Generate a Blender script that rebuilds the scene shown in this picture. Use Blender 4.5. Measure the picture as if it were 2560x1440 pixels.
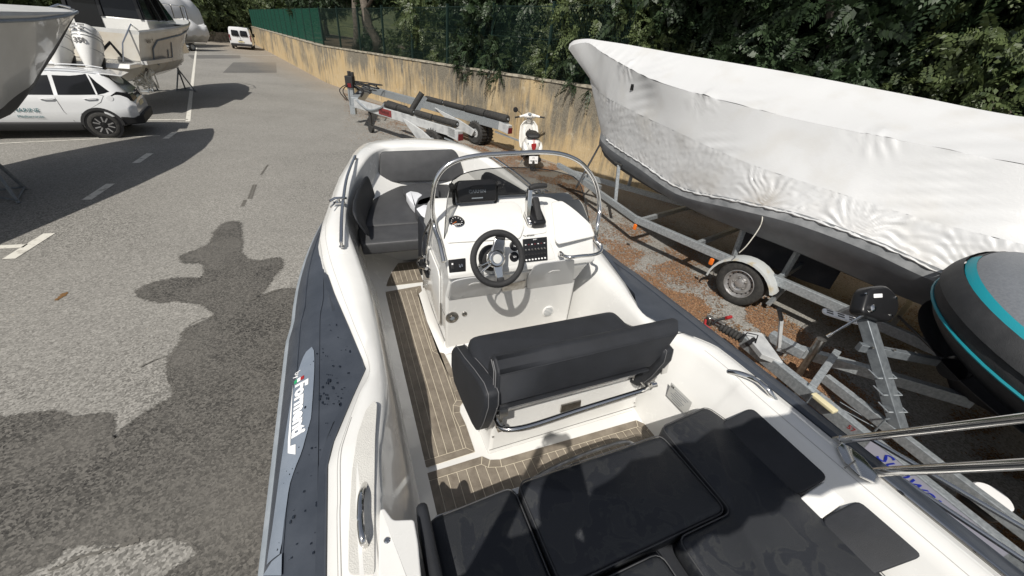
import bpy, bmesh, math, random
import numpy as np
from mathutils import Vector, Matrix
for o in list(bpy.data.objects): bpy.data.objects.remove(o, do_unlink=True)
scene = bpy.context.scene
COL = scene.collection
PI = math.pi
H = 2.85                                       # lens height over the yard
# ---------------- camera ----------------
PITCH, ROLL, FPX = math.radians(32.0), math.radians(6.1), 962.0
fwd = Vector((0, math.cos(PITCH), -math.sin(PITCH)))
up0 = Vector((0, math.sin(PITCH), math.cos(PITCH))); rt0 = Vector((1, 0, 0))
right = math.cos(ROLL)*rt0 + math.sin(ROLL)*up0
up = -math.sin(ROLL)*rt0 + math.cos(ROLL)*up0
cd = bpy.data.cameras.new('camera'); cam = bpy.data.objects.new('camera', cd); COL.objects.link(cam)
cam.matrix_world = Matrix(((right.x, up.x, -fwd.x, 0), (right.y, up.y, -fwd.y, 0), (right.z, up.z, -fwd.z, H), (0, 0, 0, 1)))
cd.sensor_width = 36.0; cd.lens = FPX/2560*36.0; cd.clip_start = 0.02; cd.clip_end = 2000
scene.camera = cam
# ---------------- light ----------------
TOSUN = Vector((-.19, -.80, 1.0)).normalized()
world = bpy.data.worlds.new("World"); scene.world = world; world.use_nodes = True
wn = world.node_tree.nodes; wl = world.node_tree.links
bg = wn.get('Background') or wn.new('ShaderNodeBackground')
sky = wn.new('ShaderNodeTexSky'); sky.sky_type = 'NISHITA'; sky.sun_disc = False
sky.sun_elevation = math.asin(TOSUN.z); sky.sun_rotation = math.atan2(TOSUN.x, TOSUN.y) % (2*PI)
sky.air_density = 1.0; sky.dust_density = 1.5; sky.ozone_density = 1.0
hs = wn.new('ShaderNodeHueSaturation'); hs.inputs['Saturation'].default_value = .50   # thin summer haze
wl.new(sky.outputs[0], hs.inputs['Color']); wl.new(hs.outputs[0], bg.inputs['Color']); bg.inputs['Strength'].default_value = 0.088
sd = bpy.data.lights.new('sun', 'SUN'); sd.energy = 4.75; sd.angle = math.radians(.53); sd.color = (1.0, .955, .88)
sun = bpy.data.objects.new('sun', sd); COL.objects.link(sun)
sun.rotation_euler = TOSUN.to_track_quat('Z', 'Y').to_euler(); sun.location = (0, -10, 20)
scene.view_settings.view_transform = 'Standard'; scene.view_settings.look = 'None'
scene.view_settings.exposure = 0.0; scene.view_settings.gamma = 1.0
scene.view_settings.use_curve_mapping = False
scene.render.engine = 'CYCLES'

# ---------------- ray helpers: a picture direction met with a real plane ----------------
def ray(px, py): return fwd + right*((px-1280)/FPX) - up*((py-720)/FPX)
EYE = Vector((0, 0, H))
def G(px, py, z=0.0):
    d = ray(px, py); return EYE + d*((z-H)/d.z)
def GP(px, py, p0, n):
    d = ray(px, py); n = Vector(n); return EYE + d*((Vector(p0)-EYE).dot(n)/d.dot(n))
def GV(px, py, p0, d):                          # vertical plane through p0 along d
    return GP(px, py, (p0[0], p0[1], 0), (-d[1], d[0], 0))
AB = math.radians(25.4); RB = Matrix.Rotation(AB, 3, 'Z'); RBi = RB.inverted()
def L(p): return RBi @ p                         # world -> frame of the white boat (x starboard, y ahead)
def B(px, py, z): return L(G(px, py, z))
def BP(px, py, p0, n): return L(GP(px, py, RB @ Vector(p0), RB @ Vector(n)))
def BX(px, py, x): return BP(px, py, (x, 0, 0), (1, 0, 0))
def BY(px, py, y): return BP(px, py, (0, y, 0), (0, 1, 0))

# ---------------- materials ----------------
MATS = {}
def mat(name, c, rough=.5, metal=0., c2=None, ns=6., nd=4., lo=.35, hi=.65, bump=0., bs=60., coat=0., trans=0., alpha=1., spec=.5, emit=None, ior=1.45, bump2=0., bs2=8.):
    if name in MATS: return MATS[name]
    m = bpy.data.materials.new(name); m.use_nodes = True; nt = m.node_tree; N = nt.nodes; Lk = nt.links
    p = N['Principled BSDF']
    def setv(k, v):
        if k in p.inputs: p.inputs[k].default_value = v
    setv('Base Color', (*c, 1)); setv('Roughness', rough); setv('Metallic', metal); setv('IOR', ior)
    setv('Coat Weight', coat); setv('Transmission Weight', trans); setv('Alpha', alpha); setv('Specular IOR Level', spec)
    setv('Coat Roughness', .05)
    if emit: setv('Emission Color', (*emit[0], 1)); setv('Emission Strength', emit[1])
    tc = N.new('ShaderNodeTexCoord')
    if c2 is not None:
        n = N.new('ShaderNodeTexNoise'); n.inputs['Scale'].default_value = ns; n.inputs['Detail'].default_value = nd
        n.inputs['Roughness'].default_value = .62
        Lk.new(tc.outputs['Object'], n.inputs['Vector'])
        mr = N.new('ShaderNodeMapRange'); mr.inputs['From Min'].default_value = lo; mr.inputs['From Max'].default_value = hi
        Lk.new(n.outputs['Fac'], mr.inputs['Value'])
        mx = N.new('ShaderNodeMix'); mx.data_type = 'RGBA'
        mx.inputs[6].default_value = (*c, 1); mx.inputs[7].default_value = (*c2, 1)
        Lk.new(mr.outputs[0], mx.inputs[0]); Lk.new(mx.outputs[2], p.inputs['Base Color'])
    last = None
    for b_, s_ in ((bump, bs), (bump2, bs2)):
        if b_ > 0:
            n = N.new('ShaderNodeTexNoise'); n.inputs['Scale'].default_value = s_; n.inputs['Detail'].default_value = 3.
            Lk.new(tc.outputs['Object'], n.inputs['Vector'])
            b = N.new('ShaderNodeBump'); b.inputs['Strength'].default_value = min(1, b_); b.inputs['Distance'].default_value = .01*max(1, b_)
            Lk.new(n.outputs['Fac'], b.inputs['Height'])
            if last: Lk.new(last.outputs[0], b.inputs['Normal'])
            last = b
    if last: Lk.new(last.outputs[0], p.inputs['Normal'])
    MATS[name] = m; return m

def clear_mat(name, tint, gloss=.12, rough=.02):
    if name in MATS: return MATS[name]
    m = bpy.data.materials.new(name); m.use_nodes = True; nt = m.node_tree; N = nt.nodes; Lk = nt.links
    for n in list(N): N.remove(n)
    out = N.new('ShaderNodeOutputMaterial'); t = N.new('ShaderNodeBsdfTransparent'); t.inputs[0].default_value = (*tint, 1)
    g = N.new('ShaderNodeBsdfGlossy'); g.inputs['Roughness'].default_value = rough
    lw = N.new('ShaderNodeFresnel'); lw.inputs[0].default_value = 1.45
    mx = N.new('ShaderNodeMixShader'); Lk.new(lw.outputs[0], mx.inputs[0]); Lk.new(t.outputs[0], mx.inputs[1]); Lk.new(g.outputs[0], mx.inputs[2])
    Lk.new(mx.outputs[0], out.inputs[0]); MATS[name] = m; return m

# ---------------- mesh builder ----------------
class MB:
    def __init__(s): s.v = []; s.f = []
    def add(s, vs, fs):
        o = len(s.v); s.v += [tuple(v) for v in vs]; s.f += [tuple(i+o for i in f) for f in fs]; return s
    def hexa(s, c):                              # 8 corners: bottom 4, top 4
        return s.add(c, [(3, 2, 1, 0), (4, 5, 6, 7), (0, 1, 5, 4), (1, 2, 6, 5), (2, 3, 7, 6), (3, 0, 4, 7)])
    def box(s, c, d, M=None, taper=1.0):
        x, y, z = d[0]/2, d[1]/2, d[2]/2; t = taper
        P = [Vector(p) for p in ((-x, -y, -z), (x, -y, -z), (x, y, -z), (-x, y, -z), (-x*t, -y*t, z), (x*t, -y*t, z), (x*t, y*t, z), (-x*t, y*t, z))]
        if M is None: P = [p+Vector(c) for p in P]
        else: P = [M @ (p+Vector(c)) for p in P]
        return s.hexa(P)
    def beam(s, a, b, w, h, upv=(0, 0, 1)):      # box section between two points
        a = Vector(a); b = Vector(b); d = (b-a).normalized(); sd_ = d.cross(Vector(upv))
        if sd_.length < 1e-4: sd_ = d.cross(Vector((1, 0, 0)))
        sd_.normalize(); u = sd_.cross(d).normalized()
        c = []
        for z in (-h/2, h/2):
            for p, q in ((a, -1), (a, 1), (b, 1), (b, -1)): c.append(p+sd_*(w/2*q)+u*z)
        return s.hexa(c)
    def ring(s, c, ax, bx, n, r1, r2=None):
        r2 = r2 or r1
        return [c+ax*(r1*math.cos(2*PI*i/n))+bx*(r2*math.sin(2*PI*i/n)) for i in range(n)]
    def loft(s, rings, closed=True, caps=False):
        n = len(rings[0]); o = len(s.v)
        for r in rings: s.v += [tuple(p) for p in r]
        for i in range(len(rings)-1):
            for j in range(n if closed else n-1):
                k = (j+1) % n; s.f.append((o+i*n+j, o+i*n+k, o+(i+1)*n+k, o+(i+1)*n+j))
        if caps:
            s.f.append(tuple(o+j for j in reversed(range(n)))); s.f.append(tuple(o+(len(rings)-1)*n+j for j in range(n)))
        return s
    def tube(s, pts, r, n=8, caps=True, flat=1.0, upv=None):
        pts = [Vector(p) for p in pts]; rings = []; rr = r if isinstance(r, (list, tuple)) else [r]*len(pts)
        d0 = (pts[1]-pts[0]).normalized(); a = d0.cross(Vector(upv) if upv else Vector((0, 0, 1)))
        if a.length < 1e-3: a = d0.cross(Vector((1, 0, 0)))
        a.normalize()
        for i, p in enumerate(pts):
            if i == 0: d = pts[1]-pts[0]
            elif i == len(pts)-1: d = pts[-1]-pts[-2]
            else: d = (pts[i+1]-p).normalized()+(p-pts[i-1]).normalized()
            d = d.normalized() if d.length > 1e-6 else d0
            a = (a-d*a.dot(d)); a = a.normalized() if a.length > 1e-6 else d.orthogonal().normalized()
            b = d.cross(a)
            rings.append(s.ring(p, a, b, n, rr[i], rr[i]*flat))
        return s.loft(rings, True, caps)
    def cyl(s, a, b, r, r2=None, n=16): return s.tube([a, b], [r, r if r2 is None else r2], n)
    def lathe(s, prof, c, axis=(0, 0, 1), n=24): # prof: (radius, height along axis)
        ax = Vector(axis).normalized(); a = ax.orthogonal().normalized(); b = ax.cross(a); c = Vector(c)
        return s.loft([s.ring(c+ax*h, a, b, n, max(r, 1e-4)) for r, h in prof], True, False)
    def torus(s, c, axis, R, r, n=40, m=8, flat=1.0):
        ax = Vector(axis).normalized(); a = ax.orthogonal().normalized(); b = ax.cross(a); c = Vector(c)
        rings = []
        for i in range(n+1):
            t = 2*PI*i/n; d = a*math.cos(t)+b*math.sin(t)
            rings.append([c+d*(R+r*math.cos(2*PI*j/m))+ax*(r*flat*math.sin(2*PI*j/m)) for j in range(m)])
        return s.loft(rings)
    def slab(s, poly, t, r, M, crown=0., seg=3): # polygon with rounded rim, local (u,v) plane, w up, transformed by M
        n = len(poly)
        area = sum(poly[i-1][0]*poly[i][1]-poly[i][0]*poly[i-1][1] for i in range(n))
        if area < 0: poly = list(reversed(poly))
        def inset(d, P=poly):
            out = []
            for i in range(n):
                p0, p, p1 = Vector(P[i-1]), Vector(P[i]), Vector(P[(i+1) % n])
                e0 = (p-p0).normalized(); e1 = (p1-p).normalized()
                n0 = Vector((-e0.y, e0.x)); n1 = Vector((-e1.y, e1.x)); m_ = n0+n1
                if m_.length < 1e-5: m_ = n0
                m_.normalize(); k = d/max(.45, m_.dot(n0)); out.append(p+m_*k)
            return out
        def lay(d, w): return [M @ Vector((q.x, q.y, w)) for q in inset(d)]
        rings = [lay(r, 0.)]
        for k in range(1, seg+1): a = PI/2*k/seg; rings.append(lay(r*(1-math.sin(a)), r*(1-math.cos(a))))
        for k in range(0, seg+1): a = PI/2*k/seg; rings.append(lay(r*(1-math.cos(a)), t-r+r*math.sin(a)))
        if crown: rings.append(lay(r*1.1, t+crown*.2))
        return s.loft(rings, True, True)
    def build(s, name, m, parent=None, smooth=True, angle=40, kind=None, label=None, bevel=0., bseg=2, mesh=None):
        me = bpy.data.meshes.new(name); me.from_pydata(s.v, [], s.f); me.update()
        if isinstance(m, str): m = MATS[m]
        me.materials.append(m)
        return link(name, me, parent, smooth, angle, kind, label, bevel, bseg)

def link(name, me, parent=None, smooth=True, angle=40, kind=None, label=None, bevel=0., bseg=2):
    o = bpy.data.objects.new(name, me); COL.objects.link(o)
    if smooth:
        try: me.set_sharp_from_angle(angle=math.radians(angle))
        except Exception: pass
        me.polygons.foreach_set('use_smooth', [True]*len(me.polygons))
        try: me.set_sharp_from_angle(angle=math.radians(angle))
        except Exception: pass
    if parent is not None:
        o.parent = parent
        if 'off' in OFF.get(parent.name, {}): o.location = -OFF[parent.name]['off']
    if kind: o['kind'] = kind
    if label: o['label'] = label
    if bevel > 0:
        b = o.modifiers.new('bevel', 'BEVEL'); b.width = bevel; b.segments = bseg; b.limit_method = 'ANGLE'; b.angle_limit = math.radians(35)
    return o
OFF = {}
def thing(name, label, cat, base=(0, 0, 0), rot=0., group=None, local=False):
    """Empty at the thing's base. Children are modelled in the un-offset frame (world, or world turned by rot)
    unless local=True, when they are modelled around the base itself."""
    o = bpy.data.objects.new(name, None); COL.objects.link(o); base = Vector(base)
    o.location = base; o.rotation_euler = (0, 0, rot); o['label'] = label; o['category'] = cat; o.empty_display_size = .3
    if group: o['group'] = group
    if not local: OFF[o.name] = {'off': Matrix.Rotation(-rot, 3, 'Z') @ base}
    return o
def tag(o, label, cat, group=None):
    o['label'] = label; o['category'] = cat
    if group: o['group'] = group
    return o
def copy_tree(o, parent=None):
    c = o.copy(); COL.objects.link(c)
    if parent is not None: c.parent = parent
    for ch in list(o.children): copy_tree(ch, c)
    return c
def interp(tab, y):
    if y <= tab[0][0]: return tab[0][1:]
    for a, b in zip(tab, tab[1:]):
        if y <= b[0]:
            t = (y-a[0])/(b[0]-a[0]); return tuple(a[k]+(b[k]-a[k])*t for k in range(1, len(a)))
    return tab[-1][1:]
def smooth_line(P, k=6, closed=False):           # Catmull-Rom
    P = [Vector(p) for p in P]; out = []; n = len(P)
    rng = range(n if closed else n-1)
    for i in rng:
        p0 = P[i-1] if (i > 0 or closed) else P[0]; p1 = P[i]; p2 = P[(i+1) % n]; p3 = P[(i+2) % n] if (i+2 < n or closed) else P[-1]
        for j in range(k):
            t = j/k; out.append(.5*((2*p1)+(p2-p0)*t+(2*p0-5*p1+4*p2-p3)*t*t+(3*p1-p0-3*p2+p3)*t**3))
    if not closed: out.append(P[-1])
    return out
def rpoly(P, r=.03, k=4):                        # polygon with rounded corners (2-D)
    P = [Vector(p[:2]) for p in P]; out = []; n = len(P)
    for i in range(n):
        p0, p, p1 = P[i-1], P[i], P[(i+1) % n]; a = (p0-p); b = (p1-p); q = min(r, a.length*.45, b.length*.45)
        a = p+a.normalized()*q; b = p+b.normalized()*q
        for j in range(k+1):
            t = j/k; out.append(((1-t)**2*a+2*t*(1-t)*p+t*t*b))
    return [(q.x, q.y) for q in out]
def text_mesh(s, size, depth=.001, shear=0., bold=0.):
    cu = bpy.data.curves.new('lettering', 'FONT'); cu.body = s; cu.size = size; cu.extrude = depth; cu.shear = shear
    cu.align_x = 'CENTER'; cu.align_y = 'CENTER'; cu.offset = bold; cu.resolution_u = 2
    o = bpy.data.objects.new('lettering', cu); COL.objects.link(o)
    bpy.context.view_layer.update(); dg = bpy.context.evaluated_depsgraph_get()
    me = bpy.data.meshes.new_from_object(o.evaluated_get(dg)); bpy.data.objects.remove(o, do_unlink=True); bpy.data.curves.remove(cu)
    me.name = 'lettering'; return me
def put_text(s, size, m, parent, o, u, v, name='lettering', depth=.001, shear=0., bold=0.):
    """o centre, u reading direction, v up direction, in the modelling frame of the parent."""
    me = text_mesh(s, size, depth, shear, bold); me.materials.clear(); me.materials.append(MATS[m])
    u = Vector(u).normalized(); v = Vector(v); v = (v-u*v.dot(u)).normalized(); w = u.cross(v); o = Vector(o)
    me.transform(Matrix(((u.x, v.x, w.x, o.x), (u.y, v.y, w.y, o.y), (u.z, v.z, w.z, o.z), (0, 0, 0, 1))))
    return link(name, me, parent, smooth=False)
def frame(o, u, v):                              # matrix with axes u, v, u x v at o
    u = Vector(u).normalized(); v = Vector(v); v = (v-u*v.dot(u)).normalized(); w = u.cross(v); o = Vector(o)
    return Matrix(((u.x, v.x, w.x, o.x), (u.y, v.y, w.y, o.y), (u.z, v.z, w.z, o.z), (0, 0, 0, 1)))

# palette
def wet_vinyl():
    m = mat('vinyl_wet', (.0165, .018, .022), .42, spec=.4, bump=.25, bs=420, bump2=.12, bs2=14); nt = m.node_tree; N = nt.nodes; Lk = nt.links; p = N['Principled BSDF']
    tc = N.new('ShaderNodeTexCoord'); n = N.new('ShaderNodeTexNoise'); n.inputs['Scale'].default_value = 7.; n.inputs['Detail'].default_value = 6; n.inputs['Roughness'].default_value = .55; n.inputs['Distortion'].default_value = .9
    Lk.new(tc.outputs['Object'], n.inputs[0])
    r = N.new('ShaderNodeMapRange'); r.inputs[1].default_value = .48; r.inputs[2].default_value = .56; r.inputs[3].default_value = .50; r.inputs[4].default_value = .36; Lk.new(n.outputs['Fac'], r.inputs[0]); Lk.new(r.outputs[0], p.inputs['Roughness'])
    c = N.new('ShaderNodeValToRGB'); e = c.color_ramp.elements; e[0].position = .0; e[0].color = (.032, .034, .038, 1); e[1].position = 1; e[1].color = (.020, .022, .027, 1)
    for ps, cl in ((.47, (.029, .031, .035, 1)), (.505, (.036, .038, .040, 1)), (.53, (.023, .025, .030, 1))): q = e.new(ps); q.color = cl
    Lk.new(n.outputs['Fac'], c.inputs[0]); Lk.new(c.outputs[0], p.inputs['Base Color'])
wet_vinyl()
mat('gelcoat', (.72, .716, .695), .16, coat=.5, c2=(.67, .666, .645), ns=3, lo=.3, hi=.75, bump2=.05, bs2=2.)
def smudge(nm, lo, hi, sc):
    m = MATS[nm]; nt = m.node_tree; N = nt.nodes; p = N['Principled BSDF']; tc = N.new('ShaderNodeTexCoord'); n = N.new('ShaderNodeTexNoise'); n.inputs['Scale'].default_value = sc; n.inputs['Detail'].default_value = 7; n.inputs['Roughness'].default_value = .7
    nt.links.new(tc.outputs['Object'], n.inputs[0]); r = N.new('ShaderNodeMapRange'); r.inputs[1].default_value = .35; r.inputs[2].default_value = .7; r.inputs[3].default_value = lo; r.inputs[4].default_value = hi; nt.links.new(n.outputs['Fac'], r.inputs[0]); nt.links.new(r.outputs[0], p.inputs['Roughness'])
smudge('gelcoat', .10, .34, 5.)
mat('gelcoat_far', (.58, .58, .57), .3, c2=(.50, .50, .48), ns=2)
mat('nonskid', (.58, .57, .535), .55, c2=(.53, .52, .49), ns=8, bump=.35, bs=220)
mat('navy', (.038, .045, .058), .42, c2=(.052, .060, .075), ns=5, bump=.12, bs=9, bump2=.1, bs2=300)
mat('navy_light', (.16, .19, .235), .42, c2=(.19, .22, .265), ns=7, bump=.1, bs=9)
mat('rubstrake', (.22, .25, .28), .5, c2=(.28, .31, .34), ns=9)
mat('vinyl', (.021, .0225, .026), .55, spec=.32, c2=(.027, .029, .034), ns=7, bump=.25, bs=420, bump2=.12, bs2=14)
mat('vinyl_top', (.046, .047, .050), .52, c2=(.058, .059, .062), ns=9, bump=.25, bs=500, bump2=.12, bs2=10)
mat('stitch', (.15, .15, .155), .7)
mat('white_vinyl', (.74, .75, .78), .35, bump2=.3, bs2=25)
mat('teak', (.155, .130, .102), .62, c2=(.235, .203, .162), ns=14, nd=8, bump=.3, bs=150)
mat('caulk', (.62, .56, .44), .6)
mat('steel', (.70, .69, .67), .13, metal=1.0)
mat('steel_dull', (.45, .44, .42), .32, metal=1.0, c2=(.3, .28, .25), ns=30)
mat('door_grey', (.47, .475, .48), .25, coat=.3)
mat('joint', (.16, .155, .145), .7); mat('crease', (.42, .415, .40), .6)
mat('black', (.012, .012, .013), .35)
mat('black_rough', (.02, .02, .021), .7, bump=.3, bs=90)
mat('leather', (.022, .022, .023), .55, bump=.5, bs=260)
mat('rubber', (.022, .022, .022), .8, c2=(.045, .043, .04), ns=20, bump=.4, bs=70)
mat('galv', (.32, .35, .37), .46, metal=.55, c2=(.46, .49, .51), ns=38, nd=6, lo=.4, hi=.62, bump=.15, bs=120)
mat('galv_white', (.52, .53, .53), .5, metal=.15, c2=(.36, .37, .38), ns=5, nd=8, lo=.45, hi=.7, bump=.15, bs=60)
mat('galv_dark', (.13, .145, .16), .5, metal=.4, c2=(.2, .22, .235), ns=20)
mat('red', (.30, .02, .022), .4); mat('red_plate', (.20, .035, .035), .5); mat('red_dark', (.14, .012, .015), .4); mat('amber', (.7, .16, .02), .25)
mat('blue_print', (.02, .04, .42), .4); mat('white_print', (.8, .8, .8), .5); mat('grey_print', (.18, .2, .22), .5)
mat('green_print', (.02, .3, .12), .5); mat('teal_print', (.03, .13, .15), .5); mat('black_print', (.015, .015, .015), .5)
mat('car_white', (.66, .67, .68), .18, coat=.8)
mat('glass_dark', (.010, .011, .013), .08, spec=.35)
mat('antifoul', (.012, .013, .016), .6, c2=(.025, .026, .03), ns=8)
clear_mat('acrylic', (.50, .50, .49)); clear_mat('acrylic_clear', (.82, .83, .83))
# =====================================================================
# yard surface
# =====================================================================
rnd = random.Random(4)
def asphalt(name, dark, light, wet=False):
    m = bpy.data.materials.new(name); m.use_nodes = True; nt = m.node_tree; N = nt.nodes; Lk = nt.links; p = N['Principled BSDF']
    tc = N.new('ShaderNodeTexCoord')
    def noise(s, d=4., r=.6):
        n = N.new('ShaderNodeTexNoise'); n.inputs['Scale'].default_value = s; n.inputs['Detail'].default_value = d
        n.inputs['Roughness'].default_value = r; Lk.new(tc.outputs['Object'], n.inputs['Vector']); return n
    def rampv(src, a, b, c=0., d=1.):
        r = N.new('ShaderNodeMapRange'); r.inputs[1].default_value = a; r.inputs[2].default_value = b
        r.inputs[3].default_value = c; r.inputs[4].default_value = d; Lk.new(src, r.inputs[0]); return r.outputs[0]
    def mix(f, a, b):
        x = N.new('ShaderNodeMix'); x.data_type = 'RGBA'; Lk.new(f, x.inputs[0])
        for q, s_ in ((a, 6), (b, 7)):
            if isinstance(q, tuple): x.inputs[s_].default_value = (*q, 1)
            else: Lk.new(q, x.inputs[s_])
        return x.outputs[2]
    vo = N.new('ShaderNodeTexVoronoi'); vo.inputs['Scale'].default_value = 66.; Lk.new(tc.outputs['Object'], vo.inputs['Vector'])
    sep = N.new('ShaderNodeSeparateColor'); Lk.new(vo.outputs['Color'], sep.inputs[0])
    grain = mix(rampv(sep.outputs[0], 0., 1.), dark, light)
    fine = mix(rampv(noise(150, 3).outputs['Fac'], .35, .65), tuple(c*.72 for c in dark), light)
    x = N.new('ShaderNodeMix'); x.data_type = 'RGBA'; x.inputs[0].default_value = .28
    Lk.new(grain, x.inputs[6]); Lk.new(fine, x.inputs[7]); col = x.outputs[2]
    if not wet:
        # worn brown dirt near the planting, grey patches where traffic runs
        blot = rampv(noise(.35, 6, .6).outputs['Fac'], .42, .62)
        col = mix(blot, col, mix(rampv(sep.outputs[1], 0., 1.), tuple(c*.78 for c in dark), tuple(c*.86 for c in light)))
        sx = N.new('ShaderNodeSeparateXYZ'); Lk.new(tc.outputs['Object'], sx.inputs[0])
        # distance from the wall line (through (1.9,10.6) along (-.70,.713))
        a = N.new('ShaderNodeMath'); a.operation = 'MULTIPLY'; a.inputs[1].default_value = .713; Lk.new(sx.outputs[0], a.inputs[0])
        b = N.new('ShaderNodeMath'); b.operation = 'MULTIPLY_ADD'; b.inputs[1].default_value = .70; Lk.new(sx.outputs[1], b.inputs[0]); Lk.new(a.outputs[0], b.inputs[2])
        n2 = N.new('ShaderNodeMath'); n2.operation = 'MULTIPLY_ADD'; n2.inputs[1].default_value = 3.2; Lk.new(noise(.9, 7, .65).outputs['Fac'], n2.inputs[0]); Lk.new(b.outputs[0], n2.inputs[2])
        dirt = rampv(n2.outputs[0], 8.4, 10.8, 0., .62)
        col = mix(dirt, col, mix(rampv(noise(40, 5).outputs['Fac'], .35, .65), (.15, .115, .08), (.36, .30, .225)))
        sp = rampv(noise(26, 2).outputs['Fac'], .75, .78, 0., .6); col = mix(sp, col, (.05, .045, .04))
        sp2 = rampv(noise(31, 2).outputs['Fac'], .735, .76, 0., .8); col = mix(sp2, col, (.42, .36, .26))
        st = rampv(noise(1.7, 8, .7).outputs['Fac'], .60, .75, 0., .28); col = mix(st, col, tuple(c*.55 for c in dark))
    else:
        col = mix(rampv(noise(1.3, 5, .6).outputs['Fac'], .4, .68, 0., .55), col, tuple(c*.95 for c in light))
    Lk.new(col, p.inputs['Base Color'])
    p.inputs['Roughness'].default_value = .62 if wet else .88
    bu = N.new('ShaderNodeBump'); bu.inputs['Strength'].default_value = .8; bu.inputs['Distance'].default_value = .008
    Lk.new(sep.outputs[0], bu.inputs['Height']); Lk.new(bu.outputs[0], p.inputs['Normal'])
    MATS[name] = m
asphalt('asphalt', (.125, .120, .108), (.385, .370, .340))
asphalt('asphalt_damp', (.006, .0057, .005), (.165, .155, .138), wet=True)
asphalt('asphalt_patch_grey', (.095, .092, .086), (.17, .165, .155), wet=False)
mat('road_paint', (.62, .60, .54), .7, c2=(.36, .34, .3), ns=9, nd=8, lo=.52, hi=.66, bump=.2, bs=120)
mat('earth', (.045, .032, .02), .9, c2=(.10, .075, .045), ns=1.2, bump=.6, bs=12)
mat('hill_green', (.035, .05, .018), .9, c2=(.09, .10, .04), ns=.25, bump=.8, bs=2)

g = MB(); g.add([(-260, -160, 0), (260, -160, 0), (260, 330, 0), (-260, 330, 0)], [(0, 1, 2, 3)])
ground = g.build('ground', 'asphalt', smooth=False, kind='structure')
def flat(name, pts, z, m, parent=ground, label=None):
    b = MB(); b.add([(p[0], p[1], z) for p in pts], [tuple(range(len(pts)))])
    o = b.build(name, m, parent, smooth=False, label=label); return o
def irregular(pts, amp, k=10, seed=1):
    r = random.Random(seed); P = smooth_line([Vector((p[0], p[1], 0)) for p in pts], k, True); out = []
    for i, p in enumerate(P):
        q = (P[(i+1) % len(P)]-P[i-1]); n_ = Vector((-q.y, q.x, 0)).normalized()
        d = math.hypot(p.x, p.y)
        out.append(p+n_*(r.gauss(0, amp)*max(.4, d*.14)))
    return out
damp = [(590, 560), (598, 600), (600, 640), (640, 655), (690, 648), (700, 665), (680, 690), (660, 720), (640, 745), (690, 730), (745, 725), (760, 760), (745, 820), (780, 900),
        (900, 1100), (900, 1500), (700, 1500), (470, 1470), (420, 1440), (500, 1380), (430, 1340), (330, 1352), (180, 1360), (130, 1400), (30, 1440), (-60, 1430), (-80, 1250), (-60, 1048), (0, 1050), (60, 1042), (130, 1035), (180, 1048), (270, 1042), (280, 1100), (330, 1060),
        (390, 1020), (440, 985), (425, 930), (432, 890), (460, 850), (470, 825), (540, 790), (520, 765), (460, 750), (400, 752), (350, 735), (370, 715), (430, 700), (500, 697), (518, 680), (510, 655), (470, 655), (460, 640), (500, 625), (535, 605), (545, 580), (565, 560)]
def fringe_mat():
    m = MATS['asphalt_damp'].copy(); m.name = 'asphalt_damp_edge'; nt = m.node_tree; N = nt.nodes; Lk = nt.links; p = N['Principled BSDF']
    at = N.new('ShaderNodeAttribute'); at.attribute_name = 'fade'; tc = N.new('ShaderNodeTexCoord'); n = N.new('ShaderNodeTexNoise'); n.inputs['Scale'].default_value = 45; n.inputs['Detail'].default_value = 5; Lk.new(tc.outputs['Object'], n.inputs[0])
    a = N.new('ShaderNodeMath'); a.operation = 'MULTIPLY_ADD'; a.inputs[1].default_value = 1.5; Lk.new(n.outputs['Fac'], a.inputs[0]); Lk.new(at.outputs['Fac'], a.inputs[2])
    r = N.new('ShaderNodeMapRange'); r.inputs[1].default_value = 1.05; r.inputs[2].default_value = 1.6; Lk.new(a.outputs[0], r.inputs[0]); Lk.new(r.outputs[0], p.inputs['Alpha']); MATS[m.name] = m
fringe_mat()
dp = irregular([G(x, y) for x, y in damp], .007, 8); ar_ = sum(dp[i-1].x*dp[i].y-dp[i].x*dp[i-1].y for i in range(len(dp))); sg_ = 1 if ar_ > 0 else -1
def outw(P, d, dist):
    o = []
    for i in range(len(P)):
        q = P[(i+3) % len(P)]-P[i-3]; n_ = Vector((q.y, -q.x, 0)).normalized()*sg_; o.append(P[i]+n_*d*max(.5, min(3, math.hypot(P[i].x, P[i].y)*.25)))
    return o
inn_ = dp
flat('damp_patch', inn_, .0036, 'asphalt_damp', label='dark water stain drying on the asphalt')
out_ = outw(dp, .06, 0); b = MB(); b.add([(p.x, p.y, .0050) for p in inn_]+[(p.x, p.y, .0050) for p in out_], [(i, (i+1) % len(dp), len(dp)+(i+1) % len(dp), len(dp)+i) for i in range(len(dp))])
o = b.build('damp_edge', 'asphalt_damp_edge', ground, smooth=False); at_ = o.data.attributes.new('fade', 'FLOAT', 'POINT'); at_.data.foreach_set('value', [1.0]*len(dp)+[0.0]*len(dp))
flat('asphalt_patch', [G(*p) for p in [(583, 156), (690, 156), (692, 182), (557, 182)]], .004, 'asphalt_patch_grey', label='dark grey repair square in the lane')
flat('asphalt_patch', [G(*p) for p in [(470, 138), (600, 137), (602, 146), (480, 147)]], .004, 'asphalt_patch_grey')
def strip(name, a, b, w, ragged=0.):
    a = G(*a); b = G(*b); d = (b-a).normalized(); n_ = Vector((-d.y, d.x, 0))*w/2
    flat(name, [a-n_, b-n_, b+n_, a+n_], .006, 'road_paint')
strip('parking_line', (470, 304), (491, 118), .12); strip('parking_line', (361, 300), (470, 299), .10)
strip('parking_line', (437, 331), (414, 347), .13); strip('parking_line', (375, 384), (340, 408), .13)
strip('parking_line', (277, 460), (217, 500), .13); strip('parking_line', (124, 584), (22, 648), .13)
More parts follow.
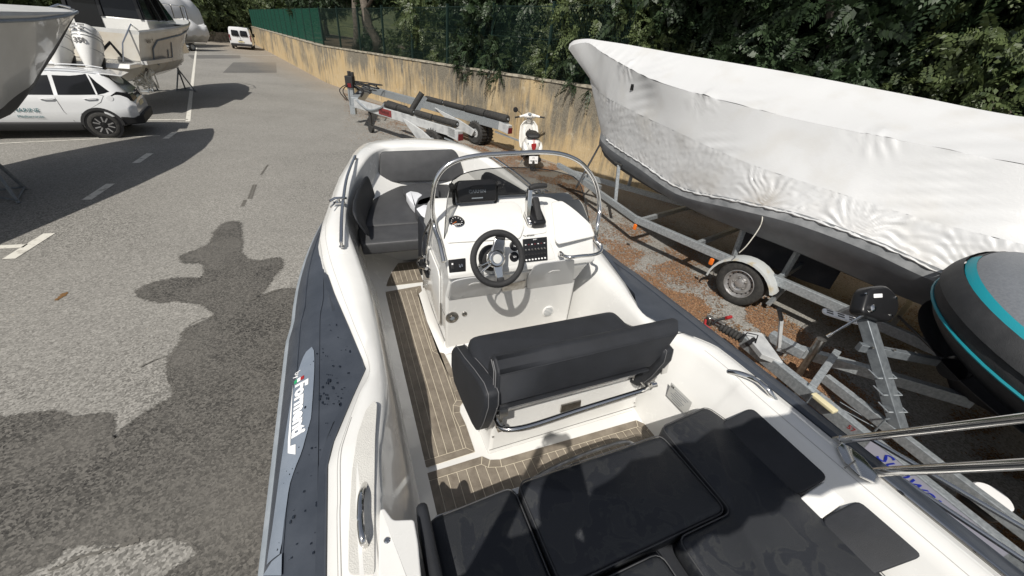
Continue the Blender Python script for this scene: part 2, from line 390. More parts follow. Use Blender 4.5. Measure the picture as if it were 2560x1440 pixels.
strip('parking_line', (400, 340), (-60, 362), .06); strip('parking_line', (65, 615), (-60, 622), .11)
strip('parking_line', (560, 137), (690, 139), .12)
# tyre scuffs and cracks
mat('scuff', (.115, .108, .095), .85)
for x0, y0, x1, y1, w in [(670, 412, 652, 438, .02), (634, 462, 620, 500, .018), (640, 462, 627, 500, .018), (613, 500, 606, 518, .03)]:
    a_, b_ = G(x0, y0), G(x1, y1); d_ = (b_-a_).normalized(); n_ = Vector((-d_.y, d_.x, 0)); k_ = int((b_-a_).length/.05)
    for k in range(k_):
        c_ = a_+d_*(k*.05); m_ = MB(); m_.add([c_-n_*w+Vector((0, 0, .0045)), c_+n_*w+Vector((0, 0, .0045)), c_+n_*w+d_*.032+Vector((0, 0, .0045)), c_-n_*w+d_*.032+Vector((0, 0, .0045))], [(0, 1, 2, 3)]); m_.build('tyre_scuff', 'scuff', ground, smooth=False)
def crack(pts, w, seed):
    r = random.Random(seed); P = smooth_line([G(*p) for p in pts], 8); A, Bq = [], []
    for i, p in enumerate(P):
        q = P[min(i+1, len(P)-1)]-P[max(i-1, 0)]; n_ = Vector((-q.y, q.x, 0)).normalized(); j = n_*r.gauss(0, w*.35); ww = w*(.3+r.random())
        A.append(p+j+n_*ww); Bq.append(p+j-n_*ww)
    b = MB(); b.add([(p.x, p.y, .009) for p in A+Bq], [(i, i+1, len(P)+i+1, len(P)+i) for i in range(len(P)-1)])
    b.build('crack', 'scuff', ground, smooth=False)
crack([(350, 920), (380, 905), (420, 890)], .006, 1); crack([(120, 1430), (200, 1395), (290, 1370), (350, 1350)], .012, 2)
crack([(620, 755), (660, 740), (705, 722)], .005, 3); crack([(470, 815), (500, 800), (540, 790)], .004, 5)
mat('rust_stain', (.16, .085, .03), .8); flat('rust_stain', irregular([G(x, y) for x, y in [(135, 752), (150, 738), (172, 730), (165, 738), (150, 748)]], .01, 6, 5), .005, 'rust_stain')

# leaf litter: real little leaves, one object nobody could count
def litter(name, n, area, dens, cols, size, seed, z=.006):
    r = np.random.default_rng(seed); V = []; F = []; k = 0; tries = 0
    ph = r.uniform(0, 6.28, (5, 2)); fr = r.uniform(.7, 3.4, (5, 2))
    while k < n and tries < n*14:
        tries += 1
        px, py = area(r)
        p = G(px, py)
        cl = sum(math.sin(p.x*fr[i][0]*2.2+ph[i][0]+math.sin(p.y*fr[i][1]*1.7))*math.sin(p.y*fr[i][1]*2+ph[i][1]) for i in range(5))/2.2
        if cl+r.normal(0, .22) < dens(px, py): continue
        a = r.uniform(0, 6.28); l = size*r.uniform(.5, 1.3); w = l*r.uniform(.3, .6); t = r.uniform(-.45, .45); zz = z+r.uniform(0, .008)
        c, s = math.cos(a), math.sin(a); o = len(V)
        V += [(p.x-c*l, p.y-s*l, zz), (p.x+s*w, p.y-c*w, zz+.002+w*abs(t)), (p.x+c*l, p.y+s*l, zz+l*max(0, t)*.5), (p.x-s*w, p.y+c*w, zz+.001)]
        F.append((o, o+1, o+2, o+3)); k += 1
    b = MB(); b.v = V; b.f = F
    return b.build(name, cols, smooth=False, kind='stuff')
mat('leaf_brown', (.15, .070, .038), .8, c2=(.34, .205, .11), ns=90, nd=1, lo=.4, hi=.6)
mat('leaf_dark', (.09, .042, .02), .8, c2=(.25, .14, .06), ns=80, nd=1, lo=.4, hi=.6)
def a_mid(r):
    t = r.beta(1.1, .9); u = r.normal(0, 1)
    return (1450+t*640+u*60, 560+t*470+r.normal(0, 85))
lit = litter('leaf_litter', 46000, a_mid, lambda x, y: -.06, 'leaf_brown', .0165, 5)
tag(lit, 'brown dry leaves scattered on the asphalt beside the sailing yacht trailer', 'leaves')
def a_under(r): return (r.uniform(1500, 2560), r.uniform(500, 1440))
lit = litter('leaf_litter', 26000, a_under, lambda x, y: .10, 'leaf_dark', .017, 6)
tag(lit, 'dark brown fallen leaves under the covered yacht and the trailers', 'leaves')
def a_wall(r):
    t = r.uniform(0, 1); return (860+t*600, 232+t*205+abs(r.normal(0, 1))*(16+t*26)*(1 if r.random() < .8 else 3))
lit = litter('leaf_litter', 20000, a_wall, lambda x, y: -.15, 'leaf_brown', .024, 7)
tag(lit, 'brown leaf litter gathered along the foot of the stained wall', 'leaves')

# =====================================================================
# retaining wall with fence, far wall, banks behind
# =====================================================================
def wall_mat(name):
    m = bpy.data.materials.new(name); m.use_nodes = True; nt = m.node_tree; N = nt.nodes; Lk = nt.links; p = N['Principled BSDF']
    tc = N.new('ShaderNodeTexCoord'); sx = N.new('ShaderNodeSeparateXYZ'); Lk.new(tc.outputs['Object'], sx.inputs[0])
    mp = N.new('ShaderNodeMapping'); mp.inputs['Scale'].default_value = (1.5, 1.5, .22); Lk.new(tc.outputs['Object'], mp.inputs['Vector'])
    def noise(s, d=5., r=.6, v=None):
        n = N.new('ShaderNodeTexNoise'); n.inputs['Scale'].default_value = s; n.inputs['Detail'].default_value = d; n.inputs['Roughness'].default_value = r
        Lk.new(v or tc.outputs['Object'], n.inputs['Vector']); return n.outputs['Fac']
    def mr(src, a, b, c=0., d=1.):
        r = N.new('ShaderNodeMapRange'); r.inputs[1].default_value = a; r.inputs[2].default_value = b; r.inputs[3].default_value = c; r.inputs[4].default_value = d
        Lk.new(src, r.inputs[0]); return r.outputs[0]
    def mix(f, a, b):
        x = N.new('ShaderNodeMix'); x.data_type = 'RGBA'; Lk.new(f, x.inputs[0])
        for q, s_ in ((a, 6), (b, 7)):
            if isinstance(q, tuple): x.inputs[s_].default_value = (*q, 1)
            else: Lk.new(q, x.inputs[s_])
        return x.outputs[2]
    def math_(op, a, b):
        x = N.new('ShaderNodeMath'); x.operation = op
        for i, q in enumerate((a, b)):
            if isinstance(q, float): x.inputs[i].default_value = q
            else: Lk.new(q, x.inputs[i])
        return x.outputs[0]
    base = mix(mr(noise(1.1, 6), .35, .65), (.50, .365, .185), (.54, .44, .28))
    base = mix(mr(noise(22, 5), .3, .7), base, (.45, .33, .18))
    # lichen-black runs that start from the coping and thin out downwards
    drip = math_('ADD', math_('ADD', noise(3.3, 7, .68, mp.outputs[0]), math_('MULTIPLY', mr(sx.outputs[2], .0, 2.1), .26)), math_('MULTIPLY', math_('SUBTRACT', noise(.42, 3), .5), 1.1))
    grime = mr(drip, .525, .78, 0., .93)
    col = mix(grime, base, mix(mr(noise(30, 5), .3, .7), (.085, .078, .062), (.24, .22, .18)))
    col = mix(mr(noise(2.1, 8, .7), .58, .72, 0., .6), col, (.60, .53, .40))
    Lk.new(col, p.inputs['Base Color']); p.inputs['Roughness'].default_value = .9
    bu = N.new('ShaderNodeBump'); bu.inputs['Strength'].default_value = .6; bu.inputs['Distance'].default_value = .02
    Lk.new(noise(9, 8, .65), bu.inputs['Height']); Lk.new(bu.outputs[0], p.inputs['Normal'])
    MATS[name] = m
wall_mat('stained_render')
mat('coping', (.42, .38, .30), .9, c2=(.20, .18, .14), ns=6, nd=7, lo=.4, hi=.6, bump=.4, bs=30)
WL = [Vector((-37.0, 57.9, 0)), Vector((-12.35, 25.4, 0)), Vector((2.0, 10.75, 0)), Vector((16.0, -3.3, 0))]
WH = [1.95, 1.86, 2.12, 2.3]
cen = (WL[1]+WL[2])/2
wall = thing('retaining_wall', 'long ochre rendered wall with black weather streaks below the trees', 'wall', (cen.x, cen.y, 0))
TH = .28
for i in range(3):
    a, b = WL[i], WL[i+1]; d = (b-a).normalized(); n_ = Vector((d.y, -d.x, 0))
    if n_.dot(Vector((0, 0, 0))-a) < 0: n_ = -n_
    ln = (b-a).length; npan = max(2, int(ln/3.4)); back = -n_*TH
    for k in range(npan):
        t0, t1 = k/npan, (k+1)/npan; p, q = a+(b-a)*t0, a+(b-a)*t1
        h0 = WH[i]+(WH[i+1]-WH[i])*t0; h1 = WH[i]+(WH[i+1]-WH[i])*t1; g0 = d*(.006 if k else 0); 
        mb = MB(); nx = 14; nz = 6; rows = []
        for zi in range(nz+1):
            rows.append([p+g0+(q-p-g0*2)*(xi/nx)+n_*(.012*math.sin(xi*1.7+zi*2.1+k)+.008*math.sin(xi*3.1-zi))+Vector((0, 0, -.1+(h0+(h1-h0)*xi/nx+.1)*zi/nz)) for xi in range(nx+1)])
        mb.loft(rows, closed=False)
        mb.add([p+g0+Vector((0, 0, h0)), q-g0+Vector((0, 0, h1)), q-g0+back+Vector((0, 0, h1)), p+g0+back+Vector((0, 0, h0)), p+g0+back, q-g0+back, p+g0, q-g0], [(0, 1, 2, 3), (3, 2, 5, 4), (0, 3, 4, 6), (1, 7, 5, 2)])
        mb.build('wall_panel', 'stained_render', wall)
        cp = MB(); e = Vector((0, 0, 1))
        cp.hexa([p+n_*.03+e*(h0+.004), q-d*.004+n_*.03+e*(h1+.004), q-d*.004-n_*.31+e*(h1+.004), p-n_*.31+e*(h0+.004), p+n_*.025+e*(h0+.06), q-d*.004+n_*.025+e*(h1+.06), q-d*.004-n_*.305+e*(h1+.06), p-n_*.305+e*(h0+.06)])
        cp.build('coping_stone', 'coping', wall, smooth=False)
# recess lines in the render near the scooter
# planted bank behind the wall
bank = MB(); N_ = 46; rows = []
def offp(i_t, off):
    i = min(2, int(i_t)); t = i_t-i; p = WL[i]+(WL[i+1]-WL[i])*t; d = (WL[i+1]-WL[i]).normalized(); n_ = Vector((-d.y, d.x, 0))
    if n_.dot(-p) > 0: n_ = -n_
    return p+n_*off, (WH[i]+(WH[i+1]-WH[i])*t)
for off, dz in ((.27, -.04), (1.2, .02), (3, .15), (6, .1), (12, -.2), (25, -.6), (60, -1.), (170, 4.)):
    r_ = []
    for k in range(N_+1):
        p, h = offp(3*k/N_*.999, off); r_.append(p+Vector((0, 0, h+dz+.12*math.sin(k*1.3+off)*min(1, off/3))))
    rows.append(r_)
bank.loft(rows, closed=False); bank.build('planted_bank', 'earth', kind='structure')

# low wall and hillside at the end of the lane
fa, fb = G(380, 95), G(650, 108)
fw = thing('boundary_wall', 'low weathered stone wall across the far end of the lane', 'wall', (fa+fb)/2)
mat('old_stone', (.33, .29, .23), .9, c2=(.16, .14, .11), ns=3, nd=8, lo=.4, hi=.6, bump=.5, bs=12)
dd = (fb-fa).normalized()
for k in range(26):
    L_ = (fb-fa).length/26
    b = MB(); b.beam(fa+dd*(L_*k+.01)+Vector((0, 0, .5)), fa+dd*(L_*(k+1)-.01)+Vector((0, 0, .5+.02*math.sin(k*3))), .5, 1.0+.05*math.sin(k*2.1)); b.build('wall_block', 'old_stone', fw, smooth=False)
hill = MB(); rows = []
fn = Vector((-dd.y, dd.x, 0))
if fn.dot(-fa) > 0: fn = -fn
for off, z in ((.3, 0.8), (5, 1.6), (12, 3.5), (25, 8), (45, 16), (80, 30), (140, 46)):
    rows.append([fa-dd*170+dd*(k*14)+fn*off+Vector((0, 0, z+.8*math.sin(k*1.1+off*.2))) for k in range(22)])
hill.loft(rows, closed=False); hill.build('hillside', 'hill_green', kind='structure')

# fence on the wall: dark green posts, coated wire panels
mat('fence_green', (.012, .075, .05), .45); mat('fence_dark', (.008, .022, .018), .5)
DARKSEG = 1
fence = thing('green_mesh_fence', 'green welded mesh fence panels standing on top of the ochre wall', 'fence', (WL[1].x, WL[1].y, 1.9))
def wire_panel(L_, Hh, dz):
    b = MB(); n = 50
    for k in range(n+1): x = L_*k/n; b.box((x, 0, Hh/2), (.003, .007, Hh))
    for k in range(9): b.box((L_/2, 0, Hh*k/8), (L_, .006, .003))
    b.box((L_/2, 0, Hh-.01), (L_, .012, .008)); b.box((L_/2, 0, .55*Hh), (L_, .012, .008))
    return b
Lp = 2.5; proto = None; post = None
for seg in (0, 1, 2):
    a, b = WL[seg], WL[seg+1]; ln = (b-a).length; n = int(ln/Lp); d = (b-a).normalized(); ang = math.atan2(d.y, d.x)
    if seg == 2: continue
    back = Vector((-d.y, d.x, 0)); back = back if back.dot(a) > 0 else -back
    for k in range(n):
        p = a+d*(k*ln/(n if seg < 2 else ln/Lp))+back*.16; t = k/max(1, n); z = WH[seg]+(WH[seg+1]-WH[seg])*t+.06
        if proto is None:
            proto = wire_panel(1.0, 1.0, 0); proto = proto.build('mesh_panel', 'fence_green', fence, smooth=False); o = proto; darkm = proto.data.copy(); darkm.materials.clear(); darkm.materials.append(MATS['fence_dark'])
            pb = MB(); pb.box((0, 0, .9), (.07, .07, 1.85)); pb.box((0, 0, 1.84), (.08, .08, .03)); post = pb.build('post', 'fence_dark', fence, smooth=False); q = post
        else:
            o = bpy.data.objects.new('mesh_panel', proto.data if seg == 0 else darkm); COL.objects.link(o); o.parent = fence
            q = bpy.data.objects.new('post', post.data); COL.objects.link(q); q.parent = fence
        hh = 1.70
        o.location = p+Vector((0, 0, z+.04))-OFF[fence.name]['off']; o.rotation_euler = (0, 0, ang); o.scale = (ln/n if seg < 2 else Lp, 1, hh)
        q.location = p+Vector((0, 0, z-.05))-OFF[fence.name]['off']; q.rotation_euler = (0, 0, ang)
# =====================================================================
# trees and bushes
# =====================================================================
def leaf_mat(name, a, b):
    m = bpy.data.materials.new(name); m.use_nodes = True; nt = m.node_tree; N = nt.nodes; Lk = nt.links; p = N['Principled BSDF']
    at = N.new('ShaderNodeAttribute'); at.attribute_name = 'tone'; tc = N.new('ShaderNodeTexCoord')
    mx = N.new('ShaderNodeMix'); mx.data_type = 'RGBA'; mx.inputs[6].default_value = (*a, 1); mx.inputs[7].default_value = (*b, 1)
    Lk.new(at.outputs['Fac'], mx.inputs[0]); Lk.new(mx.outputs[2], p.inputs['Base Color']); p.inputs['Roughness'].default_value = .5
    tr = N.new('ShaderNodeBsdfTranslucent'); Lk.new(mx.outputs[2], tr.inputs[0]); ms = N.new('ShaderNodeMixShader'); ms.inputs[0].default_value = .22
    out = [n for n in N if n.type == 'OUTPUT_MATERIAL'][0]
    Lk.new(p.outputs[0], ms.inputs[1]); Lk.new(tr.outputs[0], ms.inputs[2]); Lk.new(ms.outputs[0], out.inputs[0]); MATS[name] = m
leaf_mat('leaf_deep', (.011, .022, .011), (.050, .083, .034))
leaf_mat('leaf_olive', (.03, .048, .018), (.125, .16, .06))
mat('bark', (.075, .062, .048), .9, c2=(.16, .14, .115), ns=10, nd=7, bump=.7, bs=25)
mat('bark_pale', (.20, .17, .14), .9, c2=(.10, .085, .07), ns=8, nd=7, bump=.6, bs=25)
def crown_mesh(name, seed, clumps, per, size, m, R=(1, 1, 1), frond=True):
    r = np.random.default_rng(seed)
    V = []; tone = []
    for c in range(clumps):
        d = r.normal(size=3); d /= np.linalg.norm(d); rad = r.uniform(.35, 1.0)**.6
        c0 = d*rad*np.array(R); lump = 1+.22*math.sin(3*d[0]+seed)+.18*math.sin(5*d[1]+2*d[2])
        c0 = c0*lump
        # fronds: curved stems with paired leaflets
        nfr = 3
        for f in range(nfr):
            u = d*.6+r.normal(size=3)*.75; u /= np.linalg.norm(u); w = np.cross(u, r.normal(size=3)); w /= np.linalg.norm(w)
            l = r.uniform(.22, .42)*size*2.6; k = per//nfr
            t = np.linspace(.05, 1, k)[:, None]
            base = c0+u*l*t+np.array([0, 0, -1.])*(t**2)*l*.35
            side = np.where(np.arange(k)[:, None] % 2 == 0, 1., -1.)
            ll = size*.26*(1.1-.55*t)*r.uniform(.8, 1.25, (k, 1)); lw = ll*.30
            dirv = w*side*.9+u*.55; dirv = dirv/np.linalg.norm(dirv, axis=1)[:, None]
            nrm = np.cross(u, w)+r.normal(size=(k, 3))*.25
            sdv = np.cross(dirv, nrm); sdv /= np.linalg.norm(sdv, axis=1)[:, None]
            q = np.stack([base, base+dirv*ll*.5+sdv*lw, base+dirv*ll-np.array([0, 0, 1.])*ll*.2, base+dirv*ll*.5-sdv*lw], 1)
            V.append(q.reshape(-1, 3)); tone.append(np.repeat(np.clip(r.uniform(0, .5)+r.uniform(0, .5, k), 0, 1), 4))
    V = np.concatenate(V); tone = np.concatenate(tone); n = len(V)//4
    me = bpy.data.meshes.new(name); me.vertices.add(len(V)); me.vertices.foreach_set('co', V.astype(np.float32).ravel())
    me.loops.add(n*4); me.loops.foreach_set('vertex_index', np.arange(n*4, dtype=np.int32)); me.polygons.add(n)
    me.polygons.foreach_set('loop_start', np.arange(0, n*4, 4, dtype=np.int32)); me.update(calc_edges=True)
    a = me.attributes.new('tone', 'FLOAT', 'POINT'); a.data.foreach_set('value', tone.astype(np.float32))
    me.materials.append(MATS[m]); return me
def trunk_mesh(name, seed, h, r0, m, lean=.12, limbs=6):
    r = random.Random(seed); b = MB(); P = []; x = y = 0.
    for i in range(9):
        t = i/8; x += r.gauss(0, .05)*h/3+lean*h/8; y += r.gauss(0, .04)*h/3; P.append((x, y, h*t))
    b.tube(P, [r0*(1-.62*i/8)*(1.25 if i == 0 else 1) for i in range(9)], 9)
    for k in range(limbs):
        i = r.randint(3, 8); s_ = Vector(P[i]); a = r.uniform(0, 6.28); l = h*r.uniform(.25, .5)
        e = s_+Vector((math.cos(a)*l, math.sin(a)*l, l*r.uniform(.4, .9))); mid = (s_+e)/2+Vector((0, 0, -.08*l))
        b.tube([s_, mid, e], [r0*.36, r0*.24, r0*.1], 6)
    me = bpy.data.meshes.new(name); me.from_pydata(b.v, [], b.f); me.update(); me.materials.append(MATS[m]); me.polygons.foreach_set('use_smooth', [True]*len(me.polygons)); return me
CR = [crown_mesh('crown', 10+i, 560, 54, .25, 'leaf_deep', (1, 1, .85)) for i in range(3)]
CRB = [crown_mesh('bush_crown', 20+i, 330, 54, .30, 'leaf_deep', (1, 1, .7)) for i in range(2)]
CRO = [crown_mesh('crown', 30+i, 420, 40, .28, 'leaf_olive', (1, 1, .9)) for i in range(2)]
TR = [trunk_mesh('trunk', 40+i, 4.2, .17, 'bark', .10*(i-1)) for i in range(3)]
TRP = trunk_mesh('trunk', 50, 4.2, .16, 'bark_pale', -.16)
rt = random.Random(12)
def tree(t, off, s, hz, kind, name='acacia_tree', label='', group='trees standing behind the ochre wall', crown=None, trunk=None, sq=1.):
    p, h = offp(t, off)
    place_tree(p, h+.02 if off < 12 else h, s, hz, name, label, group, crown, trunk, sq)
def place_tree(p, z, s, hz, name, label, group, crown=None, trunk=None, sq=1.):
    o = thing(name, label, 'tree' if 'tree' in name else 'bush', (p.x, p.y, z), rt.uniform(0, 6.28), group, local=True)
    c = bpy.data.objects.new('crown', crown or CR[rt.randint(0, 2)]); COL.objects.link(c); c.parent = o
    c.location = (0, 0, hz); c.scale = (s, s, s*sq); c.rotation_euler = (0, 0, rt.uniform(0, 6.28))
    if name != 'bush':
        k = bpy.data.objects.new('trunk', trunk or TR[rt.randint(0, 2)]); COL.objects.link(k); k.parent = o; k.scale = (s/2.2,)*2+(max(.3, hz/4.4),)
    return o
def where(t): return ('at the far end of the green fence' if t < 1.0 else 'behind the green fence, above the transport trailer' if t < 1.35 else 'behind the wall, between the transport trailer and the scooter' if t < 1.62 else 'above the scooter' if t < 1.8 else "behind the bow of the wrapped yacht" if t < 2.0 else 'behind the middle of the wrapped yacht' if t < 2.22 else 'behind the wrapped yacht towards the right edge')
for t, off, s, hz in [(.62, 2.5, 2.3, 3.8), (.8, 1.9, 1.9, 3.0), (.95, 3.4, 2.4, 4.2), (1.08, 2.1, 2.2, 4.1), (1.2, 4.2, 2.6, 4.0), (1.30, 2.4, 2.2, 3.6), (1.42, 4.4, 2.5, 3.4), (1.52, 2.6, 2.3, 3.9), (1.63, 4.0, 2.6, 3.2), (1.72, 2.4, 2.2, 3.4), (1.83, 4.2, 2.6, 3.0),
                      (1.92, 2.8, 2.2, 3.6), (2.02, 4.0, 2.6, 2.6), (2.10, 2.3, 2.0, 3.2), (2.2, 3.6, 2.4, 2.8), (2.3, 2.4, 2.1, 2.9), (2.42, 3.6, 2.5, 2.9), (2.55, 2.6, 2.2, 2.8), (2.7, 3.8, 2.4, 3.0),
                      (1.25, 8.5, 3.2, 4.2), (1.55, 9, 3.2, 4.4), (1.8, 8.5, 3.2, 4.0), (2.05, 8.4, 3.2, 4.1), (2.35, 8.5, 3.2, 4.4), (2.65, 8., 3.2, 4.4), (.45, 5, 2.8, 3.8)]:
    tree(t, off, s, hz, 0, label=('tall dark green acacia tree ' if off < 6 else 'taller acacia tree farther back ')+where(t))
for t, off, s, hz in [(1.58, 1.15, .95, .35), (1.68, 1.0, 1.1, .45), (1.77, 1.2, 1.2, .4), (1.87, 1.0, 1.0, .5), (1.96, 1.1, 1.15, .45), (2.04, .95, 1.1, .4), (2.13, 1.15, 1.2, .5), (2.22, 1.0, 1.1, .4), (2.32, 1.1, 1.25, .45), (2.43, 1.2, 1.25, .5), (2.55, 1.2, 1.3, .5), (1.33, 1.5, .9, .3), (1.45, 1.4, .8, .3), (1.18, 1.5, .8, .3)]+[(1.50+k*.075, 1.55+.35*(k % 3), 1.55+.2*(k % 2), 1.5+.35*(k % 3)) for k in range(18)]:
    tree(t, off, s, hz, 1, name='bush', label=('low dark green bush ' if hz < 1 else 'chest-high leafy green bush ')+where(t), group='bushes along the wall top', crown=CRO[0] if int(t*97) % 4 == 1 else CRB[rt.randint(0, 1)], sq=1.)
# big pale leaning trunks between the fence posts, thick trunk at upper right
for (t, off, lab, tr_, sc, r_) in [(1.12, 1.0, 'pale bare leaning trunk just behind the green fence', TRP, 1.25, 2.2), (1.27, 1.1, 'pale forked trunk standing behind the fence, nearer the transport trailer', TRP, 1.5, 1.1)]:
    p, h = offp(t, off); o = thing('leaning_tree', lab, 'tree', (p.x, p.y, h), r_, local=True)
    k = bpy.data.objects.new('trunk', tr_); COL.objects.link(k); k.parent = o; k.scale = (sc, sc, 1.1)
    c = bpy.data.objects.new('crown', CR[0]); COL.objects.link(c); c.parent = o; c.location = (0, 0, 5.2); c.scale = (1.7, 1.7, 1.4)
p, h = offp(2.19, 1.6); o = thing('thick_tree', 'thick dark leaning trunk rising behind the shrink-wrapped yacht at upper right', 'tree', (p.x, p.y, h), 3.4, local=True)
b = MB(); b.tube([(-.5, 0, -.1), (0, .1, 1.1), (.9, .1, 2.4), (2.0, 0, 3.8)], [.2, .17, .14, .1], 10); b.tube([(0, .1, 1.1), (-.5, .3, 2.2), (-.6, .5, 3.6)], [.12, .09, .05], 8); b.build('trunk', 'bark_pale', o)
c = bpy.data.objects.new('crown', CR[1]); COL.objects.link(c); c.parent = o; c.location = (1.2, 0, 4.6); c.scale = (2, 2, 1.5)
# olive-green wood on the hillside at the end of the lane
for i in range(44):
    along = rt.uniform(-38, 22); off = 1.6+(i % 5)*4.2+rt.uniform(0, 2); p = (fa+fb)/2+dd*along+fn*off
    z = {0: 1.0, 1: 2.5, 2: 4.5, 3: 7, 4: 10}[i % 5]*.9; s = rt.uniform(3.0, 4.6)
    place_tree(p, z, s, s*.72, 'olive_green_tree', ('light olive green tree in the front row just beyond the far wall' if i % 5 == 0 else 'olive green tree %s up the slope beyond the far wall' % ('', 'low', 'halfway', 'high', 'at the very top,')[i % 5]), 'trees on the slope beyond the lane', CRO[i % 2])
# the pale house and the parked cars glimpsed through the leaves
mat('house_wall', (.62, .50, .40), .9, c2=(.55, .45, .36), ns=2); mat('roof_tile', (.35, .14, .08), .8, c2=(.25, .1, .06), ns=9)
hd = ray(1480, 40); hp = EYE+hd*(34/Vector((hd.x, hd.y)).length)
hs = thing('pale_house', 'pale ochre house glimpsed between the trees behind the wall', 'house', (hp.x, hp.y, 0))
b = MB(); b.box((hp.x, hp.y, 2.7), (9, 6, 5.6)); b.build('wall', 'house_wall', hs, smooth=False)
b = MB(); b.hexa([(hp.x-4.9, hp.y-3.4, 5.52), (hp.x+4.9, hp.y-3.4, 5.52), (hp.x+4.9, hp.y+3.4, 5.52), (hp.x-4.9, hp.y+3.4, 5.52), (hp.x-4.9, hp.y-.2, 7), (hp.x+4.9, hp.y-.2, 7), (hp.x+4.9, hp.y+.2, 7), (hp.x-4.9, hp.y+.2, 7)]); b.build('roof', 'roof_tile', hs, smooth=False)
for x in (-3, -1, 1, 3):
    for z in (1.9, 4.2):
        b = MB(); b.box((hp.x+x, hp.y-3.01, z), (.9, .08, 1.3)); w_ = b.build('window', 'white_print', hs, smooth=False)
        b = MB(); b.box((hp.x+x, hp.y-3.06, z), (.7, .04, 1.1)); b.build('pane', 'glass_dark', w_, smooth=False)
# =====================================================================
# the white and navy inflatable boat (modelled in its own frame: x starboard, y ahead, centre line x = CX)
# =====================================================================
CX = .945
rib = thing('inflatable_boat', 'large white inflatable boat with navy side tubes, centre console and charcoal cushions in the foreground', 'boat', RB @ Vector((CX, 1.9, 0)), AB)
rib.name = 'inflatable_boat'
#            y     T(x,z)         K(x,z)         I(x,z)
PORT = [(-1.9, -.22, 1.30, -.04, 1.34, .14, .75), (-.6, -.235, 1.30, -.04, 1.34, .14, .75), (.72, -.232, 1.30, -.04, 1.34, .145, .75), (.95, -.228, 1.30, -.03, 1.34, .147, .75),
        (1.13, -.225, 1.30, -.015, 1.335, .15, .75), (1.24, -.20, 1.30, .01, 1.325, .15, .75), (1.47, -.11, 1.30, .045, 1.31, .15, .75), (1.66, -.03, 1.30, .065, 1.29, .15, .75), (2.06, -.10, 1.30, .062, 1.295, .15, .75),
        (2.42, -.17, 1.32, .05, 1.33, .15, .75), (2.85, -.235, 1.35, .01, 1.385, .15, .75), (3.2, -.255, 1.38, -.03, 1.43, .15, .75), (3.45, -.235, 1.40, -.035, 1.45, .11, .78), (3.75, -.185, 1.42, -.01, 1.47, .08, 1.05), (4.1, -.13, 1.45, .05, 1.50, .14, 1.08),
        (4.45, -.06, 1.49, .13, 1.54, .22, 1.10), (4.8, .06, 1.56, .26, 1.60, .34, 1.12), (5.06, .12, 1.585, .38, 1.62, .42, 1.12), (5.28, .19, 1.60, .52, 1.625, .55, 1.12), (5.46, .27, 1.612, .66, 1.63, .68, 1.12), (5.60, .44, 1.625, .78, 1.635, .79, 1.12), (5.67, .68, 1.635, .87, 1.635, .87, 1.12), (5.69, .945, 1.64, .945, 1.635, .945, 1.12)]
NS = len(PORT)
def bow_y(i, which):      # K and I rings stop short of the stem
    y = PORT[i][0]
    if which == 'K': return min(y, 5.16+.12*(1-((PORT[i][3]-CX)/.7)**2)) if y > 4.7 else y
    if which == 'I': return min(y, 5.02+.12*(1-((PORT[i][5]-CX)/.7)**2)) if y > 4.6 else y
    return y
def stbd_fix(x, y, which):
    if which == 'T' and y < 1.7: return x-.0
    return x
def lerp(a, b, t): return a+(b-a)*t
def deck_rows(side):
    """side -1 port, +1 starboard: returns list of profile rows, one per station"""
    rows = []
    for i in range(NS):
        y, tx, tz, kx, kz, ix, iz = PORT[i]
        mx = (lambda x: x) if side < 0 else (lambda x: 2*CX-x)
        if side > 0:
            if y < 1.3: kx = tx+.19+(.02 if y < .9 else 0); kz = 1.335
            elif y < 1.8: tx += .07; kx += .05
            if y < 3.3: ix = .19 if y > 1.35 else .22
        T = Vector((mx(tx), y, tz)); K = Vector((mx(kx), bow_y(i, 'K'), kz)); I = Vector((mx(ix), bow_y(i, 'I'), iz))
        r_ = [T+Vector((0, 0, -.035)), T+Vector((0, 0, -.006)), T.lerp(K, .04)+Vector((0, 0, .012)), T.lerp(K, .22)+Vector((0, 0, .022)), T.lerp(K, .28)+Vector((0, 0, .036)), T.lerp(K, .6)+Vector((0, 0, .04)), T.lerp(K, .88)+Vector((0, 0, .018)), K]
        aft = y < 1.30      # the coaming rolls over softly amidships
        A1 = ((.06, .06), (.16, .20), (.30, .40), (.48, .60), (.66, .76), (.82, .88), (.94, .96), (1, 1)); A2 = ((.07, .16), (.18, .33), (.32, .49), (.48, .63), (.64, .75), (.80, .86), (.93, .95), (1, 1)); A3 = ((.03, .05), (.10, .12), (.22, .24), (.40, .42), (.6, .62), (.8, .82), (.94, .95), (1, 1))
        for t, sx_ in (A1 if aft else A2 if y < 2.7 else A3):
            r_.append(Vector((lerp(K.x, I.x, sx_), lerp(K.y, I.y, t), lerp(K.z, I.z, t))))
        rows.append(r_)
    return rows
def dense(rows, k=5, lin=0):
    out = []
    for i in range(len(rows)-1):
        p0 = rows[max(0, i-1)]; p1 = rows[i]; p2 = rows[i+1]; p3 = rows[min(len(rows)-1, i+2)]
        for j in range(k):
            t = j/k; out.append([(b.lerp(c, t) if (q_ < lin) else .5*((2*b)+(c-a)*t+(2*a-5*b+4*c-d)*t*t+(3*b-a-3*c+d)*t**3)) for q_, (a, b, c, d) in enumerate(zip(p0, p1, p2, p3))])
    out.append(rows[-1]); return out
pr = dense(deck_rows(-1), 5, 3); sr = dense(deck_rows(1), 5, 3)
allr = pr+list(reversed(sr[:-1]))
mb = MB(); mb.loft(allr, closed=False)
mb.build('deck_moulding', 'gelcoat', rib, angle=60)
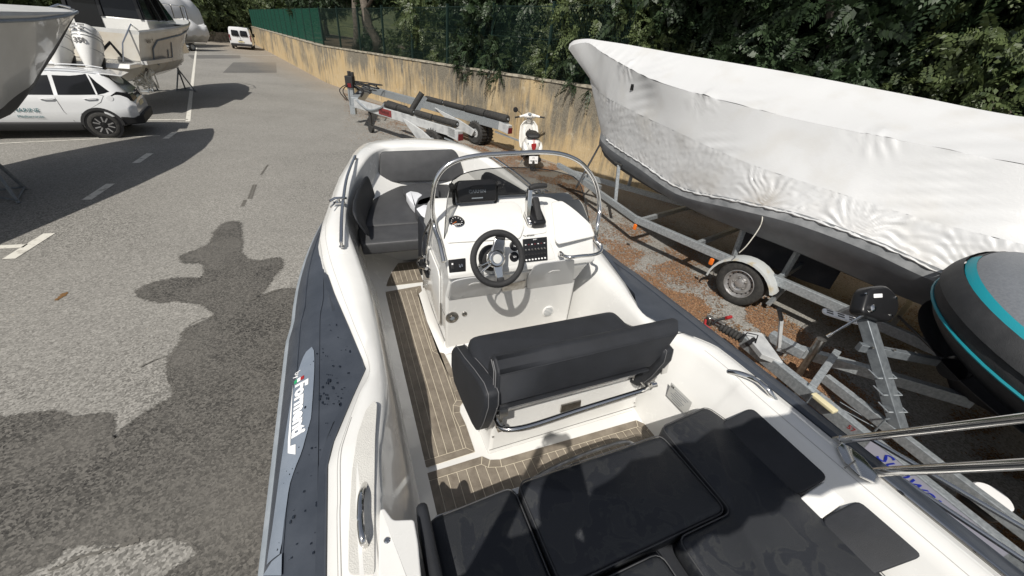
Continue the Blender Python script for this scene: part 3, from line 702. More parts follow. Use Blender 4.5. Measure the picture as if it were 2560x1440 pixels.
for rws_ in (pr, sr):
    for k_, y0_, y1_ in ((3, -1.8, 5.3), (4, -1.8, 1.35), (6, -1.8, 1.2)):
        P_ = [r_[k_]+Vector((0, 0, .0005)) for r_ in rws_ if y0_ < r_[k_].y < y1_]
        b = MB(); b.tube(P_, .0022, 4); b.build('moulding_line', 'crease', rib)
# hull below: from the deck edge, flaring in to chine and keel
hrows = []
def hull_row(T, side, y):
    f = max(0, (y-3.2)/2.3); ch = Vector((lerp(CX+side*.93, CX+side*.10, f**1.8), y-.55*f, lerp(.86, 1.12, f**1.5))); ke = Vector((CX, y-1.0*f, lerp(.42, .80, f**2.2)))
    t2 = T.lerp(ch, .35)+Vector((side*.03*(1-f), 0, 0)); return [T+Vector((0, 0, -.03)), T+Vector((side*.02, 0, -.06)), t2, ch, ch.lerp(ke, .5)+Vector((0, 0, -.02)), ke]
for r_, side in [(q, -1) for q in pr]+[(q, 1) for q in reversed(sr[:-1])]:
    hrows.append(hull_row(r_[1], side, r_[1].y))
mb = MB(); mb.loft(hrows, closed=False); mb.build('hull', 'gelcoat', rib, angle=60)
# inner liner: floor sheet, forward locker top and its face
mb = MB(); fl = [(.10, -1.5), (1.74, -1.5), (1.74, 3.5), (.10, 3.5)]
mb.add([(x, y, .75) for x, y in fl], [(0, 1, 2, 3)]); mb.build('cockpit_sole', 'gelcoat', rib, smooth=False)
mb = MB(); FY = 3.86
xs = [.0, .25, .5, .8, 1.1, 1.4, 1.65, 1.89]
mb.loft([[Vector((x, FY, .75)) for x in xs], [Vector((x, FY-.01, 1.0)) for x in xs], [Vector((x, FY-.09, 1.075)) for x in xs], [Vector((x, FY-.10, 1.10)) for x in xs], [Vector((x, FY+.2, 1.105)) for x in xs], [Vector((x, 5.1, 1.12)) for x in xs]], closed=False)
mb.build('bow_locker', 'gelcoat', rib)

# ---------- side tubes ----------
def tube_mesh(side):
    rows = []
    ys = [-1.9, -1.2, -.6, 0, .4, .72, .86, 1.0, 1.06, 1.13, 1.24, 1.35, 1.47, 1.57, 1.66, 1.76, 1.9, 2.06, 2.24, 2.42, 2.63, 2.85, 3.0, 3.2, 3.4, 3.6, 3.8, 4.0, 4.3, 4.6]
    tab = [(p[0], p[1], p[2]) for p in PORT]
    for y in ys:
        tx, tz = interp(tab, y)
        if side > 0 and 1.3 < y < 1.8: tx += .07
        f = max(0, (y-2.6)/2.0); r = .245*(1-.35*f**1.6)
        cx = -.235+.34*f**1.9+(.02 if y > 2.3 else 0); cz = 1.055+.20*f**1.4
        row = []
        for a in range(-60, -271, -15):
            t = math.radians(a); row.append(Vector((cx+r*math.cos(t), y, cz+r*math.sin(t))))
        if tx > cx: row += [Vector((lerp(cx, tx, .5), y, lerp(cz+r, tz+.012, .5)+.004)), Vector((tx-.03, y, tz+.016)), Vector((tx, y, tz+.013)), Vector((tx+.002, y, tz-.01))]
        else: row += [row[-1]]*4
        if side > 0: row = [Vector((2*CX-p.x+(.035*max(0, min(1, (cx+.02-p.x)/.15))*max(0, min(1, (2.4-y)/1.2))), p.y, p.z)) for p in row]
        rows.append(row)
    return rows
tab_p = [(p[0], p[1]) for p in PORT]
for side in (-1, 1):
    rows = tube_mesh(side); mb = MB(); mb.loft(rows, closed=False)
    tb = mb.build('side_tube', 'navy', rib, angle=35, label='navy port side tube with light grey name patch' if side < 0 else 'navy starboard side tube with two black carry handles')
    # seams / welts on the fabric
    def on(y, k):     # k: index along the section (float)
        ys_ = [r_[0].y for r_ in rows]
        for i in range(len(ys_)-1):
            if ys_[i] <= y <= ys_[i+1]: break
        t = (y-ys_[i])/(ys_[i+1]-ys_[i]); a = int(k); u = k-a
        f_ = lambda r_: r_[a].lerp(r_[min(a+1, len(r_)-1)], u)
        return f_(rows[i]).lerp(f_(rows[i+1]), t)
    for k, w in ((11.6, .004), (17.1, .0045), (13.6, .003)):
        pts = [on(-1.8+5.3*i/60, k)+Vector((0, 0, .002)) for i in range(61)]
        b = MB(); b.tube(pts, w, 5); b.build('welt', 'navy', tb)
    # rub strake along the widest line, a flat ribbed band
    b = MB(); R1 = []
    for i in range(64):
        y = -1.85+5.75*i/63; p = [on(y, k) for k in (6.6, 7.0, 8.2, 9.0, 9.4)]; o = Vector((-.012*(-side), 0, 0)) if False else Vector((side*.014, 0, .004))
        R1.append([p[0], p[1]+o, p[2]+o*1.3, p[3]+o, p[4]])
    b.loft(R1, closed=False); b.build('rub_strake', 'rubstrake', rib, angle=50)
    if side < 0:
        # light patch with the lettering: follows the tube skin
        ed = [(845, 2.03), (0, 0)]
        out = [(779, 868), (771, 873), (762, 886), (753, 908), (744, 935), (730, 990), (716, 1080), (703, 1170), (690, 1260), (681, 1330), (673, 1380), (668, 1412)]
        inn = [(780, 868), (785, 876), (787, 896), (786, 930), (783, 980), (780, 1030), (778, 1045), (768, 1085), (755, 1130), (740, 1170), (724, 1215), (718, 1260), (712, 1310), (708, 1362), (700, 1385)]
        def skin(px, py):    # nearest tube skin point for a picture direction: march the sections
            best = None
            d = RBi @ ray(px, py); o = RBi @ EYE
            for s_ in range(500):
                t = .9+s_*.008; q = o+d*t
                if q.x < -.75: break
                f = max(0, (q.y-2.6)/2.0); r = .245; cx = -.235; cz = 1.055
                if (q.x-cx)**2+(q.z-cz)**2 <= (r+.003)**2 or (q.x > cx and q.z < 1.303): return q
            return BX(px, py, -.4)
        A = [skin(*p) for p in out]; Bq = [skin(*p) for p in inn]
        def resamp(P, n):
            ds = [0]
            for a, b_ in zip(P, P[1:]): ds.append(ds[-1]+(b_-a).length)
            res = []
            for i in range(n):
                s_ = ds[-1]*i/(n-1); j = 0
                while j < len(ds)-2 and ds[j+1] < s_: j += 1
                t = (s_-ds[j])/max(1e-6, ds[j+1]-ds[j]); res.append(P[j].lerp(P[j+1], t))
            return res
        A = resamp(A, 30); Bq = resamp(Bq, 30); rws = []
        for a, c in zip(A, Bq):
            row = []
            for j in range(8):
                q = a.lerp(c, j/7); v = Vector((q.x+.235, 0, q.z-1.055))
                if q.x < -.235 or v.length > .2: q = Vector((-.235, q.y, 1.055))+v.normalized()*(.245+.0035) if v.x < 0 else Vector((q.x, q.y, 1.3035+.004))
                row.append(q)
            rws.append(row)
        b = MB(); b.loft(rws, closed=False); patch = b.build('name_patch', 'navy_light', tb)
        def tube_text(s, size, m, c, shear=0, bold=.0, name='lettering', flat_=None, z=.006):
            me = text_mesh(s, size, .0006, shear, bold) if flat_ is None else flat_
            me.materials.clear(); me.materials.append(MATS[m])
            c = Vector(c)                       # (angle on the tube deg, y) reading towards the stern
            for v in me.vertices:
                a = math.radians(c.x)-(-v.co.y)/.245*1.0
                yy = c.y-v.co.x; a = math.radians(c.x)-v.co.y/.245
                v.co = Vector((-.235+(.245+z+v.co.z)*math.cos(a), yy, 1.055+(.245+z+v.co.z)*math.sin(a)))
            return link(name, me, tb, smooth=False)
        TEXTC = lambda px, py: (lambda q: (math.degrees(math.atan2(q.z-1.055, q.x+.235)), q.y))(skin(px, py))
        c1 = TEXTC(751, 1018); 
        tube_text('Formenti', .092, 'white_print', (c1[0], c1[1]-.0, 0), 0, .0045)
        c2 = TEXTC(744, 937); tube_text('by', .05, 'white_print', (c2[0], c2[1], 0))
        for k, (py, mm) in enumerate(((951, 'green_print'), (0, 'white_print'), (0, 'red'))):
            cc = TEXTC(748, 951); bm_ = bpy.data.meshes.new('flag_band'); w = .016; x0 = -w*1.0; yy = (1-k)*.019
            N2 = 6; vs = []; 
            vs = [(x0, -.0095-yy, 0), (x0+w*1.6, -.0095-yy, 0), (x0+w*1.6, .0095-yy, 0), (x0, .0095-yy, 0)]
            bm_.from_pydata(vs, [], [(0, 1, 2, 3)]); tube_text('', 0, mm, (cc[0], cc[1], 0), name='flag_band', flat_=bm_)
        # sweeping underline of the emblem
        bm_ = bpy.data.meshes.new('swoosh'); vs = [(-.19, -.052, 0), (.17, -.052, 0), (.235, -.047, 0), (.27, -.005, 0), (.215, -.008, 0), (.205, -.036, 0), (-.19, -.038, 0)]
        bm_.from_pydata(vs, [], [(0, 1, 2, 3, 4, 5)]); bm_.update(); tube_text('', 0, 'white_print', (c1[0], c1[1], 0), name='underline', flat_=bm_, z=.0055)
        # grey lower end cap at the stern quarter
        b = MB(); q0 = [skin(*p) for p in [(682, 1405), (707, 1385), (706, 1440), (660, 1440)]]; b.add([q+Vector((-.002, 0, .006)) for q in q0], [(0, 1, 2, 3)]); b.build('end_patch', 'navy_light', tb, smooth=False)
    else:
        for hx, hy in ((2235, 1245), (2415, 1400)):
            q = B(hx, hy, 1.30); b = MB()
            b.tube([q+Vector((-.06, .045, -.01)), q+Vector((-.03, .05, .02)), q+Vector((.0, .0, .035)), q+Vector((-.03, -.05, .02)), q+Vector((-.06, -.05, -.01))], .013, 7, flat=.7)
            b.slab(rpoly([(-.045, -.06), (.045, -.06), (.045, .06), (-.045, .06)], .02), .01, .004, frame(q+Vector((0, 0, -.008)), (1, 0, 0), (0, 1, 0)))
            b.build('carry_handle', 'black_rough', rib)
    if side < 0:      # rain drops standing on the fabric
        mat('water_drop', (.012, .016, .024), .05, spec=.8); rdp = random.Random(21); b = MB()
        for k in range(130):
            px, py = rdp.gauss(845, 40), rdp.gauss(985, 95)
            if rdp.random() < .2: px, py = rdp.uniform(690, 800), rdp.uniform(1080, 1420)
            q = skin(px, py)
            if q.x < -.40 or q.y > 2.5 or q.x > interp(tab_p, q.y)[0]-.02: continue
            v = Vector((q.x+.235, 0, q.z-1.055)); v = Vector((0, 0, 1)) if q.x > -.235 else v.normalized()
            a_ = v.cross(Vector((0, 1, 0))).normalized(); rr_d = abs(rdp.gauss(0, .0026))+.0011; e_ = rdp.uniform(.8, 2.4); c_ = (Vector((q.x, q.y, 1.303)) if q.x > -.235 else Vector((-.235, q.y, 1.055))+v*.245)+v*(.0125 if q.x > -.235 else .004)
            b.add([c_+a_*rr_d*math.cos(2*PI*j/8)+Vector((0, 1, 0))*rr_d*e_*math.sin(2*PI*j/8) for j in range(8)], [tuple(range(8))])
        b.build('water_drops', 'water_drop', tb, smooth=False, kind='stuff')

# water drops spots on the tube / patches of dark grime
# ---------- teak effect sole: every plank a piece ----------
teak = MB(); 
def sole_panel(outline, label=None):
    b = MB(); b.add([(x, y, .7535) for x, y in outline], [tuple(range(len(outline)))]); return b.build('caulked_panel', 'caulk', rib, smooth=False)
def clip_poly(poly, xa, xb):                      # clip polygon to xa<=x<=xb
    def half(P, f, val, keep):
        out = []
        for i in range(len(P)):
            a, c = P[i-1], P[i]; ina, inc = keep(a[0], val), keep(c[0], val)
            if ina != inc: t = (val-a[0])/(c[0]-a[0]); out.append((val, a[1]+(c[1]-a[1])*t))
            if inc: out.append(c)
        return out
    P = half(poly, None, xa, lambda u, v: u >= v)
    return half(P, None, xb, lambda u, v: u <= v) if P else P
def inset2(poly, d):
    n = len(poly); ar = sum(poly[i-1][0]*poly[i][1]-poly[i][0]*poly[i-1][1] for i in range(n)); P = poly if ar > 0 else poly[::-1]; out = []
    for i in range(n):
        p0, p, p1 = Vector(P[i-1]), Vector(P[i]), Vector(P[(i+1) % n]); e0 = (p-p0).normalized(); e1 = (p1-p).normalized()
        n0 = Vector((-e0.y, e0.x)); n1 = Vector((-e1.y, e1.x)); m_ = (n0+n1).normalized(); q = p+m_*(d/max(.4, m_.dot(n0))); out.append((q.x, q.y))
    return out
def plank(poly, par):
    if len(poly) < 3: return
    P = inset2(poly, .0022); xs_ = [p[0] for p in P]
    if max(xs_)-min(xs_) < .006: return
    b = MB(); n = len(P); b.add([(x, y, .754) for x, y in P]+[(x, y, .7565) for x, y in P], [tuple(range(n, 2*n))]+[(i, (i+1) % n, n+(i+1) % n, n+i) for i in range(n)])
    b.build('plank', 'teak', par, smooth=False)
def panel(outline, bw, pitch, x0):
    par = sole_panel(outline); inn = inset2(outline, bw); ar = sum(outline[i-1][0]*outline[i][1]-outline[i][0]*outline[i-1][1] for i in range(len(outline)))
    O = outline if ar > 0 else outline[::-1]; n = len(O)
    for i in range(n):
        a, c, d, e = O[i], O[(i+1) % n], inn[(i+1) % n], inn[i]
        plank([a, c, d, e], par)
    xa = x0; mx_ = max(p[0] for p in inn)
    while xa < mx_: plank(clip_poly(inn, xa, xa+pitch), par); xa += pitch
qz = lambda px, py: tuple(B(px, py, .755)[:2])
side_out = [(.155, 3.255), qz(1052, 714), qz(1066, 780), qz(1085, 840), qz(1095, 872), qz(1109, 880), qz(1122, 905), qz(1140, 942), qz(1150, 975), qz(1160, 1002), qz(1150, 1016), qz(1150, 1030), qz(1165, 1062), qz(1188, 1130), (.157, 1.345)]
panel(side_out, .046, .0502, .2)
fwd_out = [(.157, 3.36), (.157, 3.56), (.26, 3.80), (.60, 3.80), (.60, 3.36)]
panel(fwd_out, .046, .0502, .2)
aft_out = [(.157, 1.312), qz(1205, 1140), qz(1225, 1149), qz(1250, 1148), (1.635, 1.235), (1.70, 1.16), (1.70, .9), (1.70, .80), (.157, .80)]
panel(aft_out, .05, .0556, .207)
panel([(.60, 2.05), (.60, 2.27), (1.6, 2.27), (1.6, 2.05)], .05, .0556, .65)
# ---------- bow cushions ----------
def T3(x, y, z): return Matrix.Translation((x, y, z))
bowc = rpoly([(.055, 3.80), (.03, 4.02), (.10, 4.45), (.27, 4.84), (.50, 4.99), (.945, 5.04), (1.39, 4.99), (1.59, 4.82), (1.77, 4.45), (1.86, 4.02), (1.835, 3.80)], .05)
b = MB(); b.slab(bowc, .095, .022, T3(0, 0, 1.12), .006); b.build('seat_cushion', 'vinyl_top', rib, label='large curved bow sunpad cushion')
bowd = rpoly([(.065, 3.405), (.05, 3.79), (1.84, 3.79), (1.825, 3.405)], .03)
b = MB(); b.slab(bowd, .118, .022, T3(0, 0, 1.088), .006); c_ = b.build('seat_cushion', 'vinyl_top', rib, label='aft strip of the bow sunpad')
b = MB(); b.tube([(x, 3.412, 1.199) for x in (.09, .5, 1.0, 1.8)], .003, 4); b.tube([(.071, y, 1.2) for y in (3.43, 3.6, 3.78)], .003, 4); b.build('stitching', 'stitch', c_)
b = MB(); b.box((.945, 3.66, 1.078), (1.66, .30, .018)); b.build('cushion_board', 'gelcoat', rib, smooth=False, bevel=.004)
# bow backrest
fr = frame((.92, 5.045, 1.245), (1, 0, 0), (0, .26, .965))
b = MB(); b.slab(rpoly([(-.53, 0), (-.48, .37), (.44, .40), (.50, .34), (.60, .02), (.56, 0)], .06), .06, .018, fr, .004); bb = b.build('bow_backrest', 'vinyl_top', rib)
def sidepad(side, y0, y1, zb, zt, name='side_backrest', inb=.02, lean=None, m='vinyl_top', th=.055):
    n = 22; rings = []
    tabK = [(PORT[i][0], PORT[i][3]) for i in range(NS)]; tabI = [(PORT[i][0], PORT[i][5]) for i in range(NS)]
    for i in range(n+1):
        t = i/n; y = lerp(y0, y1, t); e = min(1, min(t, 1-t)*9); e = math.sqrt(max(0, 1-(1-e)**2)) if e < 1 else 1
        xb = interp(tabI, y)[0]+inb; xt = interp(tabK, y)[0]+inb+.025
        if lean: xb, xt = lean
        b0 = Vector((xb, y, zb)); t0 = Vector((xt, y, zt)); mid = (b0+t0)/2; hv = (t0-b0)/2*(.55+.45*e); w_ = Vector((hv.z, 0, -hv.x)).normalized()*th*(.4+.6*e)
        row = []
        for a in range(12):
            an = 2*PI*a/12; ca, sa = math.cos(an), math.sin(an)
            sq = lambda v: math.copysign(abs(v)**.45, v)
            row.append(mid+hv*sq(sa)+w_*(.5+.5*sq(ca)))
        if side > 0: row = [Vector((2*CX-q.x, q.y, q.z)) for q in row]
        rings.append(row)
    b = MB(); b.loft(rings, True, True); return b.build(name, m, rib, angle=60)
sidepad(-1, 3.42, 4.60, 1.235, 1.49, m='vinyl', th=.036); sidepad(1, 3.3, 4.65, 1.18, 1.50, m='vinyl', th=.036)
# ---------- rails and cleats on the bow deck ----------
for sd_ in (-1, 1):
    mir = (lambda v: v) if sd_ < 0 else (lambda v: Vector((2*CX-v.x, v.y, v.z)))
    P_ = [B(888, 389, 1.655), B(868, 440, 1.60), B(858, 500, 1.54), B(854, 545, 1.515), B(853, 606, 1.475)]
    b = MB(); b.tube([mir(p) for p in smooth_line(P_, 5)], .014, 8, flat=.55); r_ = b.build('deck_rail', 'steel', rib)
    for p in (P_[0], P_[2], P_[4]):
        b = MB(); b.cyl(mir(p+Vector((0, 0, -.035))), mir(p), .011); b.cyl(mir(p+Vector((0, 0, -.036))), mir(p+Vector((0, 0, -.03))), .02); b.build('rail_foot', 'steel', r_)
    q = B(848, 507, 1.51); b = MB()
    b.box(mir(q), (.10, .05, .012)); b.cyl(mir(q), mir(q+Vector((0, 0, .04))), .012)
    b.tube([mir(q+Vector(d)) for d in ((-.075, -.03, .03), (-.03, 0, .045), (.03, .0, .045), (.07, .03, .03))], .011, 7)
    b.tube([mir(q+Vector(d)) for d in ((-.02, .0, .02), (-.045, -.06, .012), (-.07, -.12, .008))], .008, 6)
    b.build('mooring_cleat', 'steel', rib)
# hand grips: port quarter, starboard quarter
b = MB(); P_ = [B(914, 1208, 1.345), B(903, 1240, 1.40), B(901, 1300, 1.405), B(907, 1350, 1.40), B(915, 1366, 1.345)]
b.tube(smooth_line(P_, 5), .0125, 9); b.cyl(P_[0]-Vector((0, 0, .012)), P_[0]+Vector((0, 0, .0)), .024); b.cyl(P_[-1]-Vector((0, 0, .012)), P_[-1], .024); b.build('grab_handle', 'steel', rib, label='short steel grab handle on the port quarter')
b = MB(); P_ = [B(1822, 929, 1.345), B(1850, 934, 1.375), B(1890, 950, 1.39), B(1920, 975, 1.39), B(1937, 1001, 1.345)]
b.tube(smooth_line(P_, 5), .0155, 9); b.build('grab_handle', 'steel', rib, label='steel grab handle on the starboard side deck')
# shaped non-skid panels and creases on the port quarter
def deck_patch(pts, z, name, m, t=.004, rr=.01):
    P2 = rpoly([tuple(B(x, y, z)[:2]) for x, y in pts], rr); b = MB(); b.slab(P2, t, .002, T3(0, 0, z)); return b.build(name, m, rib, smooth=False)
deck_patch([(871, 1440), (872, 1330), (880, 1180), (893, 1090), (915, 1025), (935, 1003), (943, 1010), (938, 1100), (936, 1250), (937, 1440)], 1.358, 'nonskid_panel', 'nonskid', .0045, .02)
deck_patch([(845, 800), (868, 860), (898, 905), (905, 900), (880, 800), (850, 700), (822, 620), (815, 650)], 1.36, 'nonskid_panel', 'nonskid', .003, .02) if False else None
# port quarter raised locker lid with scallop
P2 = [B(x, y, 1.355) for x, y in [(948, 1300), (950, 1278), (962, 1274), (984, 1304), (1036, 1302), (1046, 1360), (1064, 1560), (975, 1560), (946, 1440)]]
b = MB(); b.slab(rpoly([(p.x, p.y) for p in P2], .012), .40, .008, T3(0, 0, .97)); lid = b.build('coaming_lid', 'gelcoat', rib)
b = MB(); b.lathe([(.0, .004), (.008, .004), (.012, 0)], B(968, 1350, 1.37), (0, 0, 1), 12); b.build('snap_stud', 'steel', lid)

# ---------- console ----------
def prism_x(prof, xa, xb, skew=None):             # profile (y,z) extruded from xa to xb
    b = MB(); n = len(prof); vs = [(xa, y, z) for y, z in prof]+[(xb, y, z) for y, z in prof]
    b.add(vs, [tuple(range(n)), tuple(reversed(range(n, 2*n)))]+[(i, n+i, n+(i+1) % n, (i+1) % n) for i in range(n)]); return b
con = prism_x([(2.275, .75), (2.275, 1.268), (2.268, 1.285), (2.155, 1.49), (2.55, 1.55), (3.05, 1.5), (3.15, 1.1), (3.12, .75)], .562, 1.655).build('console', 'gelcoat', rib, bevel=.022, bseg=3)
prism_x([(2.145, 1.495), (2.14, 1.53), (2.235, 1.70), (2.60, 1.862), (2.68, 1.875), (2.80, 1.80), (3.02, 1.52), (2.3, 1.47)], .548, 1.695).build('dashboard', 'gelcoat', con, bevel=.03, bseg=4)
# kick flare and side step at the console foot
b = MB(); b.loft([[Vector(p) for p in ((.515, 3.15, .757), (.50, 2.7, .757), (.515, 2.28, .757), (.56, 2.25, .757), (1.66, 2.22, .757))], [Vector(p) for p in ((.545, 3.15, .785), (.535, 2.7, .785), (.545, 2.295, .785), (.58, 2.27, .785), (1.66, 2.25, .785))], [Vector(p) for p in ((.566, 3.15, .84), (.556, 2.7, .84), (.558, 2.305, .84), (.60, 2.29, .84), (1.66, 2.28, .84))]], closed=False); b.build('kick_moulding', 'gelcoat', con)
b = MB(); b.box((.556, 2.47, 1.02), (.006, .13, .20)); b.build('side_plate', 'steel_dull', con, smooth=False)
b = MB(); b.slab(rpoly([(-.33, -.24), (.33, -.30), (.36, .22), (-.30, .28)], .08), .012, .004, frame((.560, 2.78, 1.17), (0, -1, 0), (0, 0, 1))); b.build('side_hatch', 'gelcoat', con)
DP, DU, DV = Vector((0, 2.24, 1.704)), Vector((1, 0, 0)), Vector((0, .365, .162)).normalized(); DN = DU.cross(DV)
FP, FV = Vector((0, 2.143, 1.515)), Vector((0, .092, .185)).normalized(); FN = DU.cross(FV)
LP, LV = Vector((0, 2.271, 1.278)), Vector((0, -.113, .205)).normalized(); LN = DU.cross(LV)
BPn, BV = Vector((0, 2.275, .75)), Vector((0, .0, .515)).normalized(); BN = DU.cross(BV)
PL = {'D': (DP, DV, DN), 'F': (FP, FV, FN), 'L': (LP, LV, LN), 'B': (BPn, BV, BN)}
def pslab(key, pts, t, name, m, par, rr=.01, off=.002, rim=.003, label=None):
    p0, v, n_ = PL[key]; uv = []
    for px, py in pts:
        q = BP(px, py, p0+n_*off, n_)-p0; uv.append((q.x, q.dot(v)))
    b = MB(); b.slab(rpoly(uv, rr), t, rim, frame(p0+n_*off, (1, 0, 0), v)); return b.build(name, m, par, label=label)
def ponp(key, px, py, off=0): p0, v, n_ = PL[key]; return BP(px, py, p0+n_*off, n_)
def disc(key, px, py, rpx, prof, name, m, par, n=24):
    c = ponp(key, px, py); e = ponp(key, px+rpx, py); R = (e-c).length; b = MB(); b.lathe([(r*R, h) for r, h in prof], c, PL[key][2], n); return b.build(name, m, par), R, c
# raised dash mouldings
pslab('D', [(1124, 523), (1135, 516), (1285, 505), (1303, 520), (1310, 570), (1300, 598), (1118, 609), (1117, 600)], .010, 'instrument_moulding', 'gelcoat', con, .03, .001, .008)
pslab('D', [(1378, 507), (1446, 500), (1456, 512), (1486, 592), (1396, 612), (1388, 604)], .012, 'chart_pad', 'gelcoat', con, .02, .001, .010)
pslab('D', [(1306, 508), (1358, 503), (1366, 582), (1314, 590)], .004, 'throttle_moulding', 'gelcoat', con, .02, .001, .003)
pslab('F', [(1230, 622), (1310, 612), (1375, 606), (1390, 648), (1300, 662), (1240, 668)], .008, 'switch_moulding', 'gelcoat', con, .02, .001, .006)
gg, R, c = disc('D', 1141, 557, 20, [(1, 0), (1, .014), (.90, .018), (.86, .012)], 'gauge', 'steel', con)
b = MB(); b.lathe([(R*.87, .011), (0, .0112)], c, DN, 24); b.build('gauge_face', 'black', gg)
for k in range(9):
    a = math.radians(215-k*31); d = DU*math.cos(a)+DV*math.sin(a); b = MB(); b.beam(c+DN*.0125+d*R*.58, c+DN*.0125+d*R*.74, .0035, .001, DN); b.build('tick', 'white_print', gg, smooth=False)
b = MB(); d = (DU*-.8+DV*-.5).normalized(); b.beam(c+DN*.0135, c+DN*.0135+d*R*.7, .003, .001, DN); b.build('needle', 'amber', gg, smooth=False)
put_text('RPM', R*.42, 'white_print', gg, c+DN*.0125-DV*R*.5, DU, DV)
# chart plotter seen from behind its cover
pc = BY(1186, 478, 2.60); fp = frame(pc+Vector((0, -.01, .005)), (1, .05, 0), (0, .25, .97))
plo = MB().slab(rpoly([(-.145, -.075), (.145, -.075), (.155, .06), (.12, .078), (-.12, .078), (-.155, .06)], .012), .05, .012, fp).build('chart_plotter', 'black', con, label='black chart plotter under its snap-on cover')
b = MB(); b.slab(rpoly([(-.055, .02), (.055, .02), (.045, .045), (-.045, .045)], .01), .008, .003, fp @ Matrix.Translation((0, 0, .049))); b.build('cover_grip', 'black_rough', plo)
for s_ in (-1, 1):
    b = MB(); o_ = fp @ Vector((s_*.165, .035, .02)); ax_ = (fp.to_3x3() @ Vector((1, 0, 0)))*s_
    b.lathe([(.006, -.02), (.02, -.02), (.02, 0), (.028, .0), (.031, .012), (.028, .025), (.01, .028), (.0, .028)], o_, ax_, 14); b.build('knob', 'black_rough', plo)
b = MB(); b.tube([fp @ Vector(p) for p in ((-.165, .035, .02), (-.165, -.07, .01), (-.15, -.105, .0), (.15, -.105, .0), (.165, -.07, .01), (.165, .035, .02))], .012, 8, flat=.8); b.build('bracket', 'black', plo)
put_text('GARMIN', .034, 'grey_print', plo, fp @ Vector((0, .0, .0505)), fp.to_3x3() @ Vector((1, 0, 0)), fp.to_3x3() @ Vector((0, 1, 0)), depth=.0008)
b = MB(); b.box((-.002, -.045, .0505), (.085, .008, .001), fp); b.build('badge', 'grey_print', plo, smooth=False)
# throttle
tc = ponp('D', 1333, 548); fd = frame(tc, (1, .0, 0), DV) @ Matrix.Scale(1.32, 4)
thr = MB().slab(rpoly([(-.038, -.075), (.045, -.075), (.05, .05), (-.02, .07), (-.038, .05)], .02), .05, .014, fd).build('throttle', 'black', con, label='throttle box with chrome side and black lever')
b = MB(); b.slab(rpoly([(-.062, -.06), (-.036, -.07), (-.036, .05), (-.055, .03)], .01), .035, .008, fd); b.build('side_cover', 'steel', thr)
b = MB(); b.loft([[fd @ Vector((x, y, z)) for x, y, z in r_] for r_ in ([(-.055, -.02, .03), (-.035, -.02, .03), (-.035, .02, .03), (-.055, .02, .03)], [(-.055, .02, .09), (-.03, .02, .09), (-.03, .06, .085), (-.055, .06, .085)], [(-.045, .075, .15), (-.02, .075, .15), (-.02, .10, .14), (-.045, .10, .14)])], True, True); b.build('lever_arm', 'steel', thr, bevel=.004)
b = MB(); b.tube([fd @ Vector(p) for p in ((-.035, .088, .150), (-.01, .092, .158), (.03, .094, .16), (.065, .094, .158))], [.018, .021, .020, .017], 10); b.build('lever_grip', 'leather', thr)
b = MB(); b.slab(rpoly([(-.014, -.055), (.022, -.055), (.03, .085), (-.01, .085)], .01), .03, .008, fd @ Matrix.Translation((0, 0, .047)) @ Matrix.Rotation(.35, 4, 'X')); b.build('lever_boss', 'leather', thr)
for k in range(4): b = MB(); b.box((-.048, -.045+.02*k, .036), (.011, .010, .003), fd); b.build('button', 'white_print', thr, smooth=False)
put_text('TL 075994', .020, 'black_print', con, ponp('D', 1322, 589, .006), DU, DV)
# switch panel
sp_ = pslab('F', [(1306, 598), (1366, 592), (1368, 650), (1308, 656)], .010, 'switch_panel', 'black', con, .004, .006, .002, label='black switch panel with two rows of breakers')
sp0, sv, sn = PL['F']; A_ = ponp('F', 1308, 600, .017); Bv = ponp('F', 1366, 594, .017)-A_; Cv = ponp('F', 1310, 655, .017)-A_
for r_ in range(4):
    for k in range(7):
        q = A_+Bv*((k+.7)/7.4)+Cv*((r_+.75)/4.3+.06); b = MB()
        if r_ in (0,): b.box((0, 0, 0), (.010, .006, .001), frame(q, DU, sv)); b.build('legend', 'red_dark' if k % 2 else 'white_print', sp_, smooth=False)
        elif r_ == 3: b.lathe([(.0065, 0), (.006, .006), (0, .0065)], q, sn, 10); b.build('breaker_button', 'white_print', sp_)
        else: b.lathe([(.0075, 0), (.007, .003), (0, .0035)], q, sn, 10); b.cyl(q+sn*.003, q+sn*.017-sv*.006, .0028, n=6); b.build('toggle_switch', 'steel_dull' if r_ == 1 else 'black_rough', sp_)
put_text('BAR I', .013, 'white_print', sp_, A_+Bv*.5+Cv*.03, DU, sv)
p2_ = pslab('F', [(1120, 650), (1163, 645), (1164, 678), (1123, 682)], .008, 'accessory_panel', 'black', con, .004, .004, .002)
for px, mm, rr_ in ((1131, 'black_rough', 0), (1152, 'steel', 1)):
    q = ponp('F', px, 664, .014); b = MB()
    if rr_: b.lathe([(.014, 0), (.013, .006), (0, .007)], q, sn, 14)
    else: b.slab(rpoly([(-.012, -.024), (.012, -.024), (.012, .024), (-.012, .024)], .003), .007, .003, frame(q, DU, sv))
    b.build('rocker_switch' if not rr_ else 'power_socket', mm, p2_)
q = ponp('F', 1131, 660, .022); b = MB(); b.box((0, 0, 0), (.010, .010, .001), frame(q, DU, sv)); b.build('lamp', 'white_print', p2_, smooth=False)
for px, py in ((1285, 615), (1284, 642)):
    k_, R, c = disc('F', px, py, 11.5, [(1, 0), (1, .012), (.85, .016), (.8, .010), (.5, .010), (.45, .02), (0, .021)], 'rotary_socket', 'black', con)
    put_text('12V', R*.5, 'white_print', k_, c+sn*.0218, DU, sv)
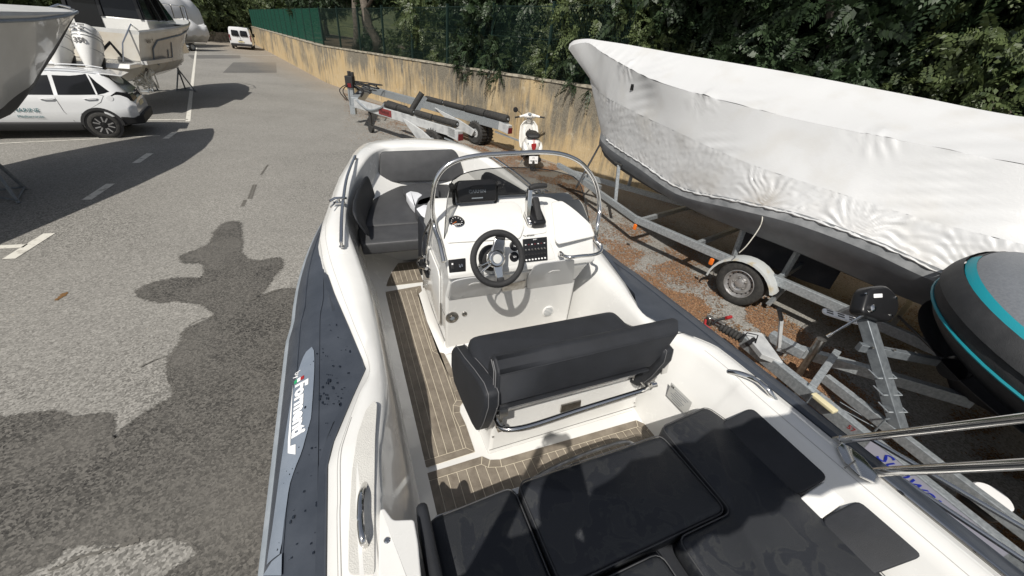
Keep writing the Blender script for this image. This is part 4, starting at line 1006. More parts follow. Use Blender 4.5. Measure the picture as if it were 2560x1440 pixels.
# locker doors below the dash
for pts, hp_ in (([(1127, 702), (1160, 694), (1253, 683), (1256, 715), (1246, 732), (1130, 755), (1120, 748)], (1187, 708)), ([(1336, 662), (1352, 656), (1436, 645), (1432, 700), (1428, 714), (1316, 724), (1318, 690)], (1385, 677))):
    d_ = pslab('L', pts, .010, 'locker_door', 'door_grey', con, .05, .004, .006)
    b = MB(); q = ponp('L', *hp_, .016); f_ = frame(q, DU, LV); b.slab(rpoly([(-.05, -.012), (.0, -.022), (.055, -.004), (.045, .01), (-.02, .014)], .012), .006, .004, f_); b.build('finger_pull', 'gelcoat_far', d_)
pslab('L', [(1256, 712), (1313, 700), (1310, 726), (1255, 736)], .004, 'glove_window', 'steel_dull', con, .006, .004, .001)
k_, R, c = disc('B', 1130, 793, 15.5, [(1, 0), (.98, .006), (.7, .010), (.66, .006), (.42, .006), (.38, .014), (0, .015)], 'filler_cap', 'steel_dull', con)
b = MB(); b.lathe([(R*.34, .0155), (0, .016)], c, BN, 14); b.build('cap_centre', 'grey_print', k_)
disc('B', 1161, 784.5, 6.5, [(1, 0), (.9, .006), (.5, .008), (.45, .003), (0, .003)], 'lock_barrel', 'steel_dull', con)
k_, R, c = disc('B', 1370, 778, 13.5, [(1, 0), (1, .004), (.9, .007), (0, .008)], 'vent', 'gelcoat', con)
for k in range(6):
    w_ = R*math.sqrt(max(0, 1-((k-2.5)/3.6)**2))*.75; b = MB(); b.box((0, 0, 0), (w_*2, .0035, .002), frame(c+BN*.0085+BV*((k-2.5)*R*.26), DU, BV)); b.build('slot', 'grey_print', k_, smooth=False)
# steering wheel
sw = MB(); WC = Vector((.838, 2.015, 1.695)); WV = Vector((0, .42, .907)).normalized(); WN = Vector((1, 0, 0)).cross(WV); RW = .166
sw.torus(WC, WN, RW, .0215, 48, 10, .8); steer = sw.build('steering_wheel', 'leather', rib, label='black leather steering wheel with chrome hub')
b = MB(); b.lathe([(.062, -.03), (.062, -.012), (.055, .0), (.046, .006), (.044, .0), (.032, .0), (.030, .006), (0, .008)], WC+WN*(-.02), WN, 28); hub = b.build('hub', 'steel', steer)
b = MB(); b.lathe([(.030, .0065), (0, .009)], WC+WN*(-.018), WN, 20); b.build('hub_badge', 'gelcoat_far', steer)
wd = lambda a: Vector((1, 0, 0))*math.cos(math.radians(a))+WV*math.sin(math.radians(a))
for a, off_, rr_, mm in ((196, .02, .006, 'steel'), (214, -.02, .006, 'steel')):
    d = wd(a); b = MB(); b.tube([WC-WN*.025+d*.045, WC-WN*.03+d*.11, WC+d*.160], [rr_, rr_, rr_*.8], 8); b.build('spoke', mm, steer)
for a, w0, w1, mm in ((275, .035, .026, 'steel'), (75, .05, .035, 'steel')):
    d = wd(a); s_ = WN.cross(d); b = MB()
    b.loft([[WC-WN*.03+d*r_+s_*w, WC-WN*(.03-.008*1)+d*r_+s_*w*.8, WC-WN*(.022)+d*r_-s_*w*.8, WC-WN*.03+d*r_-s_*w] for r_, w in ((.04, w0), (.10, (w0+w1)/2), (.14, w1))], True, True); b.build('spoke', mm, steer, bevel=.003)
    b = MB(); b.loft([[WC-WN*.028+d*r_+s_*w, WC-WN*.004+d*r_+s_*w*.8, WC-WN*.004+d*r_-s_*w*.8, WC-WN*.028+d*r_-s_*w] for r_, w in ((.125, w1*.95), (.145, w1*1.0), (.168, w1*1.15))], True, True); b.build('spoke_grip', 'leather', steer, bevel=.004)
b = MB(); b.cyl(WC-WN*.03, WC-WN*.10, .042, .062, 20); b.lathe([(.062, 0), (.085, -.02), (.09, -.05)], WC-WN*.09, WN, 22); b.build('steering_column', 'black_rough', steer)
# windscreen and arch
arch_px = [(1112, 652), (1101, 606), (1086, 562), (1081, 500), (1093, 444), (1128, 408), (1190, 390), (1290, 383), (1372, 381), (1425, 392), (1462, 416), (1489, 460), (1499, 520), (1492, 568), (1488, 592)]
ypl = [2.17, 2.26, 2.34, 2.38, 2.38, 2.38, 2.38, 2.38, 2.38, 2.38, 2.38, 2.38, 2.34, 2.28, 2.22]
AP = [BY(p[0], p[1], y) for p, y in zip(arch_px, ypl)]; AP[0:3] = [BX(1110, 655, .518), BX(1099, 606, .518), BX(1085, 562, .515)]; AP[-2:] = [BX(1493, 566, 1.735), BX(1489, 592, 1.73)]
ws = thing if False else None
def skinw(i, n, lvl):                             # acrylic: plan curve wraps round the console
    t = i/n; u = -1+2*t; x = lerp(.56, 1.70, t)+.02*math.sin(u*PI)*0
    yb = 2.30+.34*(1-abs(u)**4.5); zb = 1.66+.205*(1-abs(u)**5.); top = 2.10-.06*abs(u)**2-.40*max(0, (abs(u)-.80)/.20)**2.2; top = max(top, zb+.012)
    yt = yb-.02+.0
    xx = CX+.185+(x-CX-.185)*(1.0+.02*lvl)
    return Vector((xx, lerp(yb, yt, lvl), lerp(zb, top, lvl)))
nW = 40; b = MB(); b.loft([[skinw(i, nW, l/6) for i in range(nW+1)] for l in range(7)], closed=False)
wsc = b.build('windscreen', 'acrylic', rib, angle=80, label='smoked curved acrylic windscreen round the console')
b = MB(); b.tube([skinw(i, nW, 1) for i in range(nW+1)], .0035, 6); b.build('screen_edge', 'black', wsc)
b = MB(); b.tube(smooth_line(AP, 6), .0155, 12); arch = b.build('screen_arch', 'steel', rib, label='polished steel arch over the windscreen')
P_ = [BY(1488, 592, 2.22), BY(1491, 603, 2.17), BY(1503, 615, 2.13), BY(1501, 629, 2.09), BY(1484, 637, 2.06), BY(1453, 640, 2.05), BY(1423, 643, 2.06), BY(1405, 638, 2.12)]
b = MB(); b.tube(smooth_line(P_, 5), .013, 10); b.cyl(P_[-1], P_[-1]+Vector((0, .03, .0)), .019, n=12); b.build('grab_rail', 'steel', arch)
for dx in (0, 12):
    P_ = [BX(1082-dx*.2, 545, .535), BX(1072-dx, 590, .53), BX(1066-dx*.7, 640, .53), BX(1070-dx*.1, 668, .54), BX(1082, 676, .56)]
    b = MB(); b.tube(smooth_line(P_, 5), .009, 8); b.build('side_stay', 'steel', arch)
for px, py in ((1087, 548), (1100, 589)):
    b = MB(); b.lathe([(.010, 0), (.008, .005), (0, .007)], BX(px, py, .545), (-1, 0, 0), 10); b.build('screw_cap', 'steel', wsc)
# forward console seat and step handle
b = MB(); b.slab(rpoly([(-.42, -.05), (.42, -.05), (.42, .44), (-.42, .44)], .05), .09, .03, frame((1.11, 3.16, 1.18), (-1, 0, 0), (0, -.15, 1))); b.build('console_front_backrest', 'vinyl', rib)
b = MB(); b.slab(rpoly([(-.05, .0), (.34, .0), (.30, .46), (.02, .46)], .05), .035, .012, frame((.562, 3.13, 1.12), (0, -1, 0), (0, 0, 1)) @ Matrix.Translation((0, 0, 0)))
b.build('console_side_pad', 'vinyl', rib)
P_ = [BX(1062, 642, .50), BX(1048, 645, .49), BX(1044, 655, .49), BX(1050, 668, .49), BX(1066, 672, .51)]
b = MB(); b.tube(P_, .012, 8); b.build('hand_hold', 'steel', con)
for py in (705, 715): b = MB(); b.box(BX(1060, py, .548), (.02, .02, .035)); b.build('hinge', 'steel_dull', con, bevel=.003)
for z_, y_, xa_, xb_ in ((1.276, 2.2715, .575, 1.645), (.853, 2.304, .60, 1.65)):
    b = MB(); b.tube([(xa_, y_, z_), (xb_, y_, z_)], .0022, 4); b.build('sealant_line', 'joint', con)
b = MB(); b.tube([(.5585, 2.30, 1.10), (.5585, 2.95, 1.08)], .0022, 4); b.tube([(.5585, 2.44, 1.10), (.5585, 2.44, 1.44)], .0022, 4); b.build('hatch_joint', 'joint', con)
# ---------- helm bench ----------
box = MB(); b = box
b.loft([[Vector(p) for p in r_] for r_ in ([(.575, 1.305, .752), (1.69, 1.305, .752), (1.69, 1.78, .752), (.575, 1.78, .752)], [(.59, 1.315, .79), (1.68, 1.315, .79), (1.68, 1.76, .79), (.59, 1.76, .79)], [(.605, 1.33, 1.10), (1.66, 1.33, 1.10), (1.66, 1.74, 1.10), (.605, 1.74, 1.10)], [(.60, 1.30, 1.125), (1.67, 1.30, 1.125), (1.67, 1.745, 1.125), (.60, 1.745, 1.125)], [(.60, 1.285, 1.215), (1.67, 1.285, 1.215), (1.67, 1.745, 1.215), (.60, 1.745, 1.215)])], True, True)
bench = b.build('helm_bench', 'gelcoat', rib, bevel=.018, bseg=3, label='white helm bench box with charcoal double seat')
b = MB(); b.slab(rpoly([(.535, 1.33), (1.60, 1.33), (1.60, 1.70), (.535, 1.70)], .08), .172, .05, T3(0, 0, 1.218), .006); sc_ = b.build('bench_cushion', 'vinyl', bench)
b = MB(); b.tube([(.575, 1.36, 1.374), (.575, 1.67, 1.374)], .003, 4); b.tube([(.57, 1.69, 1.33), (.56, 1.70, 1.25)], .003, 4)
b = MB(); b.tube([(.602, 1.3265, 1.104), (1.662, 1.3265, 1.104)], .0022, 4); b.tube([(.588, 1.313, .792), (1.68, 1.313, .792)], .0022, 4); b.build('sealant_line', 'joint', bench)
# backrest
bf = frame((1.115, 1.165, 1.335), (1, 0, 0), (0, .22, .975))
b = MB(); b.loft([[bf @ Vector((x-max(0, x)*.30*(1-max(0, v)/.275), v, w)) for v, w in ((0, -.02), (.0, -.11), (.08, -.135), (.20, -.12), (.27, -.075), (.275, -.03), (.22, .02), (.10, .01))] for x in (-.575, -.56, -.3, 0, .3, .55, .575)], True, True)
bk = b.build('bench_backrest', 'vinyl', bench, bevel=.022, bseg=3)
ST = []
for dv in (0, .016):
    b = MB(); b.tube([bf @ Vector((-.582+dv*.2, v, w)) for v, w in ((.02, -.02+dv-.008), (.13, -.02+dv), (.22, -.01+dv), (.262, -.045+dv))], .0028, 4); b.build('stitching', 'stitch', bk)
b = MB(); b.tube([bf @ Vector((x, .212+.004*math.sin(x*3), .021)) for x in [-.57+.114*i for i in range(11)]], .003, 4); b.build('stitching', 'vinyl', bk)
b = MB(); b.box((-.09, -.006, -.055), (.93, .008, .10), bf); b.build('backrest_board', 'vinyl', bk, smooth=False)
# bolsters left and right of the seat
for s_, xo in ((-1, .52), (1, 1.60)):
    prof = [(1.80, 1.08), (1.80, 1.20), (1.73, 1.285), (1.55, 1.345), (1.38, 1.415), (1.23, 1.465), (1.165, 1.455), (1.155, 1.38), (1.20, 1.22), (1.265, 1.07), (1.34, 1.04), (1.55, 1.0), (1.72, .99)]
    b = prism_x(prof, xo-.045, xo+.04); bo = b.build('side_bolster', 'vinyl', bench, bevel=.02, bseg=3)
    for dx in (-.028, .022):
        b = MB(); b.tube([(xo+dx, y+.002, z+.002) for y, z in [(1.80, 1.12), (1.80, 1.20), (1.73, 1.287), (1.55, 1.347), (1.38, 1.417), (1.23, 1.467), (1.163, 1.455), (1.153, 1.38), (1.197, 1.22), (1.26, 1.07)]], .0022, 4); b.build('stitching', 'stitch', bo)
# hinge plates and foot bar
for xo in (.585, 1.63):
    b = MB(); b.slab(rpoly([(-.025, -.075), (.025, -.075), (.03, .085), (-.015, .085)], .008), .006, .002, frame((xo, 1.19, 1.33), (1, 0, 0), (0, .2, 1))); b.cyl((xo-.03, 1.205, 1.25), (xo+.03, 1.205, 1.25), .011); b.build('hinge_plate', 'steel', bench)
    b = MB(); b.beam((xo+.01, 1.24, 1.24), (xo+.01, 1.235, 1.10), .035, .012, (0, 1, 0)); b.cyl((xo+.0, 1.225, 1.10), (xo+.04, 1.225, 1.10), .02); b.build('hinge_arm', 'steel', bench)
P_ = [BY(1248, 1066, 1.20), BY(1262, 1073, 1.17), BY(1290, 1072, 1.15), BY(1340, 1060, 1.15), BY(1450, 1024, 1.15), BY(1560, 990, 1.15), BY(1612, 974, 1.16), BY(1618, 968, 1.20)]
b = MB(); b.tube(smooth_line(P_, 5), .0145, 12); fb_ = b.build('foot_bar', 'steel', bench)
for p in (P_[0], P_[-1]): b = MB(); b.cyl(p, p+Vector((0, .11, -.005)), .012); b.box(p+Vector((0, .098, 0)), (.06, .012, .05)); b.build('bar_bracket', 'steel', fb_)
q = [BY(*p, 1.306) for p in [(1403, 1013), (1452, 1000), (1450, 1016), (1400, 1030)]]
b = MB(); b.hexa([p+Vector((0, .004, 0)) for p in q]+[p+Vector((0, -.006, 0)) for p in q]); b.build('latch_plate', 'steel_dull', bench, smooth=False)
for p in ((1232, 1092), (1586, 1007)): b = MB(); b.lathe([(.006, 0), (.005, .004), (0, .005)], BY(*p, 1.31), (0, -1, 0), 8); b.build('screw', 'steel', bench)
# maker's plate on the starboard coaming
q = [BX(*p, 1.745) for p in [(1680, 955), (1732, 1005), (1718, 1040), (1668, 988)]]
u_ = (q[1]-q[0]); v_ = (q[0]-q[3]); cc = (q[0]+q[1]+q[2]+q[3])/4; fr = frame(cc, u_, v_); w2, h2 = u_.length/2, v_.length/2
if (fr.to_3x3() @ Vector((0, 0, 1))).x > 0: pass
b = MB(); b.slab(rpoly([(-w2, -h2), (w2, -h2), (w2, h2), (-w2, h2)], .004), .002, .0008, fr @ Matrix.Translation((0, 0, .004))); mp = b.build('makers_plate', 'gelcoat_far', rib)
put_text('CE', .02, 'black_print', mp, fr @ Vector((-w2*.75, h2*.65, .0075)), fr.to_3x3() @ Vector((1, 0, 0)), fr.to_3x3() @ Vector((0, 1, 0)))
for k in range(6): b = MB(); b.box((w2*(.1 if k < 2 else -.1), h2*(.62-.27*k), .007), (w2*(1.3-.25*(k % 3)), h2*.07, .0005), fr); b.build('print_line', 'grey_print', mp, smooth=False)
# ---------- aft cockpit: locker, sunpads, side pads, arch ----------
b = MB(); b.box((.95, -.42, .91), (1.56, 2.66, .32)); b.build('stern_locker', 'gelcoat', rib, bevel=.012)
b = MB(); b.box((.95, -.46, 1.077), (1.60, 2.66, .016)); b.build('locker_top', 'vinyl', rib, bevel=.004)
b = MB(); b.tube(smooth_line([Vector(p) for p in ((.62, .86, 1.05), (.68, .925, 1.06), (.95, .955, 1.065), (1.20, .955, 1.065), (1.27, .93, 1.06), (1.30, .87, 1.05))], 5), .012, 8); b.build('lid_lip', 'steel_dull', rib)
def pad(poly, z, t, label, rr=.05, m='vinyl_wet', cr=.008, rim=.028):
    b = MB(); b.slab(rpoly(poly, rr), t, rim, T3(0, 0, z), cr); o = b.build('sunpad_cushion', m, rib, label=label)
    P = rpoly(poly, rr); C0 = Vector((sum(p[0] for p in P)/len(P), sum(p[1] for p in P)/len(P)))
    b = MB(); pts = [Vector((lerp(p[0], C0.x, .012), lerp(p[1], C0.y, .012), z+t-.004)) for p in P]; b.tube(pts+[pts[0]], .003, 4, caps=False); b.build('piping', 'vinyl_top', o); return o
pad([(.125, .845), (.520, .865), (.515, -.5), (.125, -.5)], 1.088, .10, 'left sunpad cushion beside the port coaming')
pad([(.537, .87), (1.375, .865), (1.39, .435), (.537, .435)], 1.088, .10, 'middle square sunpad cushion')
pad([(1.397, .425), (1.397, .905), (1.77, .935), (1.805, .82), (1.795, -.5), (1.075, -.5), (1.075, .425)], 1.088, .105, 'large L-shaped sunpad cushion on the starboard side', rr=.045)
pad([(.537, .415), (.98, .415), (.99, -.5), (.537, -.5)], 1.088, .10, 'small filler cushion at the stern')
b = MB(); b.slab(rpoly([(-.6, 0), (.60, 0), (.62, .22), (-.6, .22)], .04), .045, .02, frame((.088, .24, 1.10), (0, 1, 0), (0, 0, 1))); b.build('side_pad', 'vinyl', rib, label='upright charcoal pad along the port coaming')
for q4 in ([(1800, 1062), (1880, 1021), (2072, 1196), (1990, 1242)], [(2050, 1300), (2147, 1251), (2312, 1390), (2150, 1450)]):
    p0_, n_ = Vector((1.80, 0, 1.20)), Vector((-.10, 0, .13)).normalized(); P = [BP(*q, p0_, n_) for q in q4]
    u_ = Vector((0, -1, 0)); v_ = n_.cross(u_); f_ = frame(p0_, u_, v_); b = MB()
    b.slab(rpoly([((p-p0_).dot(u_), (p-p0_).dot(v_)) for p in P], .035), .022, .008, f_ if (f_.to_3x3() @ Vector((0, 0, 1))).z > 0 else f_); b.build('side_pad', 'vinyl', rib, label='dark pad set into the starboard coaming')
b = MB(); b.hexa([Vector(p) for p in ((1.76, .255, 1.08), (1.99, .255, 1.08), (1.99, .365, 1.08), (1.76, .365, 1.08), (1.76, .26, 1.19), (1.985, .262, 1.335), (1.985, .36, 1.335), (1.76, .36, 1.19))]); b.build('pad_divider', 'gelcoat', rib, bevel=.006)
b = MB(); b.hexa([Vector(p) for p in ((1.76, -.30, 1.08), (1.99, -.30, 1.08), (1.99, -.05, 1.08), (1.76, -.05, 1.08), (1.76, -.30, 1.19), (1.985, -.30, 1.335), (1.985, -.055, 1.335), (1.76, -.055, 1.19))]); b.build('pad_divider', 'gelcoat', rib, bevel=.006)
# polished edge strip along the starboard deck
b = MB(); P_ = [Vector((2.106, .42, 1.322)), Vector((2.117, .2, 1.322)), Vector((2.12, -.2, 1.322)), Vector((2.12, -1.2, 1.322))]; b.tube(P_, .008, 6); b.build('edge_strip', 'steel', rib)
# fairing plate at the foot of the arch
q = [B(*p, 1.345) for p in [(2084, 1128), (2092, 1119), (2112, 1124), (2148, 1152), (2184, 1196), (2176, 1216), (2140, 1200), (2103, 1165)]]
b = MB(); b.slab([(p.x, p.y) for p in q], .012, .003, T3(0, 0, 1.366)); fp_ = b.build('arch_base_plate', 'steel', rib)
b = MB(); b.beam(B(2112, 1170, 1.380), B(2138, 1152, 1.380), .006, .006); b.build('hinge_pin', 'steel_dull', fp_)
archp = None
for side in (1, -1):
    mx = (lambda x: x) if side > 0 else (lambda x: 2*CX-x)
    X = 2.10; a0, a1 = BX(2098, 1101, X), BX(2560, 1045, X); c0, c1 = BX(2160, 1182, X), BX(2560, 1160, X)
    da, dc = (a1-a0).normalized(), (c1-c0).normalized()
    for p0, d, r_ in ((a0, da, .0175), (c0, dc, .0205)):
        topt = (2.66-p0.z)/d.z; e = p0+d*topt; P_ = [p0-d*.02, p0+d*topt*.5, e]
        P_ = [Vector((mx(p.x), p.y, p.z)) for p in P_]; b = MB(); b.tube(P_, r_, 14); o = b.build('arch_leg', 'steel', rib)
        b = MB(); b.tube([P_[0], P_[0]+(P_[1]-P_[0]).normalized()*.035], r_*1.22, 14); b.build('leg_collar', 'steel', o)
e1 = a0+da*((2.66-a0.z)/da.z); e2 = c0+dc*((2.66-c0.z)/dc.z)
for e in (e1, e2): b = MB(); b.tube([(2*CX-2.10, e.y, 2.66), (2.10, e.y, 2.66)], .02, 12); b.build('arch_crossbar', 'steel', rib)
# lower chrome rails beside the tube (boarding ladder rails)
for (pa, pb, x_) in (((2236, 1186), (2556, 1398), 2.34), ((2330, 1186), (2556, 1318), 2.40)):
    p0, p1 = BX(*pa, x_), BX(*pb, x_); d = (p1-p0).normalized(); b = MB(); b.tube([p0-d*.25, p1+d*.4], .0125, 10); b.build('stern_rail', 'steel', rib)
# unseen folded canopy assumed on the arch, added for its shadow across the sunpads
cz = 2.74; b = MB(); rings = []
for i in range(26):
    x = -.05+2.0*i/25; r_ = .13*(1-abs(i/12.5-1)**6*.5)*(1+.08*math.sin(i*1.9)); c_ = Vector((x, (e1.y+e2.y)/2-.03, cz+.03))
    rings.append([c_+Vector((0, 1.45*r_*math.cos(2*PI*j/14), r_*math.sin(2*PI*j/14)*(1+.07*math.sin(j*3+i)))) for j in range(14)])
b.loft(rings, True, True); cpy = b.build('unseen_canopy', 'navy'); cpy.rotation_euler = (0, 0, AB)
tag(cpy, 'unseen rolled navy canopy assumed on top of the stern arch, added for its shadow on the sunpads', 'canopy')
# black and white padded bags lying on the bow sunpad
def bag(pts, z, name, lab, h=.09):
    o = thing(name, lab, 'cushion', RB @ Vector((B(*pts[0], z).x, B(*pts[0], z).y, z)), AB)
    P = [B(x, y, z+h*.6) for x, y in pts]; poly = rpoly([(p.x, p.y) for p in P], .05, 5)
    b = MB(); b.slab(poly, h*.62, .02, T3(0, 0, z+.0)); b.build('bag_side', 'vinyl_top', o)
    b = MB(); b.slab(poly, h*.36, .014, T3(0, 0, z+h*.62+.001)); b.build('bag_top', 'vinyl_top', o); return o, P
zb_ = 1.222
o1, P1 = bag([(1006, 476), (1018, 468), (1055, 462), (1095, 470), (1100, 520), (1075, 515), (1045, 522), (1030, 512)], zb_, 'seat_bag', 'farther black-topped white padded cushion lying on the bow sunpad')
o2, P2_ = bag([(1036, 524), (1046, 506), (1085, 495), (1120, 505), (1115, 560), (1080, 556), (1055, 556), (1040, 540)], zb_, 'seat_bag', 'nearer black-topped white padded cushion lying against the windscreen')
for o_, pts in ((o1, [(1015, 491), (1026, 485), (1045, 488), (1056, 494), (1046, 503), (1038, 523), (1025, 508)]), (o2, [(1041, 529), (1060, 519), (1080, 522), (1084, 536), (1095, 562), (1070, 557), (1054, 546)])):
    b = MB(); P = [B(x, y, zb_+.06) for x, y in pts]; b.slab(rpoly([(p.x, p.y) for p in P], .015), .0945, .008, T3(0, 0, zb_+.002)); b.build('white_panel', 'white_vinyl', o_)
# lettering moulded on the deck
q = B(1028, 356, 1.68); put_text('FORMENTI', .10, 'grey_print' if False else 'door_grey', rib, Vector((q.x, 5.50, 1.672)), (1, 0, 0), (0, 1, .02))
q = B(1318, 489, 1.47); put_text('NATIO', .075, 'grey_print', rib, Vector((q.x, q.y, q.z+.025)), (-.1, -1, 0), (1, -.1, .0))
# =====================================================================
# shrink-wrapped sailing yacht on its trailer, right
# =====================================================================
SC = Vector((2.72, 6.88, 0)); SD = Vector((-.678, .736, 0)).normalized(); SN = Vector((SD.y, -SD.x, 0))  # SN: to the far side (away from the lens)
if SN.dot(SC) < 0: SN = -SN
def SX(px, py, off): q = SC-SN*off; return GV(px, py, (q.x, q.y), (SD.x, SD.y))   # point on a plane parallel to the keel, off towards us
def along(p): return (Vector(p)-SC).dot(SD)
yb = thing('sailing_yacht', 'grey hulled sailing yacht under white shrink wrap standing on a trailer', 'boat', (3.4, 6.1, 0))
cov = thing('shrink_wrap_cover', 'wrinkled white shrink wrap cover tented over the grey sailing yacht', 'boat cover', (3.4, 6.1, 1.2))
# half-section curves, from bow (a large) to stern: (a, offset from keel plane, z)
def curve(pts, offs, ext=5.2):
    out = []
    for (px, py), o in zip(pts, offs): p = SX(px, py, o); out.append((along(p), o, p.z))
    a, o, z = out[-1]; a2, o2, z2 = out[-2]
    out.append((a-ext, o*.82, z+.0*(z-z2))); return out
ridge = curve([(1424, 110), (1436, 101), (1470, 97), (1500, 101), (1560, 110), (1700, 135), (1850, 160), (2000, 186), (2300, 243), (2560, 292)], [0]*10)
upc = curve([(1421, 122), (1433, 112), (1470, 108), (1510, 135), (1580, 175), (1650, 207), (1850, 262), (2000, 300), (2300, 360), (2560, 412)], [0, .05, .10, .22, .42, .64, .80, .85, .88, .88])
lowc = curve([(1474, 196), (1480, 205), (1488, 218), (1508, 238), (1558, 266), (1660, 315), (1850, 400), (2000, 452), (2300, 545), (2560, 612)], [0, .03, .07, .18, .38, .66, .98, 1.08, 1.12, 1.12])
hem = curve([(1503, 330), (1504, 335), (1508, 340), (1530, 360), (1600, 405), (1700, 470), (1850, 505), (2000, 540), (2200, 612), (2400, 700)], [0, .02, .06, .20, .50, .80, 1.12, 1.22, 1.27, 1.28])
AEND = min(c[-1][0] for c in (ridge, upc, lowc, hem))+.6
def samp(c, t):           # t 0..1 bow to stern, by distance along the keel
    a = lerp(c[0][0], AEND, t**1.25)
    for i in range(len(c)-1):
        if c[i+1][0] <= a or i == len(c)-2: break
    u = min(1, max(0, (c[i][0]-a)/max(1e-6, c[i][0]-c[i+1][0])))
    def tan(k, j):
        j0, j1 = max(0, j-1), min(len(c)-1, j+1); return (c[j1][k]-c[j0][k])/(c[j1][0]-c[j0][0]) if c[j1][0] != c[j0][0] else 0
    h = c[i+1][0]-c[i][0]; out = []
    for k in (1, 2):
        m0, m1 = tan(k, i)*h, tan(k, i+1)*h; m0 = max(-3*abs(c[i+1][k]-c[i][k])-.02, min(3*abs(c[i+1][k]-c[i][k])+.02, m0)); m1 = max(-3*abs(c[i+1][k]-c[i][k])-.02, min(3*abs(c[i+1][k]-c[i][k])+.02, m1))
        out.append((2*u**3-3*u*u+1)*c[i][k]+(u**3-2*u*u+u)*m0+(-2*u**3+3*u*u)*c[i+1][k]+(u**3-u*u)*m1)
    return a, out[0], out[1]
rr_ = np.random.default_rng(3)
def vnoise(x, y, s=0):
    xi, yi = math.floor(x), math.floor(y); fx, fy = x-xi, y-yi; fx = fx*fx*(3-2*fx); fy = fy*fy*(3-2*fy)
    h = lambda a, b_: (math.sin((a*127.1+b_*311.7+s*74.7))*43758.5453) % 1.0
    return lerp(lerp(h(xi, yi), h(xi+1, yi), fx), lerp(h(xi, yi+1), h(xi+1, yi+1), fx), fy)*2-1
pull = [(along(SX(1905, 515, 1.15)), SX(1905, 515, 1.15).z), (along(SX(2140, 590, 1.12)), SX(2140, 590, 1.12).z), (along(SX(2470, 700, 1.15)), SX(2470, 700, 1.15).z)]
tufts = [SX(1768, 232, .72), SX(2205, 330, .80), SX(1575, 158, .3)]
def wrinkle(p, band, v):
    a, z = along(p), p.z; h = 0
    if band == 2:          # lower skirt, crumpled
        rg = lambda x, y, s_: (1-abs(vnoise(x, y, s_)))**2; m_ = .5+.5*vnoise(a*1.9, z*2.5, 7); h += .007*vnoise(a*4, z*3.5, 1)+.010*m_*rg(a*12+z*9, z*2.6+a*1.5, 2)+.010*(1-m_)*rg(a*2.6-z*2, z*15+a*5, 4)+.006*rg(a*24+z*18, z*6, 5)*m_+.0022*vnoise(a*30, z*30, 6)
        for k, (pa, pz) in enumerate(pull):
            dx, dz = a-pa, z-pz; r_ = math.hypot(dx, dz)
            if r_ < .85: h += (.006+.007*vnoise(math.atan2(dz, dx)*6, k, 3))*math.sin(math.atan2(dz, dx)*(22+k*5)+9*vnoise(a*4.5, z*4.5, 9))*math.exp(-((r_-.30)/.24)**2)*max(0, min(1, dz*8+.3))
        h += .0035*math.sin(a*62+3*vnoise(a*4, z*2, 4))*max(0, 1-v*3.2)*max(0, .3+vnoise(a*1.3, 3, 12))
        h += .012*abs(vnoise(a*16+z*22, z*34-a*9, 6))*max(0, v*6-5)*1.6
    else:
        nb = max(0, min(1, (a-(hem[0][0]-.9))/.8)); h += nb*(.012*(1-abs(vnoise(a*9+z*2, z*1.6, 31)))**2)
        h += .011*vnoise(a*1.6, z*1.9, 3)+.004*vnoise(a*5, z*3.2, 13)
        h += .010*math.sin(z*46+a*14+4*vnoise(a*2, z*2, 8))*max(0, vnoise(a*1.3, z*1.6+band, 11)-.15)
    for q in tufts:
        d = p-q; r_ = d.length
        if r_ < .55: h += .032*math.exp(-(r_/.06)**2)+.0065*math.sin(math.atan2(d.z, d.dot(SD))*11+5*vnoise(a*6, z*6, 2))*math.exp(-((r_-.16)/.13)**2)*(1 if d.z < 0 else .35)
    return h
NU = 420; grid = []
for i in range(NU+1):
    t = i/NU; C4 = [samp(c, t) for c in (ridge, upc, lowc, hem)]; row = []
    for band in range(3):
        n_ = (10, 16, 34)[band]
        for j in range(n_+1):
            v = j/n_; a0, o0, z0 = C4[band]; a1, o1, z1 = C4[band+1]
            sag = -.02*math.sin(PI*v)*(1 if band < 2 else .3)
            a, o, z = lerp(a0, a1, v), lerp(o0, o1, v), lerp(z0, z1, v)
            p = SC+SD*a-SN*o+Vector((0, 0, z)); nr = (-SN*(z0-z1)+Vector((0, 0, 1))*(o1-o0)); nr = nr.normalized() if nr.length > 1e-5 else -SN
            row.append(p+nr*(wrinkle(p, band, v)*min(1, o*5)+sag*min(1, o*3)))
    grid.append(row)
b = MB()
for k0, k1 in ((0, 11), (11, 28), (28, 63)): b.loft([r_[k0:k1] for r_ in grid], closed=False)
